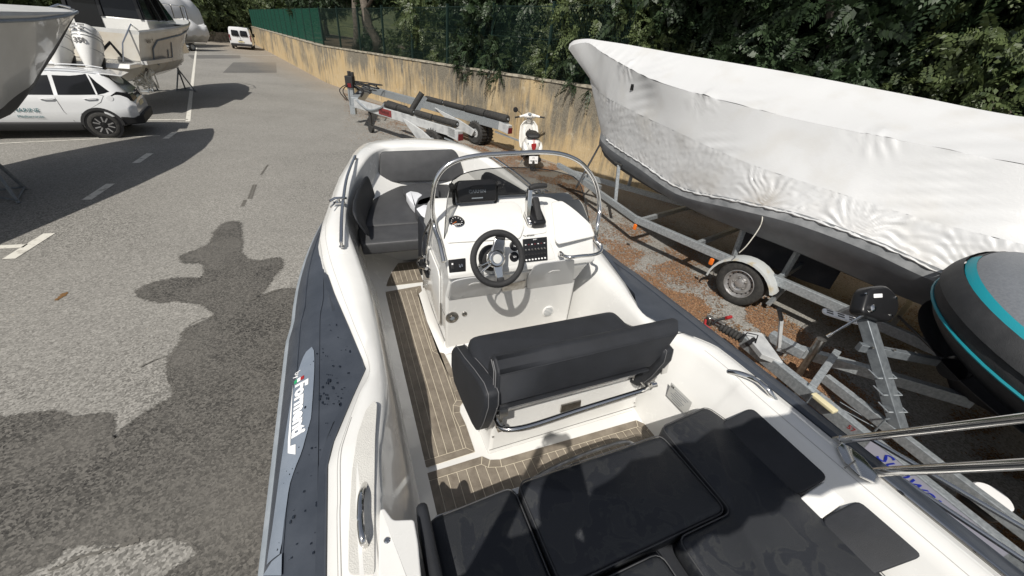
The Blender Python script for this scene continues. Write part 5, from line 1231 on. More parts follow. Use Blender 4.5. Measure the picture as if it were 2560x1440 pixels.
def shrink_mat():
    m = bpy.data.materials.new('shrink_film'); m.use_nodes = True; nt = m.node_tree; N = nt.nodes; Lk = nt.links; p = N['Principled BSDF']
    p.inputs['Base Color'].default_value = (.6, .6, .6, 1); p.inputs['Roughness'].default_value = .42
    tc = N.new('ShaderNodeTexCoord'); n = N.new('ShaderNodeTexNoise'); n.inputs['Scale'].default_value = 2.4; n.inputs['Detail'].default_value = 8; Lk.new(tc.outputs['Object'], n.inputs[0])
    mr = N.new('ShaderNodeMapRange'); mr.inputs[1].default_value = .52; mr.inputs[2].default_value = .75; mr.inputs[4].default_value = .5; Lk.new(n.outputs['Fac'], mr.inputs[0])
    mx = N.new('ShaderNodeMix'); mx.data_type = 'RGBA'; mx.inputs[6].default_value = (.56, .565, .57, 1); mx.inputs[7].default_value = (.48, .465, .435, 1); Lk.new(mr.outputs[0], mx.inputs[0])
    at = N.new('ShaderNodeAttribute'); at.attribute_name = 'stain'; m3 = N.new('ShaderNodeMix'); m3.data_type = 'RGBA'; Lk.new(at.outputs['Fac'], m3.inputs[0]); Lk.new(mx.outputs[2], m3.inputs[6]); m3.inputs[7].default_value = (.26, .215, .16, 1); Lk.new(m3.outputs[2], p.inputs['Base Color'])
    n2 = N.new('ShaderNodeTexNoise'); n2.inputs['Scale'].default_value = 26; n2.inputs['Detail'].default_value = 4; n2.inputs['Distortion'].default_value = 1.2; Lk.new(tc.outputs['Object'], n2.inputs[0])
    bu = N.new('ShaderNodeBump'); bu.inputs['Strength'].default_value = .10; bu.inputs['Distance'].default_value = .012; Lk.new(n2.outputs['Fac'], bu.inputs['Height']); Lk.new(bu.outputs[0], p.inputs['Normal']); MATS['shrink_film'] = m
shrink_mat()
hz_tab = sorted((samp(hem, i/80)[0], samp(hem, i/80)[2]) for i in range(81))
def samp_hz(a): return interp(hz_tab, a)[0]
nf = b.build('near_side_film', 'shrink_film', cov, angle=75)
sv = []
for v in nf.data.vertices:
    a, z = along(v.co), v.co.z; s_ = 0
    for pa, pz in pull[:1]+pull[1:]:
        dx, dz = a-pa, z-pz; r_ = math.hypot(dx*1.0, dz); s_ += (.75 if pa == pull[0][0] else .3)*math.exp(-(r_/.20)**2)*(.6+.6*vnoise(math.atan2(dz, dx)*9, r_*5, 2))
    s_ += .22*max(0, vnoise(a*2.2, z*5, 41))*max(0, 1-(z-samp_hz(a))/.5)
    sv.append(max(0, min(1, s_)))
nf.data.attributes.new('stain', 'FLOAT', 'POINT').data.foreach_set('value', sv)
# far side, plain mirror of the four curves
b = MB(); far = []
for i in range(61):
    C4 = [samp(c, i/60) for c in (ridge, upc, lowc, hem)]; far.append([SC+SD*a+SN*o+Vector((0, 0, z)) for a, o, z in C4])
b.loft(far, closed=False); b.build('far_side_film', 'shrink_film', cov)
q = SX(1583, 218, .40); b = MB(); f_ = frame(q-SN*.012, SD*-1, (0, 0, 1)); b.slab(rpoly([(-.035, -.045), (.035, -.045), (.035, .045), (-.035, .045)], .01), .02, .005, f_); b.build('black_vent', 'black', cov)
# hem cord and hanging cords
b = MB(); b.tube([SC+SD*a-SN*(o+.016+.004*math.sin(i*1.7))+Vector((0, 0, z+.002+.004*math.sin(i*.9)+.003*math.sin(i*2.3))) for i, (a, o, z) in enumerate([samp(hem, i/260) for i in range(14, 261)])], [.012+.007*math.sin(i*1.3)*math.sin(i*.37) for i in range(247)], 6); b.build('rolled_hem', 'shrink_film', cov)
# hull under the cover
stem0 = SX(1507, 352, 0); bowk = SX(1513, 425, 0)
hr = []
for i in range(41):
    t = i/40; a, o, z = samp(hem, t); f = min(1, t/.55)
    zg = z+.03; kz = lerp(max(.97, zg-.38), .72, f**.8)
    P = [SC+SD*a-SN*(o+.012)+Vector((0, 0, zg)), SC+SD*a-SN*(o+.014)+Vector((0, 0, zg-.13)), SC+SD*(a-.02*f)-SN*(o*.97)+Vector((0, 0, zg-.25)), SC+SD*(a-.05)-SN*(o*.80)+Vector((0, 0, lerp(zg, kz, .70))), SC+SD*(a-.1)-SN*(o*.42)+Vector((0, 0, lerp(zg, kz, .93))), SC+SD*(a-.12)+Vector((0, 0, kz))]
    hr.append(P)
mat('hull_grey', (.13, .142, .158), .45, c2=(.19, .205, .22), ns=3, nd=8, lo=.4, hi=.7); mat('rim_silver', (.50, .50, .51), .38, metal=.7, c2=(.36, .35, .34), ns=20)
mat('hull_stripe', (.34, .35, .36), .5, c2=(.2, .21, .22), ns=6, nd=8); mat('hull_dark', (.032, .038, .050), .6, c2=(.06, .065, .075), ns=5, nd=9, lo=.45, hi=.75)
def mir_(P): return [p+SN*(2*(SC-p).dot(SN)) for p in P]
for (lo_, hi_, m_, nm) in ((0, 2, 'hull_stripe', 'rubbing_band'), (1, 4, 'hull_grey', 'topsides'), (3, 6, 'hull_dark', 'bottom')):
    b = MB(); b.loft([P[lo_:hi_] for P in hr], closed=False); b.loft([mir_(P)[lo_:hi_] for P in hr], closed=False); b.build(nm, m_, yb, angle=60)
# keel and rudder
ka = along(SX(1960, 600, 0)); b = MB(); b.loft([[SC+SD*(ka+x)+SN*y+Vector((0, 0, z)) for x, y in ((.55, 0), (.2, .07), (-.5, .06), (-.8, 0), (-.5, -.06), (.2, -.07))] for z in (.85, .32)], True, True); b.build('keel', 'hull_dark', yb)
# ---- trailer ----
tr = thing('yacht_trailer', 'galvanised boat trailer with wide mudguards carrying the shrink-wrapped yacht', 'trailer', (3.4, 6.0, 0))
zB = .52
n0, n1 = G(1590, 548, zB), G(2275, 845, zB); TD = (n1-n0).normalized()
b = MB(); b.beam(n0, n1+TD*2.2, .07, .12); b.build('side_beam', 'galv', tr, smooth=False, bevel=.006)
TN = Vector((-TD.y, TD.x, 0)); TN = TN if TN.dot(n0) > 0 else -TN
b = MB(); b.beam(n0+TN*1.7-TD*.0, n1+TN*1.7+TD*2.2, .07, .12); b.build('side_beam', 'galv_dark', tr, smooth=False, bevel=.006)
cp = G(1395, 420, zB+.05)    # coupling end
for s_, e_ in ((G(1425, 430, zB), n0), (G(1425, 430, zB), n0+TN*1.7)):
    b = MB(); b.beam(s_, e_, .06, .11); b.build('drawbar', 'galv', tr, smooth=False, bevel=.005)
b = MB(); b.beam(G(1395, 412, .60), G(1500, 470, zB), .08, .10); b.build('drawbar', 'galv', tr, smooth=False, bevel=.005)
for f in (.02, .30, .62, .95):
    p = n0.lerp(n1, f); b = MB(); b.beam(p-Vector((0, 0, .0)), p+TN*1.7, .06, .08); b.build('cross_member', 'galv', tr, smooth=False, bevel=.005)
# posts with pads
def post_at(pb, pt, w=.06, mm='galv'):
    b = MB(); b.beam(pb, pt, w, w, (1, 0, 0)); o = b.build('support_post', mm, tr, smooth=False, bevel=.004)
    b = MB(); b.slab(rpoly([(-.09, -.035), (.09, -.035), (.09, .035), (-.09, .035)], .015), .03, .008, frame(pt, TD, TN)); b.build('support_pad', 'rubber', o); return o
post_at(G(1538, 507, .45), GV(1547, 412, G(1540, 500, .5)[:2], (SD.x, SD.y)))
for bx, by, tx_, ty_ in ((1835, 640, 1862, 565), (1958, 690, 2005, 612)):
    p = G(bx, by, zB); post_at(p, GV(tx_, ty_, (p.x, p.y), (TD.x, TD.y)))
post_at(G(1570, 470, .5), GV(1590, 400, G(1570, 470, .5)[:2], (SD.x, SD.y)))
# inclined bow strut
b = MB(); b.beam(G(1440, 470, .5), GV(1502, 358, G(1470, 430, .5)[:2], (SD.x, SD.y)), .035, .035); b.build('bow_strut', 'steel_dull', tr)
# wheel with its mudguard
def wheel(root, c, ax, R=.31, w=.19, rim=.185, name='wheel', rim_m='galv', tyre_m='rubber'):
    ax = Vector(ax).normalized(); c = Vector(c); b = MB()
    b.lathe([(rim, -w*.46), (rim+.02, -w*.5), (R*.93, -w*.5), (R, -w*.36), (R*1.005, 0), (R, w*.36), (R*.93, w*.5), (rim+.02, w*.5), (rim, w*.46), (rim*.96, w*.2), (rim*.96, -w*.4)], c, ax, 40)
    t = b.build(name, tyre_m, root, angle=50)
    b = MB(); b.lathe([(rim*1.03, w*.47), (rim*.99, w*.49), (rim*.94, w*.40), (rim*.90, w*.22), (rim*.80, w*.20), (rim*.72, w*.30), (rim*.55, w*.34), (rim*.36, w*.24), (rim*.30, w*.26), (rim*.28, w*.40), (rim*.16, w*.44), (0, w*.44)], c, ax, 40); r_ = b.build('rim', rim_m, t, angle=30)
    a = ax.orthogonal().normalized(); q = ax.cross(a)
    b = MB()
    for k in range(16):
        d = a*math.cos(2*PI*k/16)+q*math.sin(2*PI*k/16); o = c+d*rim*.80+ax*(w*.245); b.lathe([(.011, .0), (0, .001)], o, ax, 8)
    b.build('rim_holes', 'black', r_)
    for k in range(5):
        d = a*math.cos(2*PI*k/5)+q*math.sin(2*PI*k/5); b = MB(); b.lathe([(.011, 0), (.011, .018), (.006, .022), (0, .022)], c+d*rim*.42+ax*(w*.25), ax, 6); b.build('wheel_nut', 'steel_dull', r_)
    return t
wc_ = G(1853, 706, .32); NA = -TN
wheel(tr, wc_, NA, .32, .19, .198, rim_m='rim_silver')
wheel(tr, wc_+TN*1.95, NA, .315, .19, .19); b = MB(); b.cyl(wc_+TN*.1, wc_+TN*1.9, .03); b.build('axle', 'galv_dark', tr)
mat('mudguard', (.46, .48, .48), .45, c2=(.42, .33, .16), ns=5, nd=7, lo=.55, hi=.72)
b = MB(); rings = []
for k in range(15):
    a = math.radians(12+k*12.5); r_ = .385+.03*(abs(k-7)/7)**3
    c = wc_+TD*(-math.cos(a)*r_*1.08)*(-1)+Vector((0, 0, math.sin(a)*r_-.02)); fl = (k > 12)
    d = TD*(math.cos(a))+Vector((0, 0, math.sin(a)))
    rings.append([c+NA*.125-d*.03, c+NA*.12, c+NA*.02+d*.012, c-NA*.12])
b.loft(rings, closed=False); b.build('mudguard', 'mudguard', tr)
for px, py in ((1592, 566), (1783, 652)):
    q = G(px, py, .50); b = MB(); b.slab(rpoly([(-.03, -.05), (.03, -.05), (.03, .05), (-.03, .05)], .02), .025, .008, frame(q+NA*.04, TD*-1 if frame(q, TD, (0, 0, 1)).to_3x3().col[2].dot(NA) < 0 else TD, (0, 0, 1))); b.build('side_marker', 'amber', tr)
b = MB(); b.beam(G(1900, 775, .10)+TN*.25, wc_+TN*.3+TD*.45+Vector((0, 0, .1)), .05, .04); b.build('step_arm', 'galv', tr)
b = MB(); P_ = [SX(1905, 520, 1.16), SX(1903, 560, 1.2), SX(1870, 610, 1.25), SX(1848, 632, 1.25)]; b.tube(smooth_line(P_, 5), .007, 6); b.build('rope', 'road_paint', cov)
b = MB(); P_ = [SX(1642, 420, .6), SX(1641, 440, .62), SX(1655, 470, .64), SX(1660, 475, .66)]; b.tube(P_, .006, 5); b.build('cord', 'black', cov)
# =====================================================================
# second trailer (galvanised, lettered) with winch post, and the grey/turquoise inflatable on it
# =====================================================================
zt = .52
tb2 = thing('boat_trailer', 'galvanised trailer with number 57 and blue lettering on its near beam', 'trailer', G(2250, 1180, 0))
nb0, nb1 = G(1858, 850, zt), G(2520, 1385, zt); nd_ = (nb1-nb0).normalized()
b = MB(); b.beam(nb0, nb1+nd_*2.5, .075, .12); nbm = b.build('near_beam', 'galv', tb2, smooth=False, bevel=.006)
nn = Vector((-nd_.y, nd_.x, 0)); nn = nn if nn.dot(nb0) < 0 else -nn        # towards the lens
def onbeam(px, py, z=None): return GP(px, py, nb0+nn*.0385, nn)
def btext(s, size, m, px, py, sh=0):
    q = onbeam(px, py); put_text(s, size, m, nbm, q+nn*.001, nd_ if nd_.x > 0 else -nd_, (0, 0, 1), shear=sh)
btext('57', .055, 'red', 2128, 1072)
mat('label_lilac', (.42, .42, .5), .4)
q0, q1 = onbeam(2168, 1112), onbeam(2515, 1388); b = MB(); c0_ = Vector((0, 0, .045)); b.add([Vector((q0.x, q0.y, zt-.05))+nn*.001, Vector((q1.x, q1.y, zt-.05))+nn*.001, Vector((q1.x, q1.y, zt+.05))+nn*.001, Vector((q0.x, q0.y, zt+.05))+nn*.001], [(0, 1, 2, 3)]); b.build('label_strip', 'label_lilac', nbm, smooth=False)
qc = (q0+q1)/2; put_text('Sunway', .135, 'blue_print', nbm, Vector((qc.x, qc.y, zt))+nn*.0025-nd_*.12, nd_, (0, 0, 1), shear=.5)
b = MB(); b.beam(G(1945, 862, zt), G(2430, 1005, zt), .075, .11); b.build('diverging_beam', 'galv', tb2, smooth=False, bevel=.006)
b = MB(); b.beam(G(2062, 945, .50), G(2345, 1165, .50), .06, .09); b.beam(G(2345, 1165, .50), G(2345, 1165, .5)+nd_*2, .06, .09); b.build('inner_beam', 'galv', tb2, smooth=False, bevel=.005)
b = MB(); b.beam(G(2030, 968, zt+.07), G(2092, 880, zt+.07), .06, .05); b.build('cross_member', 'galv', tb2, smooth=False, bevel=.004)
b = MB(); b.hexa([Vector((p.x, p.y, z)) for z in (.545, .60) for p in [G(1858, 828, .6), G(1905, 885, .6), G(1958, 905, .6), G(1905, 832, .6)]]); b.build('coupling_plate', 'galv_white', tb2, smooth=False, bevel=.004)
b = MB(); b.beam(G(1925, 838, .56), G(2010, 885, .56), .09, .10); b.build('coupling_housing', 'galv', tb2, smooth=False, bevel=.006)
c0_, c1_ = G(1772, 800, .56), G(1858, 848, .56)
b = MB(); b.tube([c0_.lerp(c1_, .35+.65*i/14) for i in range(15)], [.040+.012*(i % 2) for i in range(15)], 14); b.build('rubber_bellows', 'rubber', tb2)
b = MB(); b.cyl(c0_.lerp(c1_, .1), c0_.lerp(c1_, .4), .03); b.lathe([(0, .05), (.035, .045), (.045, .0), (.045, -.05), (.03, -.06)], c0_, (0, 0, 1), 16); b.beam(c0_+Vector((0, 0, .03)), c0_.lerp(c1_, .45)+Vector((0, 0, .04)), .05, .03); cpl = b.build('coupling_head', 'steel_dull', tb2, bevel=.004)
b = MB(); b.tube([G(1780, 812, .60), G(1793, 800, .66), G(1822, 793, .70)], [.012, .014, .016], 8); b.build('coupling_lever', 'black', cpl)
b = MB(); b.tube([G(1815, 795, .702), G(1828, 792, .705)], .018, 8); b.build('red_grip', 'red', cpl); b = MB(); b.tube([G(1764, 800, .58), G(1762, 812, .56), G(1775, 822, .54)], .014, 6); b.build('red_tag', 'red', cpl)
p_ = G(1947, 868, .56); tp_ = GV(1953, 800, (p_.x, p_.y), (1, 0)); b = MB(); b.beam(p_, tp_, .03, .03); hb_ = b.build('handbrake_lever', 'galv_white', tb2, bevel=.003)
b = MB(); d = (tp_-p_).normalized(); b.cyl(tp_, tp_+d*.13+Vector((-.03, 0, 0)), .019, n=10); b.build('lever_grip', 'black', hb_)
b = MB(); jp = G(2052, 852, .72); b.cyl((jp.x, jp.y, .72), (jp.x, jp.y, .06), .033); b.cyl((jp.x, jp.y, .74), (jp.x, jp.y, .60), .042); jk = b.build('jockey_tube', 'steel_dull', tb2)
b = MB(); b.lathe([(0, -.03), (.08, -.03), (.09, 0), (.08, .03), (0, .03)], (jp.x, jp.y-.04, .09), (1, 0, 0), 18); b.build('jockey_wheel', 'rubber', jk)
b = MB(); b.tube([G(1850, 850, .6), G(1868, 832, .66), G(1895, 838, .66), G(1888, 858, .60)], .007, 6); b.cyl(G(1868, 862, .58), G(1885, 848, .60), .022, n=10); b.build('cable_plug', 'black', tb2)
b = MB(); qy = G(2062, 1004, .60); b.slab(rpoly([(-.10, -.03), (.10, -.03), (.10, .03), (-.10, .03)], .01), .03, .006, frame(qy, nd_, nn)); mat('cream_plastic', (.62, .56, .36), .5); b.build('cream_block', 'cream_plastic', tb2)
for px, py in ((2030, 1000), (2210, 1060)):
    q = G(px, py, zt); b = MB(); b.tube([q+nn*.05+Vector((0, 0, -.07)), q+nn*.05+Vector((0, 0, .07)), q-nn*.05+Vector((0, 0, .07)), q-nn*.05+Vector((0, 0, -.07))], .008, 6); b.build('u_bolt', 'galv_dark', tb2)
b = MB(); b.tube([G(2080, 1010, .5), G(2200, 1075, .42), G(2330, 1160, .5)], .005, 5); b.tube([G(2100, 1005, .45), G(2240, 1090, .45), G(2400, 1190, .45)], .005, 5); b.build('brake_cable', 'galv_dark', tb2)
# winch post
wb_ = G(2252, 1085, .50); wv = Vector((.9, .43, 0)); wt_ = GV(2162, 790, (wb_.x, wb_.y), (-.43, .9))
b = MB(); b.beam(wb_, wt_, .11, .08, (.43, -.9, 0)); wp = b.build('winch_post', 'galv_dark', tb2, bevel=.006)
am = wb_.lerp(wt_, .70); b = MB(); a1_ = am+(-TD*.0+Vector((.45, -.02, .02))); b.beam(am+Vector((-.12, .03, .0)), GP(2345, 890, am, (.9, .43, 0)) if False else am+Vector((.58, -.03, -.03)), .05, .07); arm_ = b.build('bow_support_arm', 'galv_dark', tb2, bevel=.004)
for k in range(3): b = MB(); b.lathe([(.012, 0), (.01, .008), (0, .009)], am+Vector((-.06+.18*k, -.02+.0*k, .037)), (0, 0, 1), 6); b.build('bolt', 'steel_dull', arm_)
for f in (.22, .36, .5): 
    q = wb_.lerp(wt_, f); b = MB(); b.tube([q+Vector((-.07, -.05, -.01)), q+Vector((.07, -.05, .01)), q+Vector((.07, .05, .01)), q+Vector((-.07, .05, -.01)), q+Vector((-.07, -.05, -.01))], .007, 5); b.build('post_clamp', 'galv', wp)
wc2 = wt_+Vector((.03, .03, .07))
fw_ = frame(wc2+Vector((-.06, .02, .03)), (1, .25, -.15), (-.1, .6, .8)) @ Matrix.Scale(1.25, 4)
b = MB(); b.slab(rpoly([(-.17, -.09), (.10, -.13), (.19, -.05), (.19, .05), (.08, .12), (-.10, .08)], .05), .09, .02, fw_); wn_ = b.build('winch', 'black', tb2, label='black winch housing on top of the post')
b = MB(); b.slab(rpoly([(-.06, .02), (.02, .03), (.02, .055), (-.06, .045)], .004), .002, .0005, fw_ @ Matrix.Translation((0, 0, .091))); b.build('winch_label', 'white_print', wn_)
b = MB(); b.lathe([(.03, 0), (.03, .02), (.015, .03), (.0, .03)], fw_ @ Vector((-.09, -.05, .09)), fw_.to_3x3() @ Vector((0, 0, 1)), 14); b.build('crank_boss', 'steel', wn_)
for x, y in ((.1, -.08), (.15, .04), (-.13, .04)): b = MB(); b.lathe([(.012, 0), (.01, .008), (0, .009)], fw_ @ Vector((x, y, .09)), fw_.to_3x3() @ Vector((0, 0, 1)), 8); b.build('bolt', 'steel', wn_)
c2_ = fw_ @ Vector((-.09, -.05, .11)); e2_ = GP(2068, 842, c2_, Vector(EYE-c2_)); b = MB(); b.tube([c2_, e2_], .010, 8); b.tube([c2_.lerp(e2_, .88), e2_], .015, 8); b.build('crank_arm', 'steel', wn_)
g0 = G(2100, 793, .95); b = MB(); f_ = frame(g0, (1, -.55, 0), (.5, 1, .1))
b.slab(rpoly([(-.15, -.05), (.15, -.05), (.15, .05), (-.15, .05)], .045), .02, .006, f_); st = b.build('white_step', 'white_print', tb2)
b = MB()
for k in range(3):
    for y in (-.02, .02): b.slab(rpoly([(-.028, -.011), (.028, -.011), (.028, .011), (-.028, .011)], .008), .002, .0005, f_ @ Matrix.Translation((-.09+.09*k, y, .0205)))
b.build('step_slots', 'black', st)

# grey inflatable with turquoise stripe: blunt bow towards the upper left
gi = thing('grey_inflatable', 'dark grey inflatable boat with a turquoise stripe and black rubber edge at the right', 'boat', (4.6, 1.7, 0))
mat('gi_top', (.115, .125, .14), .5, c2=(.145, .155, .17), ns=60, nd=2, bump=.2, bs=300); mat('turquoise', (.008, .22, .27), .5, bump=.2, bs=250); mat('gi_black', (.022, .023, .025), .6, c2=(.035, .036, .038), ns=8, bump=.25, bs=160)
gc = Vector((3.86, 3.19, 0)); gd = Vector((-.47, .88, 0)).normalized(); gs = Vector((gd.y, -gd.x, 0))    # gs: its starboard
def gi_out(t, R, Ly):       # plan outline: t -1..1 port stern -> bow -> starboard stern
    a = abs(t); sg = 1 if t > 0 else -1
    if a < .5: th = a/.5*PI/2; return Vector((sg*R*math.sin(th)**.85, -R*1.15*(1-math.cos(th)**.9) if True else 0))
    return Vector((sg*R, -R*1.15-(a-.5)/.5*Ly))
def gi_ring(off, z, dz=0, n=64, Ly=5.0):
    out = []
    for i in range(n+1):
        t = -1+2*i/n; p = gi_out(t, 1.15, Ly); q = gi_out(t+1e-3, 1.15, Ly)-gi_out(t-1e-3, 1.15, Ly); nr = Vector((q.y, -q.x)).normalized() if q.length > 0 else Vector((0, 1))
        if nr.dot(p-Vector((0, -2))) < 0: nr = -nr
        p2 = p+nr*off; zz = z+dz*max(0, 1+p.y/2.2)**2
        out.append(gc+gs*p2.x+gd*p2.y+Vector((0, 0, zz)))
    return out
Z0 = 1.19; RT = .27; S_ = .34
def arc(a0, a1, n, rad=RT, out=0.):
    return [gi_ring(-RT+rad*math.cos(math.radians(lerp(a0, a1, i/n))), Z0+rad*math.sin(math.radians(lerp(a0, a1, i/n))), S_) for i in range(n+1)]
b = MB(); b.loft(arc(-95, 12, 9), closed=False); b.build('lower_tube', 'gi_black', gi, angle=70)
b = MB(); b.loft(arc(12, 43, 4, RT+.02), closed=False); b.build('rubber_edge', 'gi_black', gi, angle=70)
st_ = arc(43, 56, 3, RT+.004); b = MB(); b.loft([q[:32] for q in st_], closed=False); b.build('turquoise_stripe', 'turquoise', gi, angle=70); b = MB(); b.loft([q[31:] for q in st_], closed=False); b.build('bow_band', 'gi_black', gi, angle=70)
top = [gi_ring(-RT+RT*math.cos(math.radians(a)), Z0+RT*math.sin(math.radians(a)), S_) for a in (56, 68, 80, 92)]+[gi_ring(-RT-.15, Z0+RT-.0, S_), gi_ring(-RT-.4, Z0+RT-.02, S_), gi_ring(-1.0, Z0+RT-.03, S_)]
b = MB(); b.loft(top, closed=False); b.build('foredeck', 'gi_top', gi, angle=70)
b = MB(); b.tube(gi_ring(-RT+RT*math.cos(math.radians(-12))+.006, Z0+RT*math.sin(math.radians(-12)), S_), .012, 6); b.build('pin_stripe', 'turquoise', gi)
b = MB(); rr2 = gi_ring(-.02, Z0-.22, S_*.8); kk = [gc+gd*(min(0, (p-gc).dot(gd))*.95-.5)+Vector((0, 0, .55)) for p in rr2]; b.loft([rr2, [p.lerp(k, .5)+Vector((0, 0, -.03)) for p, k in zip(rr2, kk)], kk], closed=False); b.build('hull', 'antifoul', gi)
b = MB(); rq = gc+gd*-.1+Vector((0, 0, .80)); b.lathe([(.0, -.09), (.09, -.09), (.10, -.04), (.06, 0), (.10, .04), (.09, .09), (0, .09)], am+Vector((.62, -.08, -.02)), (.9, .43, 0), 20); b.build('bow_roller', 'black', tb2)
b = MB(); b.tube([gc+gd*.1+Vector((0, 0, .95)), am+Vector((.55, -.02, .0))], .012, 6); b.build('winch_strap', 'black', tb2)
# black rounded fender with a white disc lying beyond the chrome rails
fd_ = thing('black_fender', 'glossy black oval fender with a white disc, behind the chrome rails at lower right', 'fender', G(2450, 1262, .3))
f0, f1 = G(2395, 1225, .40), G(2505, 1300, .40); b = MB(); n_ = 12; b.tube([f0.lerp(f1, i/n_) for i in range(n_+1)], [.075*math.sqrt(max(.05, 1-abs(2*i/n_-1)**5)) for i in range(n_+1)], 14); b.build('fender_body', 'black', fd_)
b = MB(); b.lathe([(0, 0), (.10, 0), (.11, .01), (.10, .02), (0, .02)], G(2478, 1243, .42), (0, 0, 1), 24); b.build('disc', 'white_print', fd_)

# =====================================================================
# hydraulic transport trailer by the wall
# =====================================================================
tt = thing('transport_trailer', 'long white and grey hydraulic boat mover with black rollers parked along the wall', 'trailer', G(1050, 320, 0))
zL = .78
L0, L1 = G(893, 262, zL), G(1143, 333, zL); R0, R1 = G(920, 222, zL), G(1268, 318, zL)
def two_tone(a, b_, w, h, nm, mm): b = MB(); b.beam(a, b_, w, h); return b.build(nm, mm, tt, smooth=False, bevel=.008)
L0 = G(890, 258, zL); ldir = (L1-L0).normalized(); rdir = (R1-R0).normalized()
two_tone(L0, L0.lerp(L1, .60), .15, .25, 'left_beam', 'galv_white'); two_tone(L0.lerp(L1, .58)+Vector((0, 0, .0)), L1, .16, .22, 'left_beam_rear', 'galv_white')
two_tone(R0, R1, .15, .25, 'right_beam', 'galv'); two_tone(L0-ldir*.05, R0-rdir*.05, .22, .32, 'front_crossbeam', 'galv')
q = L0.lerp(L1, .36); nL = Vector((-ldir.y, ldir.x, 0)); nL = nL if nL.dot(q) < 0 else -nL
b = MB(); f_ = frame(q+nL*.082, ldir, (0, 0, 1)); b.slab(rpoly([(-.34, -.09), (.34, -.09), (.34, .10), (-.34, .10)], .01), .003, .001, f_); pl_ = b.build('red_plate', 'red_plate', tt)
put_text('MARINE', .13, 'black_print', pl_, f_ @ Vector((0, 0, .005)), ldir, (0, 0, 1))
def rollers(a, b_, ts, up_, r=.085):
    for t0, t1 in ts:
        p, q = a.lerp(b_, t0)+Vector((0, 0, up_)), a.lerp(b_, t1)+Vector((0, 0, up_)); d = (q-p).normalized(); b = MB()
        b.tube([p, p+d*.03, q-d*.03, q], [r*.8, r, r, r*.8], 14); o = b.build('roller_pad', 'rubber', tt)
        b = MB(); b.cyl(p-d*.03, q+d*.03, .03, n=8); b.build('spindle', 'galv', o)
rollers(L0, L1, ((.34, .47), (.48, .63), (.65, .80), (.81, 1.0)), .22); rollers(R0, R1, ((.50, .62), (.63, .76)), .22)
rollers(R0, R1, ((.77, .88), (.885, 1.0)), .22, .12)
b = MB(); p, q = L0.lerp(L1, .27)+Vector((.15, .5, .16)), L0.lerp(L1, .47)+Vector((.15, .35, .16)); b.tube([p, q], .085, 12); b.build('roller_pad', 'rubber', tt)
vb = L0.lerp(L1, .49)+Vector((.25, .3, .12)); vt = GV(1055, 232, (vb.x, vb.y), (1, .5)); b = MB(); b.tube([vb, vt], .085, 12); b.build('v_pad', 'rubber', tt)
b = MB(); b.beam(vb+Vector((.1, 0, -.1)), vt+Vector((.1, 0, -.1)), .1, .12); b.build('v_arm', 'galv', tt, smooth=False)
for a, b_, t, s_ in ((L0, L1, .77, 1), (R0, R1, .80, 1)):
    d = (b_-a).normalized(); n_ = Vector((-d.y, d.x, 0)); n_ = n_ if n_.dot(a) < 0 else -n_
    hinge = a.lerp(b_, t-.20)+n_*.10; axl = a.lerp(b_, t+.03)+n_*.12; axl.z = .36
    b = MB(); b.loft([[hinge+Vector((0, 0, z))+d*x+n_*y for x, z, y in ((-.12, .02, 0), (.16, -.02, 0), (.16, -.02, .05), (-.12, .02, .05))], [hinge.lerp(axl, .62)+d*x+n_*y+Vector((0, 0, z)) for x, z, y in ((-.16, -.14, 0), (.12, .10, 0), (.12, .10, .05), (-.16, -.14, .05))], [axl+d*x+n_*y+Vector((0, 0, z)) for x, z, y in ((.0, -.10, 0), (.14, .10, 0), (.14, .10, .05), (.0, -.10, .05))]], True, True); b.build('swing_arm', 'galv_white', tt, smooth=False, bevel=.006)
    for k in (-.14, -.42):
        b = MB(); c_ = axl+n_*k+d*.05; R = .36; b.lathe([(.16, -.11), (.30, -.13), (R, -.09), (R+.005, 0), (R, .09), (.30, .13), (.16, .11), (.14, .05), (.05, .07), (0, .07)], c_, n_, 28); w_ = b.build('wheel', 'rubber', tt, angle=40)
        b = MB()
        for j in range(22):
            aa = 2*PI*j/22; e = d*math.cos(aa)+Vector((0, 0, 1))*math.sin(aa); b.box((0, 0, 0), (.045, .20, .035), frame(c_+e*(R+.006), e.cross(n_), n_))
        b.build('tread_blocks', 'rubber', w_, smooth=False)
        b = MB(); b.lathe([(.15, .07), (.13, .085), (.06, .08), (.05, .12), (0, .12)], c_, n_, 18); b.build('rim', 'galv_white', w_)
for E_, d in ((L1, ldir), (R1, rdir)):
    n_ = Vector((-d.y, d.x, 0)); b = MB(); b.beam(E_-d*.3, E_+d*.12+Vector((0, 0, -.05)), .16, .24); b.build('end_box', 'galv_white', tt, smooth=False, bevel=.006)
    b = MB(); b.box((0, 0, 0), (.02, .16, .16), frame(E_+d*.14+Vector((0, 0, -.08)), d, n_)); b.build('tail_light', 'red_dark', tt, smooth=False, bevel=.004)
    b = MB(); b.beam(E_-d*.5+n_*.0+Vector((0, 0, -.22)), E_+d*.55+Vector((0, 0, -.28)), .05, .04); b.build('light_bar', 'galv', tt, smooth=False)
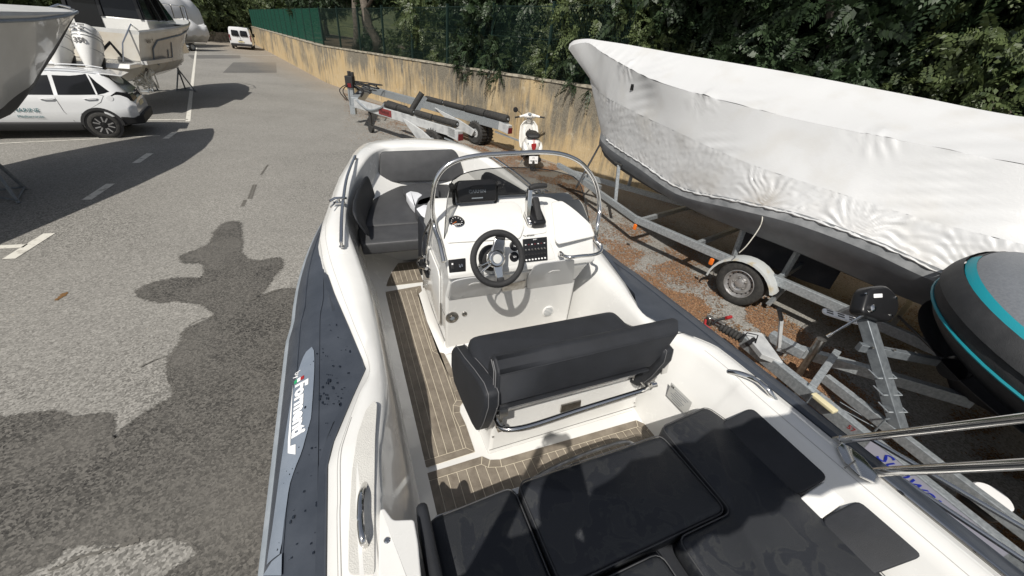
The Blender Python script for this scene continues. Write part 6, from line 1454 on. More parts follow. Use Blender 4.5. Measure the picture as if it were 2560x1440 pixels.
# power pack mast with hoses
mb_ = G(882, 262, .6); mt = GV(879, 178, (mb_.x, mb_.y), (1, .3)); b = MB(); b.beam(Vector((mb_.x, mb_.y, .3)), Vector((mb_.x, mb_.y, mt.z-.5)), .16, .18, (1, 0, 0)); b.build('mast', 'galv', tt, smooth=False)
b = MB(); b.box((mb_.x, mb_.y, mt.z-.32), (.26, .26, .36)); b.cyl((mb_.x, mb_.y, mt.z-.15), (mb_.x, mb_.y, mt.z), .06); b.box((mb_.x+.1, mb_.y, mt.z-.1), (.1, .1, .16)); b.build('power_pack', 'black_rough', tt, bevel=.02)
b = MB(); b.box((mb_.x+.02, mb_.y-.14, mt.z-.42), (.12, .02, .12)); b.build('red_valve', 'red_dark', tt, smooth=False)
r3 = random.Random(8); b = MB()
for k in range(9):
    a = r3.uniform(0, 6.28); c_ = Vector((mb_.x, mb_.y, mt.z-.35)); e_ = c_+Vector((math.cos(a)*.2, math.sin(a)*.2, -.55)); m_ = (c_+e_)/2+Vector((math.cos(a)*.32, math.sin(a)*.3, .05))
    b.tube(smooth_line([c_, m_, e_], 6), .016, 5)
for k in range(5):
    c_ = L0.lerp(R0, .5+.3*r3.uniform(-1, 1))+Vector((0, 0, .2)); P_ = [c_+Vector((r3.uniform(-.5, .7), r3.uniform(-.4, .4), r3.uniform(0, .25))) for _ in range(5)]; b.tube(smooth_line(P_, 6), .022, 5)
b.build('hydraulic_hoses', 'black_rough', tt)
b = MB(); b.tube(smooth_line([L0+nL*.09+ldir*.25+Vector((0, 0, .12)), L0+nL*.10+ldir*.9+Vector((0, 0, -.06)), L0+nL*.1+ldir*1.6+Vector((0, 0, .1)), L0+nL*.06+ldir*1.8+Vector((0, 0, .25))], 6), .03, 6); b.build('strap_loop', 'galv', tt)
b = MB(); fj = L0+ldir*.8; b.cyl((fj.x, fj.y, .65), (fj.x, fj.y, .12), .05); b.lathe([(0, -.05), (.11, -.05), (.12, 0), (.11, .05), (0, .05)], (fj.x, fj.y, .12), nL, 16); b.build('jockey_wheel', 'rubber', tt)

# =====================================================================
# white motor scooter by the wall (local frame: +y ahead)
# =====================================================================
sp = G(1330, 426, 0)
sco = thing('motor_scooter', 'white motor scooter with red tail light and black seat parked at the ochre wall', 'scooter', sp, -.30, local=True)
sco.rotation_euler = (0, math.radians(-4), .12); sco.scale = (1.13,)*3
mat('scooter_white', (.74, .73, .70), .2, coat=.6)
def ring_xy(cx, y, cz, wx, wz, n=16, p=.75):
    out = []
    for i in range(n):
        a = 2*PI*i/n; c_, s_ = math.cos(a), math.sin(a); out.append(Vector((cx+wx*math.copysign(abs(c_)**p, c_), y, cz+wz*math.copysign(abs(s_)**p, s_))))
    return out
b = MB(); b.loft([ring_xy(0, y, cz, wx, wz) for y, cz, wx, wz in ((-.13, .60, .06, .05), (-.10, .58, .115, .11), (0, .56, .175, .17), (.15, .55, .205, .20), (.32, .55, .205, .20), (.50, .56, .17, .18), (.62, .55, .11, .14), (.66, .54, .05, .08))], True, True); body = b.build('rear_body', 'scooter_white', sco, angle=70)
for s_ in (-1, 1):
    b = MB(); b.loft([ring_xy(s_*.165, y, .49, wx, wz) for y, wx, wz in ((-.08, .03, .03), (.0, .07, .11), (.15, .085, .155), (.32, .08, .15), (.46, .05, .10), (.54, .02, .03))], True, True); b.build('side_cowl', 'scooter_white', body, angle=70)
b = MB(); b.loft([ring_xy(0, y, cz, wx, wz) for y, cz, wx, wz in ((-.06, .775, .09, .02), (-.03, .785, .14, .04), (.10, .79, .165, .055), (.30, .785, .165, .055), (.42, .80, .13, .05), (.60, .79, .10, .035), (.64, .78, .06, .02))], True, True); b.build('seat', 'leather', sco, angle=70)
b = MB(); b.loft([[Vector((x, -.118-dy, z)) for x, z in ((-.055*k, .66), (.055*k, .66), (.062*k, .60), (.035*k, .52), (0, .50), (-.035*k, .52), (-.062*k, .60))] for dy, k in ((0, 1.05), (.03, .85))], True, True); b.build('tail_light', 'red', sco, bevel=.006)
for x in (-.018, .018):
    b = MB(); b.tube([(x, -.09, .735), (x, -.127, .67)], .008, 5); b.tube([(x*.8, -.125, .52), (x*.6, -.10, .44)], .008, 5); b.build('red_stripe', 'red', sco)
for s_ in (-1, 1):
    b = MB(); b.box((0, 0, 0), (.03, .012, .09), Matrix.Translation((s_*.115, -.075, .62)) @ Matrix.Rotation(s_*.35, 4, 'Y')); b.build('rear_indicator', 'grey_print', sco, bevel=.006)
b = MB(); b.box((0, -.12, .39), (.20, .05, .10)); b.build('rear_apron', 'black', sco, bevel=.01)
b = MB(); b.box((0, -.20, .30), (.21, .012, .17), Matrix.Rotation(0, 4, 'X')); np_ = b.build('number_plate', 'white_print', sco, bevel=.003)
put_text('FV', .05, 'black_print', np_, (0, -.2075, .345), (1, 0, 0), (0, 0, 1)); put_text('788 FG', .058, 'black_print', np_, (0, -.2075, .275), (1, 0, 0), (0, 0, 1))
def sw_(y, nm):
    b = MB(); b.lathe([(.12, -.04), (.19, -.055), (.225, -.04), (.235, 0), (.225, .04), (.19, .055), (.12, .04)], (0, y, .235), (1, 0, 0), 24); w_ = b.build(nm, 'rubber', sco, angle=50); b = MB(); b.lathe([(.125, -.035), (.05, -.05), (0, -.05)], (0, y, .235), (1, 0, 0), 16); b.lathe([(.125, .035), (.05, .05), (0, .05)], (0, y, .235), (1, 0, 0), 16); b.build('rim', 'galv', w_)
sw_(.02, 'rear_wheel'); sw_(1.30, 'front_wheel')
b = MB(); b.tube([(.15, -.05, .27), (.16, .15, .25), (.15, .40, .25)], [.055, .05, .03], 10); b.build('exhaust', 'black', sco)
b = MB(); b.hexa([Vector(p) for p in ((-.17, .55, .30), (.17, .55, .30), (.19, 1.05, .30), (-.19, 1.05, .30), (-.17, .55, .335), (.17, .55, .335), (.19, 1.05, .335), (-.19, 1.05, .335))]); b.build('floorboard', 'black_rough', sco, bevel=.008)
b = MB(); sh = []
for z, w_, y in ((.30, .16, 1.02), (.36, .23, 1.04), (.50, .25, 1.08), (.70, .235, 1.13), (.84, .21, 1.17), (.93, .13, 1.20), (.96, .05, 1.21)): sh.append([Vector((w_*u, y-.10*abs(u)**2.2, z)) for u in [i/6-1 for i in range(13)]])
b.loft(sh, closed=False); o = b.build('leg_shield', 'scooter_white', sco, angle=70); o.modifiers.new('thick', 'SOLIDIFY').thickness = .02
b = MB(); b.loft([ring_xy(0, y, .72, wx, .16) for y, wx in ((1.03, .07), (1.08, .10), (1.14, .10))], True, True); b.build('glove_box', 'scooter_white', sco)
b = MB(); b.lathe([(.022, 0), (.02, .008), (.01, .008), (0, .004)], (0.01, 1.015, .76), (0, -1, 0), 12); b.build('ignition', 'black', sco)
b = MB(); b.tube([(0, 1.16, .92), (0, 1.10, 1.02)], [.06, .075], 12); b.tube([(-.26, 1.02, 1.06), (-.17, 1.06, 1.075), (-.09, 1.10, 1.07), (.09, 1.10, 1.07), (.17, 1.06, 1.075), (.26, 1.02, 1.06)], [.025, .03, .06, .06, .03, .025], 12); b.loft([ring_xy(0, y, 1.07, wx, wz) for y, wx, wz in ((.99, .05, .02), (1.03, .085, .05), (1.12, .09, .07), (1.20, .08, .075), (1.24, .05, .05))], True, True); hb = b.build('headset', 'scooter_white', sco, angle=60)
b = MB(); b.lathe([(.05, 0), (.045, .012), (0, .014)], (0, 1.02, 1.115), (0, -.45, .9), 18); b.build('speedometer', 'grey_print', hb)
for s_ in (-1, 1):
    b = MB(); b.cyl((s_*.25, 1.03, 1.062), (s_*.37, .97, 1.05), .02, n=10); b.build('hand_grip', 'leather', hb); b = MB(); b.tube([(s_*.20, 1.09, 1.06), (s_*.32, 1.08, 1.045)], .007, 6); b.build('brake_lever', 'steel', hb)
b = MB(); b.tube([(-.19, 1.06, 1.09), (-.25, 1.05, 1.16), (-.33, 1.03, 1.21)], .007, 6); b.lathe([(0, -.012), (.05, -.012), (.062, 0), (.05, .012), (0, .014)], (-.36, 1.03, 1.22), (.1, -1, .15), 18); b.build('mirror', 'black', sco)
b = MB(); b.loft([ring_xy(0, y, cz, .065, wz) for y, cz, wz in ((1.10, .42, .03), (1.2, .50, .05), (1.35, .50, .05), (1.5, .42, .04), (1.54, .34, .02))], True, True); b.build('front_mudguard', 'scooter_white', sco)
b = MB(); b.tube([(-.10, .55, .28), (-.24, .58, .02)], .012, 6); b.build('side_stand', 'galv_dark', sco)
# =====================================================================
# left: hulls on stands, car, van
# =====================================================================
def hull_boat(root, tip, ax, stem, secs, m_top, m_bot, wl, deck_m='gelcoat_far'):
    """tip bow point, ax unit vector towards the bow; stem [(back, z)] profile; secs [(back, half_beam, sheer z, keel z)]"""
    ax = Vector((ax[0], ax[1], 0)).normalized(); sn = Vector((ax.y, -ax.x, 0)); rows_p = []
    smax = secs[-1][0]; n = 46
    def stemz(s):
        if s <= stem[0][0]: return stem[0][1]
        return interp([(a, b_) for a, b_ in stem], s)[0]
    rows = []
    for i in range(n+1):
        s = smax*(i/n)**1.5; w, zs, zk = interp(secs, s); kz = max(zk, stemz(s)) if s < stem[-1][0] else zk
        d = zs-kz; P = []
        for u, h in ((0, 0), (.30, .05), (.62, .17), (.80, .30), (.86, .50), (.92, .72), (.985, .90), (1.0, .93), (1.02, .97), (1.0, 1.0)):
            flare = max(.02, h)**(1.1*(1-min(1, s/3.6))) if h < .93 else 1
            P.append((u*w*flare, kz+d*h))
        rows.append((s, P))
    def build(sel, nm, m):
        b = MB()
        for sg in (1, -1): b.loft([[tip*1.0+Vector((0, 0, -tip.z))-ax*s+sn*(sg*P[k][0])+Vector((0, 0, P[k][1])) for k in sel] for s, P in rows], closed=False)
        b.loft([[Vector((tip.x, tip.y, 0))-ax*rows[-1][0]+sn*(sg*rows[-1][1][k][0])+Vector((0, 0, rows[-1][1][k][1])) for k in sel] for sg in (-1, 1)], closed=False)
        return b.build(nm, m, root, angle=50)
    return rows, build, ax, sn
# ---- near hull: only its bow shows ----
tipA = Vector((-9.86, 9.52, 2.64))
ba = thing('moored_boat', 'big pale hull with black bottom whose bow juts in at the upper left corner', 'boat', (-9.2, 5.5, 0))
mat('hull_white_dull', (.60, .60, .58), .28, c2=(.52, .52, .50), ns=1.5, coat=.4)
rows, build, axA, snA = hull_boat(ba, tipA, (-.15, .99), [(0, 2.60), (.42, 2.28), (.92, 1.9), (1.45, 1.54), (1.7, 1.35), (2.4, .92), (3.0, .75)],
    [(0, .03, 2.64, 2.6), (.15, .13, 2.64, 2.4), (.5, .34, 2.64, 2.2), (1.2, .68, 2.63, 1.7), (2.2, 1.02, 2.61, 1.0), (3.5, 1.30, 2.58, .72), (5, 1.40, 2.54, .62), (9, 1.40, 2.48, .6)], 0, 0, 0)
build((3, 4, 5, 6, 7, 8), 'topsides', 'hull_white_dull'); build((0, 1, 2, 3), 'bottom', 'antifoul'); build((8, 9), 'toe_rail', 'gelcoat_far')
b = MB(); b.loft([[Vector((tipA.x, tipA.y, 0))-axA*s+snA*(sg*P[9][0]*.99)+Vector((0, 0, P[9][1]-.01+(.05 if sg == 0 else 0))) for sg in (-1, -.5, 0, .5, 1)] for s, P in rows], closed=False); b.build('deck', 'gelcoat_far', ba)
b = MB(); b.tube([Vector((tipA.x, tipA.y, 0))-axA*s+snA*(P[7][0]+.01)+Vector((0, 0, P[7][1])) for s, P in rows], .025, 6); b.build('rub_rail', 'rubstrake', ba)
b = MB(); b.tube([tipA-axA*.6+Vector((0, 0, .02)), tipA-axA*.35+Vector((0, 0, .09)), tipA-axA*.1+Vector((0, 0, .06))], .02, 6); b.build('bow_fitting', 'steel', ba)
def stand(lab, top, feet, nm='boat_stand', grp='stands propping the hulls', r_=.022):
    o = thing(nm, lab, 'boat stand', (top.x, top.y, 0), 0, grp)
    for f in feet: b = MB(); b.tube([f, Vector((top.x, top.y, top.z*.82))], r_, 6); b.build('leg', 'galv_dark', o)
    b = MB(); b.cyl((top.x, top.y, top.z*.6), top, r_*1.2, n=8); b.build('screw_post', 'galv_dark', o)
    b = MB(); b.box((0, 0, 0), (.24, .24, .04), Matrix.Translation(top)); b.build('pad', 'black_rough', o, smooth=False)
    for i in range(len(feet)): b = MB(); b.tube([feet[i]*1.0+Vector((0, 0, .05)), feet[(i+1) % len(feet)]+Vector((0, 0, .05))], r_*.6, 5); b.build('brace', 'galv_dark', o)
    return o
f1, f2, f3 = G(66, 474), G(48, 508), G(-70, 490)
stand('grey tripod stand in the shade below the nearest pale hull at the left edge', (f1+f2+f3)/3+Vector((-.1, .1, .95)), (f1, f2, f3), r_=.028)
# ---- motor boat with twin outboards ----
tipB = Vector((-15.6, 19.3, 2.56)); bb_ = thing('motor_boat', 'white cabin motor boat with dark glass wheelhouse and tinted hull panel on stands', 'boat', (-14, 15.5, 0))
mat('hull_cream', (.62, .60, .55), .25, c2=(.50, .44, .35), ns=1.2, lo=.35, hi=.7, coat=.4)
rows, build, axB, snB = hull_boat(bb_, tipB, (-.356, .934), [(0, 2.50), (.3, 2.1), (.7, 1.5), (1.3, 1.05), (2.0, .85), (3, .78)],
    [(0, .03, 2.56, 2.5), (.12, .18, 2.56, 2.2), (.5, .50, 2.55, 1.7), (1.2, .86, 2.53, 1.1), (2.5, 1.18, 2.46, .80), (4, 1.32, 2.38, .74), (6.3, 1.32, 2.28, .72), (7.2, 1.30, 2.24, .72)], 0, 0, 0)
build((2, 3, 4, 5, 6, 7), 'topsides', 'hull_cream'); build((0, 1, 2), 'bottom', 'hull_cream'); build((7, 8, 9), 'gunwale', 'gelcoat_far')
O_B = Vector((tipB.x, tipB.y, 0)); LB = lambda s, x, z: O_B-axB*s+snB*x+Vector((0, 0, z))
b = MB(); b.loft([[LB(s, sg*P[9][0], P[9][1]-.02) for sg in (-1, 0, 1)] for s, P in rows if s < 3.3], closed=False); b.build('foredeck', 'gelcoat_far', bb_)
b = MB(); b.hexa([LB(7.2, -1.25, 1.35), LB(7.2, 1.25, 1.35), LB(5.3, 1.25, 1.35), LB(5.3, -1.25, 1.35), LB(7.2, -1.25, 1.45), LB(7.2, 1.25, 1.45), LB(5.3, 1.25, 1.45), LB(5.3, -1.25, 1.45)]); b.build('cockpit_sole', 'gelcoat_far', bb_)
b = MB(); b.hexa([LB(6.75, -.9, 1.45), LB(6.75, .75, 1.45), LB(6.55, .75, 1.45), LB(6.55, -.9, 1.45), LB(6.85, -.9, 2.22), LB(6.85, .75, 2.22), LB(6.55, .75, 2.22), LB(6.55, -.9, 2.22)]); b.build('transom_seat', 'gelcoat', bb_, bevel=.03)
b = MB(); b.hexa([LB(8.0, -1.1, 1.28), LB(8.0, 1.1, 1.28), LB(7.15, 1.1, 1.28), LB(7.15, -1.1, 1.28), LB(7.9, -1.1, 1.40), LB(7.9, 1.1, 1.40), LB(7.15, 1.1, 1.40), LB(7.15, -1.1, 1.40)]); b.build('swim_platform', 'gelcoat', bb_, bevel=.02)
# wheelhouse
wf, wa = 2.9, 5.6
b = MB(); b.hexa([LB(wa, -1.05, 1.45), LB(wa, 1.05, 1.45), LB(wf-.4, .95, 1.45), LB(wf-.4, -.95, 1.45), LB(wa, -1.02, 2.50), LB(wa, 1.02, 2.50), LB(wf, .92, 2.50), LB(wf, -.92, 2.50)]); b.build('cabin_side', 'gelcoat', bb_, bevel=.03)
b = MB(); b.hexa([LB(wa, -1.0, 2.5), LB(wa, 1.0, 2.5), LB(wf, .9, 2.5), LB(wf, -.9, 2.5), LB(wa-.1, -.92, 3.45), LB(wa-.1, .92, 3.45), LB(wf+1.0, .80, 3.45), LB(wf+1.0, -.80, 3.45)]); b.build('window_band', 'glass_dark', bb_, bevel=.02)
b = MB(); b.hexa([LB(wa+.5, -1.05, 3.46), LB(wa+.5, 1.05, 3.46), LB(wf+.7, .92, 3.46), LB(wf+.7, -.92, 3.46), LB(wa+.4, -1.0, 3.58), LB(wa+.4, 1.0, 3.58), LB(wf+.8, .88, 3.58), LB(wf+.8, -.88, 3.58)]); b.build('roof', 'gelcoat', bb_, bevel=.03)
for s_, x0, x1 in ((5.61, -.95, -.95), (5.61, -.1, -.1), (5.61, .9, .9), (4.6, 1.03, .93), (3.9, 1.0, .9)):
    b = MB(); b.beam(LB(s_, x0, 2.5), LB(s_-(.1 if s_ > 5 else -.25), x1*.93, 3.46), .09, .07, (axB.x, axB.y, 0)); b.build('window_post', 'black', bb_, smooth=False)
b = MB(); b.hexa([LB(5.62, -.85, 1.5), LB(5.62, -.15, 1.5), LB(5.66, -.15, 1.5), LB(5.66, -.85, 1.5), LB(5.55, -.82, 3.3), LB(5.55, -.15, 3.3), LB(5.6, -.15, 3.3), LB(5.6, -.82, 3.3)]); b.build('cabin_door', 'glass_dark', bb_)
# side panel and lines on the starboard topsides
def onside(s, h, off=.012):
    w, zs, zk = interp([(r_[0],)+tuple(c for p in r_[1] for c in p) for r_ in rows][0:0] or [(0, 0, 0, 0)], 0) if False else (0, 0, 0)
    for a, c in zip(rows, rows[1:]):
        if a[0] <= s <= c[0]: break
    t = (s-a[0])/(c[0]-a[0]); hs = [0, .05, .17, .30, .50, .72, .90, .93, .97, 1.0]
    for k in range(9):
        if hs[k] <= h <= hs[k+1]: break
    u = (h-hs[k])/(hs[k+1]-hs[k]); f = lambda P, q: lerp(P[k][q], P[k+1][q], u)
    return LB(s, lerp(f(a[1], 0), f(c[1], 0), t)+off, lerp(f(a[1], 1), f(c[1], 1), t))
def side_shape(pts, nm, m, off=.014):
    n = 10; b = MB(); lo = [onside(s, h0, off) for s, h0, h1 in pts]; hi = [onside(s, h1, off) for s, h0, h1 in pts]; mid1 = [onside(s, lerp(h0, h1, .33), off) for s, h0, h1 in pts]; mid2 = [onside(s, lerp(h0, h1, .66), off) for s, h0, h1 in pts]
    b.loft([lo, mid1, mid2, hi], closed=False); return b.build(nm, m, bb_)
mat('panel_tan', (.36, .31, .245), .18, c2=(.26, .22, .17), ns=1.4, coat=.5)
side_shape([(6.35, .46, .66), (6.0, .36, .78), (5, .36, .80), (4, .36, .82), (3, .37, .84), (2, .40, .86), (1.2, .46, .88)], 'side_panel', 'panel_tan')
for pts in ([(6.35, .66), (6.0, .79), (5, .81), (4, .83), (3, .85), (2, .87), (1.0, .90), (.5, .93)], [(6.35, .66), (6.35, .45), (6.0, .35)], [(5.2, .60), (5.2, .44), (4.85, .44), (4.85, .72)], [(6.0, .16), (3.0, .24), (2.6, .34), (2.3, .20)], [(2.2, .75), (1.4, .70), (1.8, .55), (2.2, .75)]):
    b = MB(); b.tube([onside(s, h, .02) for s, h in pts], .022, 5); b.build('styling_line', 'grey_print', bb_)
q = onside(6.55, .80, .03); put_text('Y. Ideal', .17, 'black_print', bb_, q, -axB if (-axB).x > 0 else axB, (0, 0, 1))
b = MB(); b.lathe([(.07, 0), (.06, .02), (0, .01)], onside(6.9, .3, .01), snB, 14); b.build('exhaust_outlet', 'black', bb_)
b = MB()
P_ = [LB(s, x, 2.56+z) for s, x, z in ((1.9, 1.0, 0), (1.8, .98, .42), (.9, .7, .46), (.25, .2, .46), (.1, 0, .46), (.25, -.2, .46), (.9, -.7, .46), (1.8, -.98, .42))]; b.tube(P_, .022, 6)
for s, x in ((1.2, .82), (.5, .45), (.1, 0), (.5, -.45)): b.cyl(LB(s, x, 2.5), LB(s, x, 3.02), .018, n=6)
b.build('pulpit_rail', 'steel', bb_)
b = MB(); b.tube([LB(6.9, 1.2, 2.25), LB(7.1, 1.15, 2.38), LB(7.5, .95, 1.9), LB(7.75, .9, 1.45)], .02, 6); b.build('stern_rail', 'steel', bb_)
# rudder/coiled rope under the stern
b = MB(); r4 = random.Random(4)
for k in range(6):
    c_ = LB(6.9, .95, 1.0); P_ = [c_+Vector((r4.uniform(-.25, .25), r4.uniform(-.25, .25), r4.uniform(-.35, .25))) for _ in range(6)]; b.tube(smooth_line(P_, 5, True), .02, 5)
b.build('coiled_rope', 'road_paint', bb_)
# outboards
def outboard(x, lab_num):
    par = thing('outboard_motor', ('white outboard motor marked 350 nearer the hull side' if x > 0 else 'white outboard motor partly behind the big pale bow'), 'outboard motor', LB(8.1, x, 0), 0, 'twin outboards on the motor boat')
    F = Matrix(((snB.x, -axB.x, 0, 0), (snB.y, -axB.y, 0, 0), (0, 0, 1, 0), (0, 0, 0, 1))); F.translation = LB(7.95, x, 1.45)
    R_ = F @ Matrix.Rotation(math.radians(24), 4, 'X')
    def rg(y, z, w, l, n=18, p=.8): return [R_ @ Vector((w*math.copysign(abs(math.cos(2*PI*i/n))**p, math.cos(2*PI*i/n)), y+l*math.copysign(abs(math.sin(2*PI*i/n))**p, math.sin(2*PI*i/n)), z)) for i in range(n)]
    b = MB(); b.loft([rg(.30, -.35, .10, .17), rg(.28, -.15, .16, .25), rg(.26, .10, .23, .33), rg(.25, .35, .26, .36), rg(.24, .60, .25, .35), rg(.22, .74, .20, .29), rg(.20, .80, .10, .16)], True, True); c_ = b.build('cowling', 'gelcoat', par, angle=70)
    b = MB(); b.loft([rg(.30, -.95, .05, .16), rg(.30, -.35, .085, .15)], True, True); b.loft([rg(.38, -1.0, .16, .30), rg(.36, -.95, .16, .28)], True, True); b.loft([rg(.32, -1.4, .012, .10), rg(.30, -1.0, .045, .17)], True, True); b.loft([rg(.15, -1.22, .06, .06), rg(.5, -1.22, .075, .12)], True, True); b.build('leg', 'gelcoat', par, angle=60)
    b = MB(); b.loft([rg(-.02, -.5, .14, .12), rg(-.02, .1, .16, .14)], True, True); b.build('mounting_bracket', 'black', par)
    for z, w_ in ((.12, .236), (.42, .262), (.5, .262)):
        b = MB(); ring_ = rg(.25, z, w_, w_*1.38+.005); b.tube(ring_+[ring_[0]], .007, 4, caps=False); b.build('cowl_seam', 'grey_print', c_)
    for dx in (-.09, .09):
        b = MB(); b.box((dx, .615, .66), (.13, .03, .035), R_); b.box((dx, .625, .56), (.12, .03, .03), R_); b.build('air_intake', 'black', c_, smooth=False)
    r3_ = R_.to_3x3(); put_text('350', .17, 'black_print', c_, R_ @ Vector((0, .617, .27)), r3_ @ Vector((1, 0, 0)), r3_ @ Vector((0, 0, 1)), bold=.006)
    b = MB(); b.tube([R_ @ Vector(v) for v in ((-.05, .52, -.02), (.05, .52, -.02), (.0, .50, -.10), (-.05, .52, -.02))], .008, 5); b.build('emblem', 'grey_print', c_)
    b = MB(); b.tube([R_ @ Vector((.1, -.1, .3)), LB(7.6, x+.3, 1.9), LB(7.2, x+.3, 1.5)], .04, 8); b.build('rigging_hose', 'black_rough', par)
    return par
outboard(.40, 1); outboard(-.26, 0)
for (tpx, fe, lab) in (((441, 160), ((442, 228), (464, 224), (489, 229)), 'black tripod stand nearest the lane, under the bow of the cabin motor boat'), ((372, 186), ((372, 228), (383, 230), (397, 228)), 'black tripod stand under the middle of the cabin motor boat')):
    F_ = [G(*p) for p in fe]; c_ = (F_[0]+F_[1]+F_[2])/3; c_ = Vector((F_[0].x, F_[0].y+.15, 0)); t_ = GV(tpx[0], tpx[1], (c_.x, c_.y), (1, 0)); stand(lab, t_, F_, r_=.028)
for s in (5.8, 3.0, 4.4):
    c_ = LB(s, -1.0, 0); stand('black tripod stand on the far side of the cabin motor boat', Vector((c_.x, c_.y, 1.0)), (c_+Vector((.4, 0, 0)), c_+Vector((-.3, .35, 0)), c_+Vector((-.3, -.35, 0))))

# ---- far white-wrapped boats ----
def wrapped(base, d, Ls, W, z0, z1, lab, seed):
    o = thing('wrapped_boat', lab, 'boat', (base.x, base.y, 0), 0, 'boats under white covers at the far left'); r = random.Random(seed); d = Vector((d[0], d[1], 0)).normalized(); s_ = Vector((d.y, -d.x, 0)); rg = []
    for i in range(19):
        t = i/18; w = W*math.sin(PI*min(.5, .08+t*.62))*(1 if t < .92 else .8); top = z1*(.72+.28*math.sin(PI*(.15+.7*t)))+.16*math.sin(t*17+seed); P = []
        for k in range(13):
            a = PI*k/12; P.append(base+d*(Ls*(.5-t))+s_*(w*math.cos(a))+Vector((0, 0, lerp(z0, top, math.sin(a)**.7)+.08*math.sin(k*2.3+i*1.7))))
        rg.append(P)
    b = MB(); b.loft(rg, closed=False); b.build('white_cover', 'shrink_film', o, angle=50)
    b = MB(); b.loft([[p.lerp(base+Vector((0, 0, z0-.5)), .0)+Vector((0, 0, 0)) for p in (q[0], q[-1])]+[base+d*(Ls*(.5-i/18))*.92+Vector((0, 0, z0-.55))] for i, q in enumerate(rg)], closed=True); b.build('hull', 'gelcoat_far', o)
    return o, d, s_
o, d_, s_ = wrapped(G(462, 128)+Vector((-1.0, 1.5, 0)), (.15, 1), 5.0, 1.15, 1.15, 2.2, 'small boat under a lumpy white cover on a road trailer beside the parking line', 2)
tz = G(462, 128)+Vector((-1.0, 1.5, 0)); t_ = thing('road_trailer', 'small road trailer under the white-covered boat at the far left', 'trailer', tz)
for s in (-.6, .6): b = MB(); b.beam(tz+s_*s-d_*2+Vector((0, 0, .5)), tz+s_*s+d_*1.5+Vector((0, 0, .5)), .08, .1); b.build('side_beam', 'galv', t_, smooth=False)
b = MB(); b.beam(tz+Vector((0, 0, .5))-d_*2, tz-d_*2.0+Vector((2.4, -.3, .45)), .08, .1); b.build('drawbar', 'galv', t_, smooth=False)
wheel(t_, tz+s_*.95-d_*.3+Vector((0, 0, .3)), s_, .30, .18, .18); wheel(t_, tz-s_*.95-d_*.3+Vector((0, 0, .3)), -s_, .30, .18, .18)
wrapped(G(425, 118)+Vector((-2.0, 4, 0)), (-.2, 1), 9.0, 1.5, 1.5, 4.1, 'tall boat under a white cover behind the cabin motor boat', 5)
wrapped(G(380, 105)+Vector((-4.0, 8, 0)), (-.2, 1), 9.0, 1.6, 1.5, 4.4, 'farthest boat under a white cover at the upper left', 7)

# =====================================================================
# cars
# =====================================================================
def car_body(root, st, m, nm='body', closed_ends=True):
    """st: (x, z_sill, w_sill, z_mid, w_mid, z_belt, w_belt, z_roof, w_roof)"""
    def ring(s):
        x, zs, ws, zm, wm, zb, wb, zr, wr = s
        half = [(ws*.85, zs-.02), (ws, zs+.04), (wm, zm-.10), (wm, zm+.06), (lerp(wm, wb, .6), lerp(zm, zb, .6)), (wb, zb), (wb-.012, zb+.015), (lerp(wb, wr, .55), lerp(zb, zr, .5)), (wr+.015, zr-.05), (wr*.86, zr-.005), (wr*.45, zr+.02), (0, zr+.028)]
        return [Vector((x, -a, z)) for a, z in half]+[Vector((x, a, z)) for a, z in reversed(half[:-1])]
    rows = [ring(s) for s in st]; rows = dense(rows, 4); b = MB(); b.loft(rows, closed=True, caps=True); return b.build(nm, m, root, angle=38), rows
def side_pt(rows, x, k, side=-1, off=.006):
    for a, c in zip(rows, rows[1:]):
        lo, hi = sorted((a[0].x, c[0].x))
        if lo <= x <= hi and hi > lo: break
    t = (x-a[0].x)/(c[0].x-a[0].x); i = int(k); u = k-i; f = lambda R: R[i].lerp(R[min(i+1, len(R)-1)], u)
    p = f(a).lerp(f(c), t); p.y -= off
    if side > 0: p.y = -p.y
    return p
def glass(root, rows, top, bot, nm='window', side=-1, m='glass_dark', off=.007):
    """top/bot: lists of (x, k) along the opening"""
    b = MB(); g = []
    for j in range(4):
        t = j/3; g.append([side_pt(rows, lerp(a[0], c[0], t), lerp(a[1], c[1], t), side, off) for a, c in zip(bot, top)])
    b.loft(g, closed=False); return b.build(nm, m, root, angle=60)
cs = .90; cw = G(277, 344); ce = Vector((.83, .56, 0)).normalized()     # rear wheel contact, direction to the tail
car = thing('white_car', 'white compact crossover car with company lettering parked beneath the pale bow', 'car', cw, math.atan2(ce.y, ce.x), local=True)
car.scale = (cs,)*3
# local: +x towards the tail, -y the side facing the lens (side plane at y=-.88 sits over the wheel contact)
car.location = cw-Vector((-ce.y, ce.x, 0))*(-.80*cs) if False else cw+Vector((-ce.y, ce.x, 0))*(.80*cs)
CS = [(-3.42, .35, .55, .50, .60, .66, .55, .68, .40), (-3.35, .30, .72, .52, .80, .78, .68, .82, .50), (-3.1, .27, .80, .58, .87, .92, .78, .97, .60), (-2.5, .27, .82, .60, .89, 1.00, .83, 1.07, .66), (-2.05, .27, .82, .62, .89, 1.02, .84, 1.13, .66),
      (-1.75, .27, .82, .62, .885, 1.03, .84, 1.34, .62), (-1.35, .27, .82, .62, .88, 1.035, .84, 1.55, .58), (-.8, .27, .82, .62, .875, 1.045, .835, 1.60, .57), (-.2, .27, .82, .62, .88, 1.06, .83, 1.60, .56), (.2, .29, .83, .66, .90, 1.08, .82, 1.57, .55), (.42, .32, .82, .68, .885, 1.09, .80, 1.46, .55), (.58, .36, .78, .70, .86, 1.04, .77, 1.24, .58), (.70, .40, .74, .70, .83, .98, .74, 1.06, .62), (.80, .45, .66, .68, .76, .88, .68, .92, .55)]
cb, crow = car_body(car, CS, 'car_white')
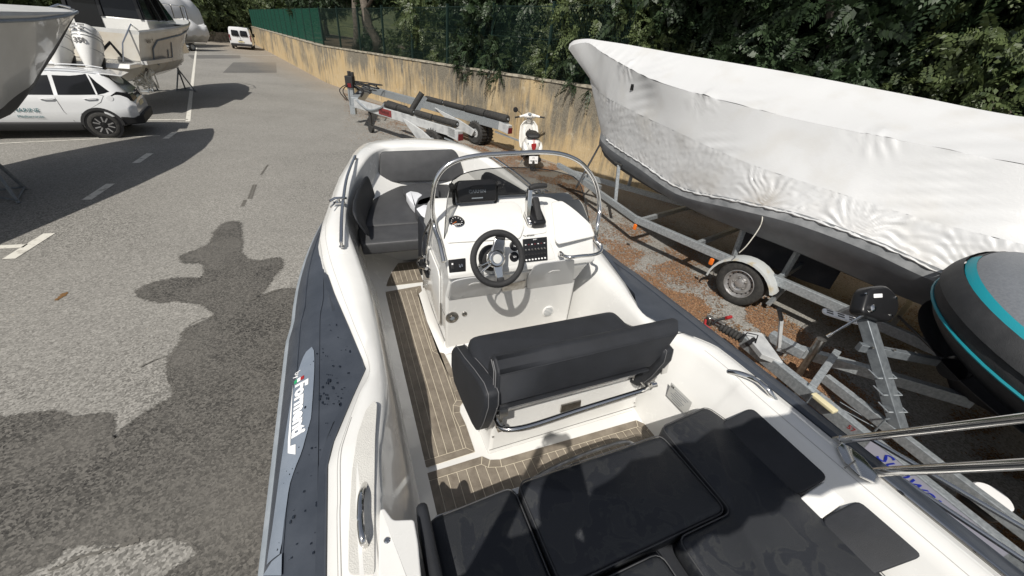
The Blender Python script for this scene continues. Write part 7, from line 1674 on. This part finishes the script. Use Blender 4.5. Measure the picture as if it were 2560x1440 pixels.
glass(car, crow, [(-1.55, 8.2), (-1.2, 8.4), (-.72, 8.45)], [(-1.95, 6.0), (-1.2, 6.0), (-.72, 6.0)], 'front_side_window'); glass(car, crow, [(-.64, 8.45), (-.3, 8.45), (.0, 8.1)], [(-.64, 6.0), (-.3, 6.0), (.08, 6.0)], 'rear_side_window'); glass(car, crow, [(.04, 8.0), (.1, 7.6), (.16, 7.2)], [(.12, 6.0), (.25, 6.1), (.36, 6.3)], 'quarter_window')
glass(car, crow, [(-1.55, 8.2), (-1.2, 8.4), (-.72, 8.45)], [(-1.95, 6.0), (-1.2, 6.0), (-.72, 6.0)], 'front_side_window', 1); glass(car, crow, [(-.64, 8.45), (-.3, 8.45), (.0, 8.1)], [(-.64, 6.0), (-.3, 6.0), (.08, 6.0)], 'rear_side_window', 1)
b = MB(); b.add([Vector(p) for p in ((.36, -.54, 1.535), (.36, .54, 1.535), (.71, .61, 1.115), (.71, -.61, 1.115))], [(0, 1, 2, 3)]); b.build('rear_window', 'glass_dark', car, smooth=False)
b = MB(); b.hexa([Vector(p) for p in ((.25, -.56, 1.55), (.25, .56, 1.55), (.68, .50, 1.50), (.68, -.50, 1.50), (.25, -.56, 1.585), (.25, .56, 1.585), (.70, .49, 1.525), (.70, -.49, 1.525))]); b.build('roof_spoiler', 'car_white', car, bevel=.012)
for s_ in (-1, 1):
    b = MB(); b.hexa([Vector((x, s_*y, z)) for x, y, z in ((.30, .835, 1.03), (.78, .73, .93), (.815, .30, .96), (.60, .30, 1.0), (.50, .80, 1.17), (.73, .69, 1.115), (.755, .30, 1.10), (.60, .30, 1.12))]); b.build('tail_light', 'glass_dark', car, bevel=.01)
b = MB(); b.box((.755, 0, 1.045), (.04, .7, .07)); b.build('light_bar', 'glass_dark', car, smooth=False)
b = MB(); b.box((.805, 0, .82), (.02, .50, .11)); b.build('number_plate', 'label_lilac' if False else 'cream_plastic', car, smooth=False)
b = MB(); b.hexa([Vector(p) for p in ((.40, -.86, .33), (.40, .86, .33), (.86, .72, .36), (.86, -.72, .36), (.40, -.90, .56), (.40, .90, .56), (.88, .74, .60), (.88, -.74, .60))]); b.build('rear_bumper', 'black_rough', car, bevel=.03)
def arch(xc, yv=-.895, nm='wheel_arch'):
    b = MB(); rings = []
    for k in range(21):
        a = PI*k/20; rings.append([Vector((xc+math.cos(a)*r_, y, .34+math.sin(a)*r_)) for r_, y in ((.375, yv+.10), (.375, yv-.012), (.44, yv-.008), (.44, yv+.10))])
    b.loft(rings, closed=True, caps=True); b.build(nm, 'black_rough', car)
    b = MB(); b.lathe([(0, 0), (.385, 0), (.385, .10), (0, .10)], (xc, yv+.098, .34), (0, -1, 0), 28); b.build('wheel_well', 'black', car)
for xc in (0, -2.56): arch(xc); arch(xc, .895)
def car_wheel(xc, side):
    c_ = Vector((xc, side*.80, .34)); ax = Vector((0, side, 0)); b = MB(); b.lathe([(.225, .08), (.24, .105), (.31, .11), (.34, .08), (.342, -.02), (.34, -.10), (.24, -.11), (.22, -.05)], c_, ax, 36); w = b.build('wheel', 'rubber', car, angle=50)
    b = MB(); b.lathe([(.235, .09), (.225, .10), (.215, .06), (.20, .02), (0, .02)], c_, ax, 30); r_ = b.build('rim', 'black', w)
    for k in range(5):
        for da in (-9, 9):
            a = 2*PI*k/5+math.radians(da); d0 = Vector((math.cos(a-math.radians(da)*.3), 0, math.sin(a-math.radians(da)*.3))); d1 = Vector((math.cos(a+math.radians(da)*.8), 0, math.sin(a+math.radians(da)*.8)))
            b = MB(); b.beam(c_+d0*.05+ax*.085, c_+d1*.215+ax*.095, .030, .02, (0, 1, 0)); b.build('spoke', 'rim_silver', r_, smooth=False)
    b = MB(); b.lathe([(.05, .09), (.04, .105), (0, .105)], c_, ax, 16); b.build('hub', 'black', r_)
for xc in (0, -2.56):
    for s_ in (-1, 1): car_wheel(xc, s_)
b = MB(); b.loft([[Vector((x, y, z)) for y, z in ((-.80, .20), (-.86, .22), (-.915, .34), (-.905, .40), (-.86, .42))] for x in (-2.15, -1.9, -1.2, -.8, -.42)], True, True); b.build('sill_cladding', 'black_rough', car, bevel=.01)
for pts in ([(-.72, 6.0), (-.70, 4.2), (-.66, 3.0), (-.55, 1.6)], [(.10, 5.9), (.22, 4.9), (.12, 4.0), (-.36, 2.6)], [(-1.95, 6.0), (-2.02, 4.2), (-2.0, 2.2)]):
    b = MB(); b.tube([side_pt(crow, x, k, -1, .003) for x, k in pts], .005, 4); b.build('door_gap', 'black', cb)
for x in (-.86, -.05): b = MB(); b.tube([side_pt(crow, x-.13, 4.55, -1, .01), side_pt(crow, x-.08, 4.6, -1, .035), side_pt(crow, x+.08, 4.6, -1, .035), side_pt(crow, x+.13, 4.55, -1, .01)], .014, 7); b.build('door_handle', 'car_white', cb)
b = MB(); f_ = side_pt(crow, .33, 4.5, -1, .002); b.lathe([(.07, 0), (.068, .004), (0, .005)], f_, (0, -1, .15), 20); b.build('fuel_flap', 'car_white', cb)
for s_ in (-1, 1): b = MB(); b.tube([(-1.35, s_*.56, 1.60), (-1.2, s_*.56, 1.645), (-.2, s_*.55, 1.65), (.15, s_*.545, 1.60)], .016, 6); b.build('roof_rail', 'car_white', cb)
def on_car(s, size, m, x, z): put_text(s, size, m, cb, Vector((x, -.8925, z)), (1, 0, -.0), (0, .02, 1), depth=.0008)
on_car('MARINE', .135, 'teal_print', -1.33, .70); on_car('Méditerranée', .085, 'teal_print', -1.30, .555)
# ---- van ----
vb_, vd = (G(585, 125)+G(629, 125))/2, None
vc_ = (G(587, 124)+G(627, 124))/2; vview = Vector((vc_.x, vc_.y, 0)).normalized(); vfw = Matrix.Rotation(math.radians(-4), 3, 'Z') @ vview; vdir = Vector((vfw.y, -vfw.x, 0)); vs = 46/FPX*(vc_-EYE).dot(fwd)/1.92; vl, vr = vc_-vdir, vc_+vdir
van = thing('white_van', 'white panel van with twin rear windows parked at the far end of the lane', 'van', (vl+vr)/2, math.atan2(vdir.y, vdir.x), local=True); van.scale = (vs,)*3
b = MB(); VS = [(0, .95, .40, 1.86, .80), (.04, .97, .30, 1.93, .84), (1.5, .97, .28, 1.95, .85), (3.1, .96, .28, 1.92, .82), (3.7, .95, .28, 1.55, .75), (4.2, .93, .30, 1.15, .72), (4.7, .80, .35, .95, .6)]
b.loft([[Vector(p) for p in ((-w*.93, y, z0), (-w, y, z0+.1), (-w, y, .95), (-wr-.03, y, zr-.15), (-wr+.06, y, zr), (0, y, zr+.03), (wr-.06, y, zr), (wr+.03, y, zr-.15), (w, y, .95), (w, y, z0+.1), (w*.93, y, z0))] for y, w, z0, zr, wr in VS], True, True); vbod = b.build('body', 'car_white', van, angle=40, bevel=.03)
for x in (-.38, .38):
    b = MB(); b.slab(rpoly([(-.33, -.24), (.33, -.26), (.30, .24), (-.29, .26)], .06), .02, .006, frame((x, -.015, 1.42), (1, 0, 0), (0, .10, 1))); b.build('rear_window', 'glass_dark', van)
b = MB(); b.box((0, -.035, 1.0), (.012, .012, 1.3)); b.box((0, -.04, .78), (.30, .03, .06)); b.build('door_gap', 'black', van, smooth=False)
b = MB(); b.box((0, -.045, .70), (.52, .015, .11)); b.build('number_plate', 'cream_plastic', van, smooth=False)
for s_ in (-1, 1):
    b = MB(); b.box((s_*.90, -.01, 1.02), (.10, .06, .52)); b.build('tail_light', 'red_dark', van, bevel=.02)
    b = MB(); b.lathe([(.0, -.1), (.30, -.1), (.33, -.05), (.33, .1), (0, .1)], (s_*.85, .75, .33), (1, 0, 0), 20); b.build('wheel', 'rubber', van); b = MB(); b.lathe([(.0, -.1), (.30, -.1), (.33, -.05), (.33, .1), (0, .1)], (s_*.85, 3.75, .33), (1, 0, 0), 20); b.build('wheel', 'rubber', van)
    b = MB(); b.slab(rpoly([(-.1, -.16), (.1, -.16), (.1, .16), (-.1, .16)], .04), .06, .02, frame((s_*1.08, 3.5, 1.25), (1, 0, 0), (0, 0, 1))); b.build('mirror', 'black', van)
    b = MB(); b.tube([(s_*.28, -.03, 1.10), (s_*.05, -.045, 1.22)], .012, 5); b.build('wiper', 'black', van)
b = MB(); b.box((0, .0, .42), (1.86, .12, .22)); b.build('rear_bumper', 'black_rough', van, bevel=.03)
# =====================================================================
# the photographer, standing on the aft deck behind the lens (casts the shadow over the sunpads)
# =====================================================================
mat('skin', (.42, .25, .17), .5); mat('shirt', (.05, .07, .12), .8, bump=.3, bs=60); mat('shorts', (.14, .13, .11), .8); mat('hair', (.03, .02, .015), .7); mat('phone', (.02, .02, .022), .2)
pb = L(Vector((0, -.40, 0))); PBASE = RB @ Vector((pb.x, pb.y, 1.19))
per = thing('person', 'person in navy shirt and grey shorts standing on the aft sunpad, phone raised', 'person', PBASE, 0, local=True)
def skin_body(name, verts, edges, radii, m, parent, sub=2):
    me = bpy.data.meshes.new(name); me.from_pydata(verts, edges, []); me.update(); o = bpy.data.objects.new(name, me); COL.objects.link(o); o.parent = parent
    s = o.modifiers.new('skin', 'SKIN'); s.use_smooth_shade = True
    for i, r in enumerate(radii):
        v = me.skin_vertices[0].data[i]; v.radius = r if isinstance(r, tuple) else (r, r); v.use_root = (i == 0)
    s2 = o.modifiers.new('sub', 'SUBSURF'); s2.levels = sub; s2.render_levels = sub
    me.materials.append(MATS[m]); return o
X = 0
V = [(0, 0, .86), (0, .0, 1.05), (0, .0, 1.25), (0, .01, 1.38), (0, .02, 1.47), (0, .03, 1.56), (0, .04, 1.66), (0, .02, 1.72),
     (-.18, 0, 1.36), (-.27, .05, 1.13), (-.16, .24, 1.28), (-.09, .33, 1.56), (.18, 0, 1.36), (.27, .05, 1.13), (.16, .24, 1.34), (.09, .33, 1.56),
     (-.10, 0, .80), (-.12, .03, .46), (-.13, -.02, .09), (-.14, .12, .03), (.10, 0, .80), (.13, .03, .46), (.15, -.02, .09), (.16, .12, .03)]
Eg = [(0, 1), (1, 2), (2, 3), (3, 4), (4, 5), (5, 6), (6, 7), (3, 8), (8, 9), (9, 10), (10, 11), (3, 12), (12, 13), (13, 14), (14, 15), (0, 16), (16, 17), (17, 18), (18, 19), (0, 20), (20, 21), (21, 22), (22, 23)]
Rr = [(.16, .11), (.15, .105), (.18, .115), (.15, .09), .055, (.075, .09), (.085, .105), .06, .065, .045, .036, .028, .065, .045, .036, .028, .095, .062, .042, (.045, .03), .095, .062, .042, (.045, .03)]
for i in range(len(V)): V[i] = (V[i][0], V[i][1], V[i][2])
body = skin_body('body', V, Eg, Rr, 'skin', per)
skin_body('shirt', [(0, 0, .92), (0, 0, 1.08), (0, 0, 1.26), (0, .01, 1.39), (-.19, 0, 1.36), (-.26, .04, 1.18), (.19, 0, 1.36), (.26, .04, 1.18)], [(0, 1), (1, 2), (2, 3), (3, 4), (4, 5), (3, 6), (6, 7)], [(.185, .135), (.175, .13), (.20, .135), (.15, .10), .08, .065, .08, .065], 'shirt', per)
skin_body('shorts', [(0, 0, .90), (-.10, 0, .80), (-.12, .02, .55), (.10, 0, .80), (.13, .02, .55)], [(0, 1), (1, 2), (0, 3), (3, 4)], [(.175, .125), .115, .095, .115, .095], 'shorts', per)
b = MB(); b.loft([[Vector((.095*k*math.cos(2*PI*i/18), .025+.112*k*math.sin(2*PI*i/18)-.015, z)) for i in range(18)] for z, k in ((1.60, .96), (1.66, 1.06), (1.72, 1.02), (1.77, .78), (1.79, .35))], True, True); b.build('hair', 'hair', per, angle=80)
for s_ in (-1, 1):
    for k in range(4): skin_body('finger', [(s_*.088, .335, 1.58+.012*k), (s_*.075, .352, 1.625+.006*k), (s_*.05, .355, 1.635+.012*k), (s_*.03, .35, 1.625+.014*k)], [(0, 1), (1, 2), (2, 3)], [.011, .010, .009, .008], 'skin', body, 1)
    skin_body('thumb', [(s_*.085, .33, 1.57), (s_*.07, .31, 1.60), (s_*.05, .312, 1.625)], [(0, 1), (1, 2)], [.012, .011, .010], 'skin', body, 1)
    b = MB(); b.lathe([(0, -.004), (.011, -.002), (.012, .0), (.010, .006), (0, .009)], (s_*.035, .135, 1.65), (0, 1, 0), 12); b.build('eye', 'white_print', body)
b = MB(); b.slab(rpoly([(-.075, -.036), (.075, -.036), (.075, .036), (-.075, .036)], .01), .008, .003, frame((0, .335, 1.64), (1, 0, 0), (0, .5, .85))); ph = b.build('smartphone', 'phone')
ph.location = PBASE; tag(ph, 'dark smartphone held up in both hands of the standing person', 'phone')
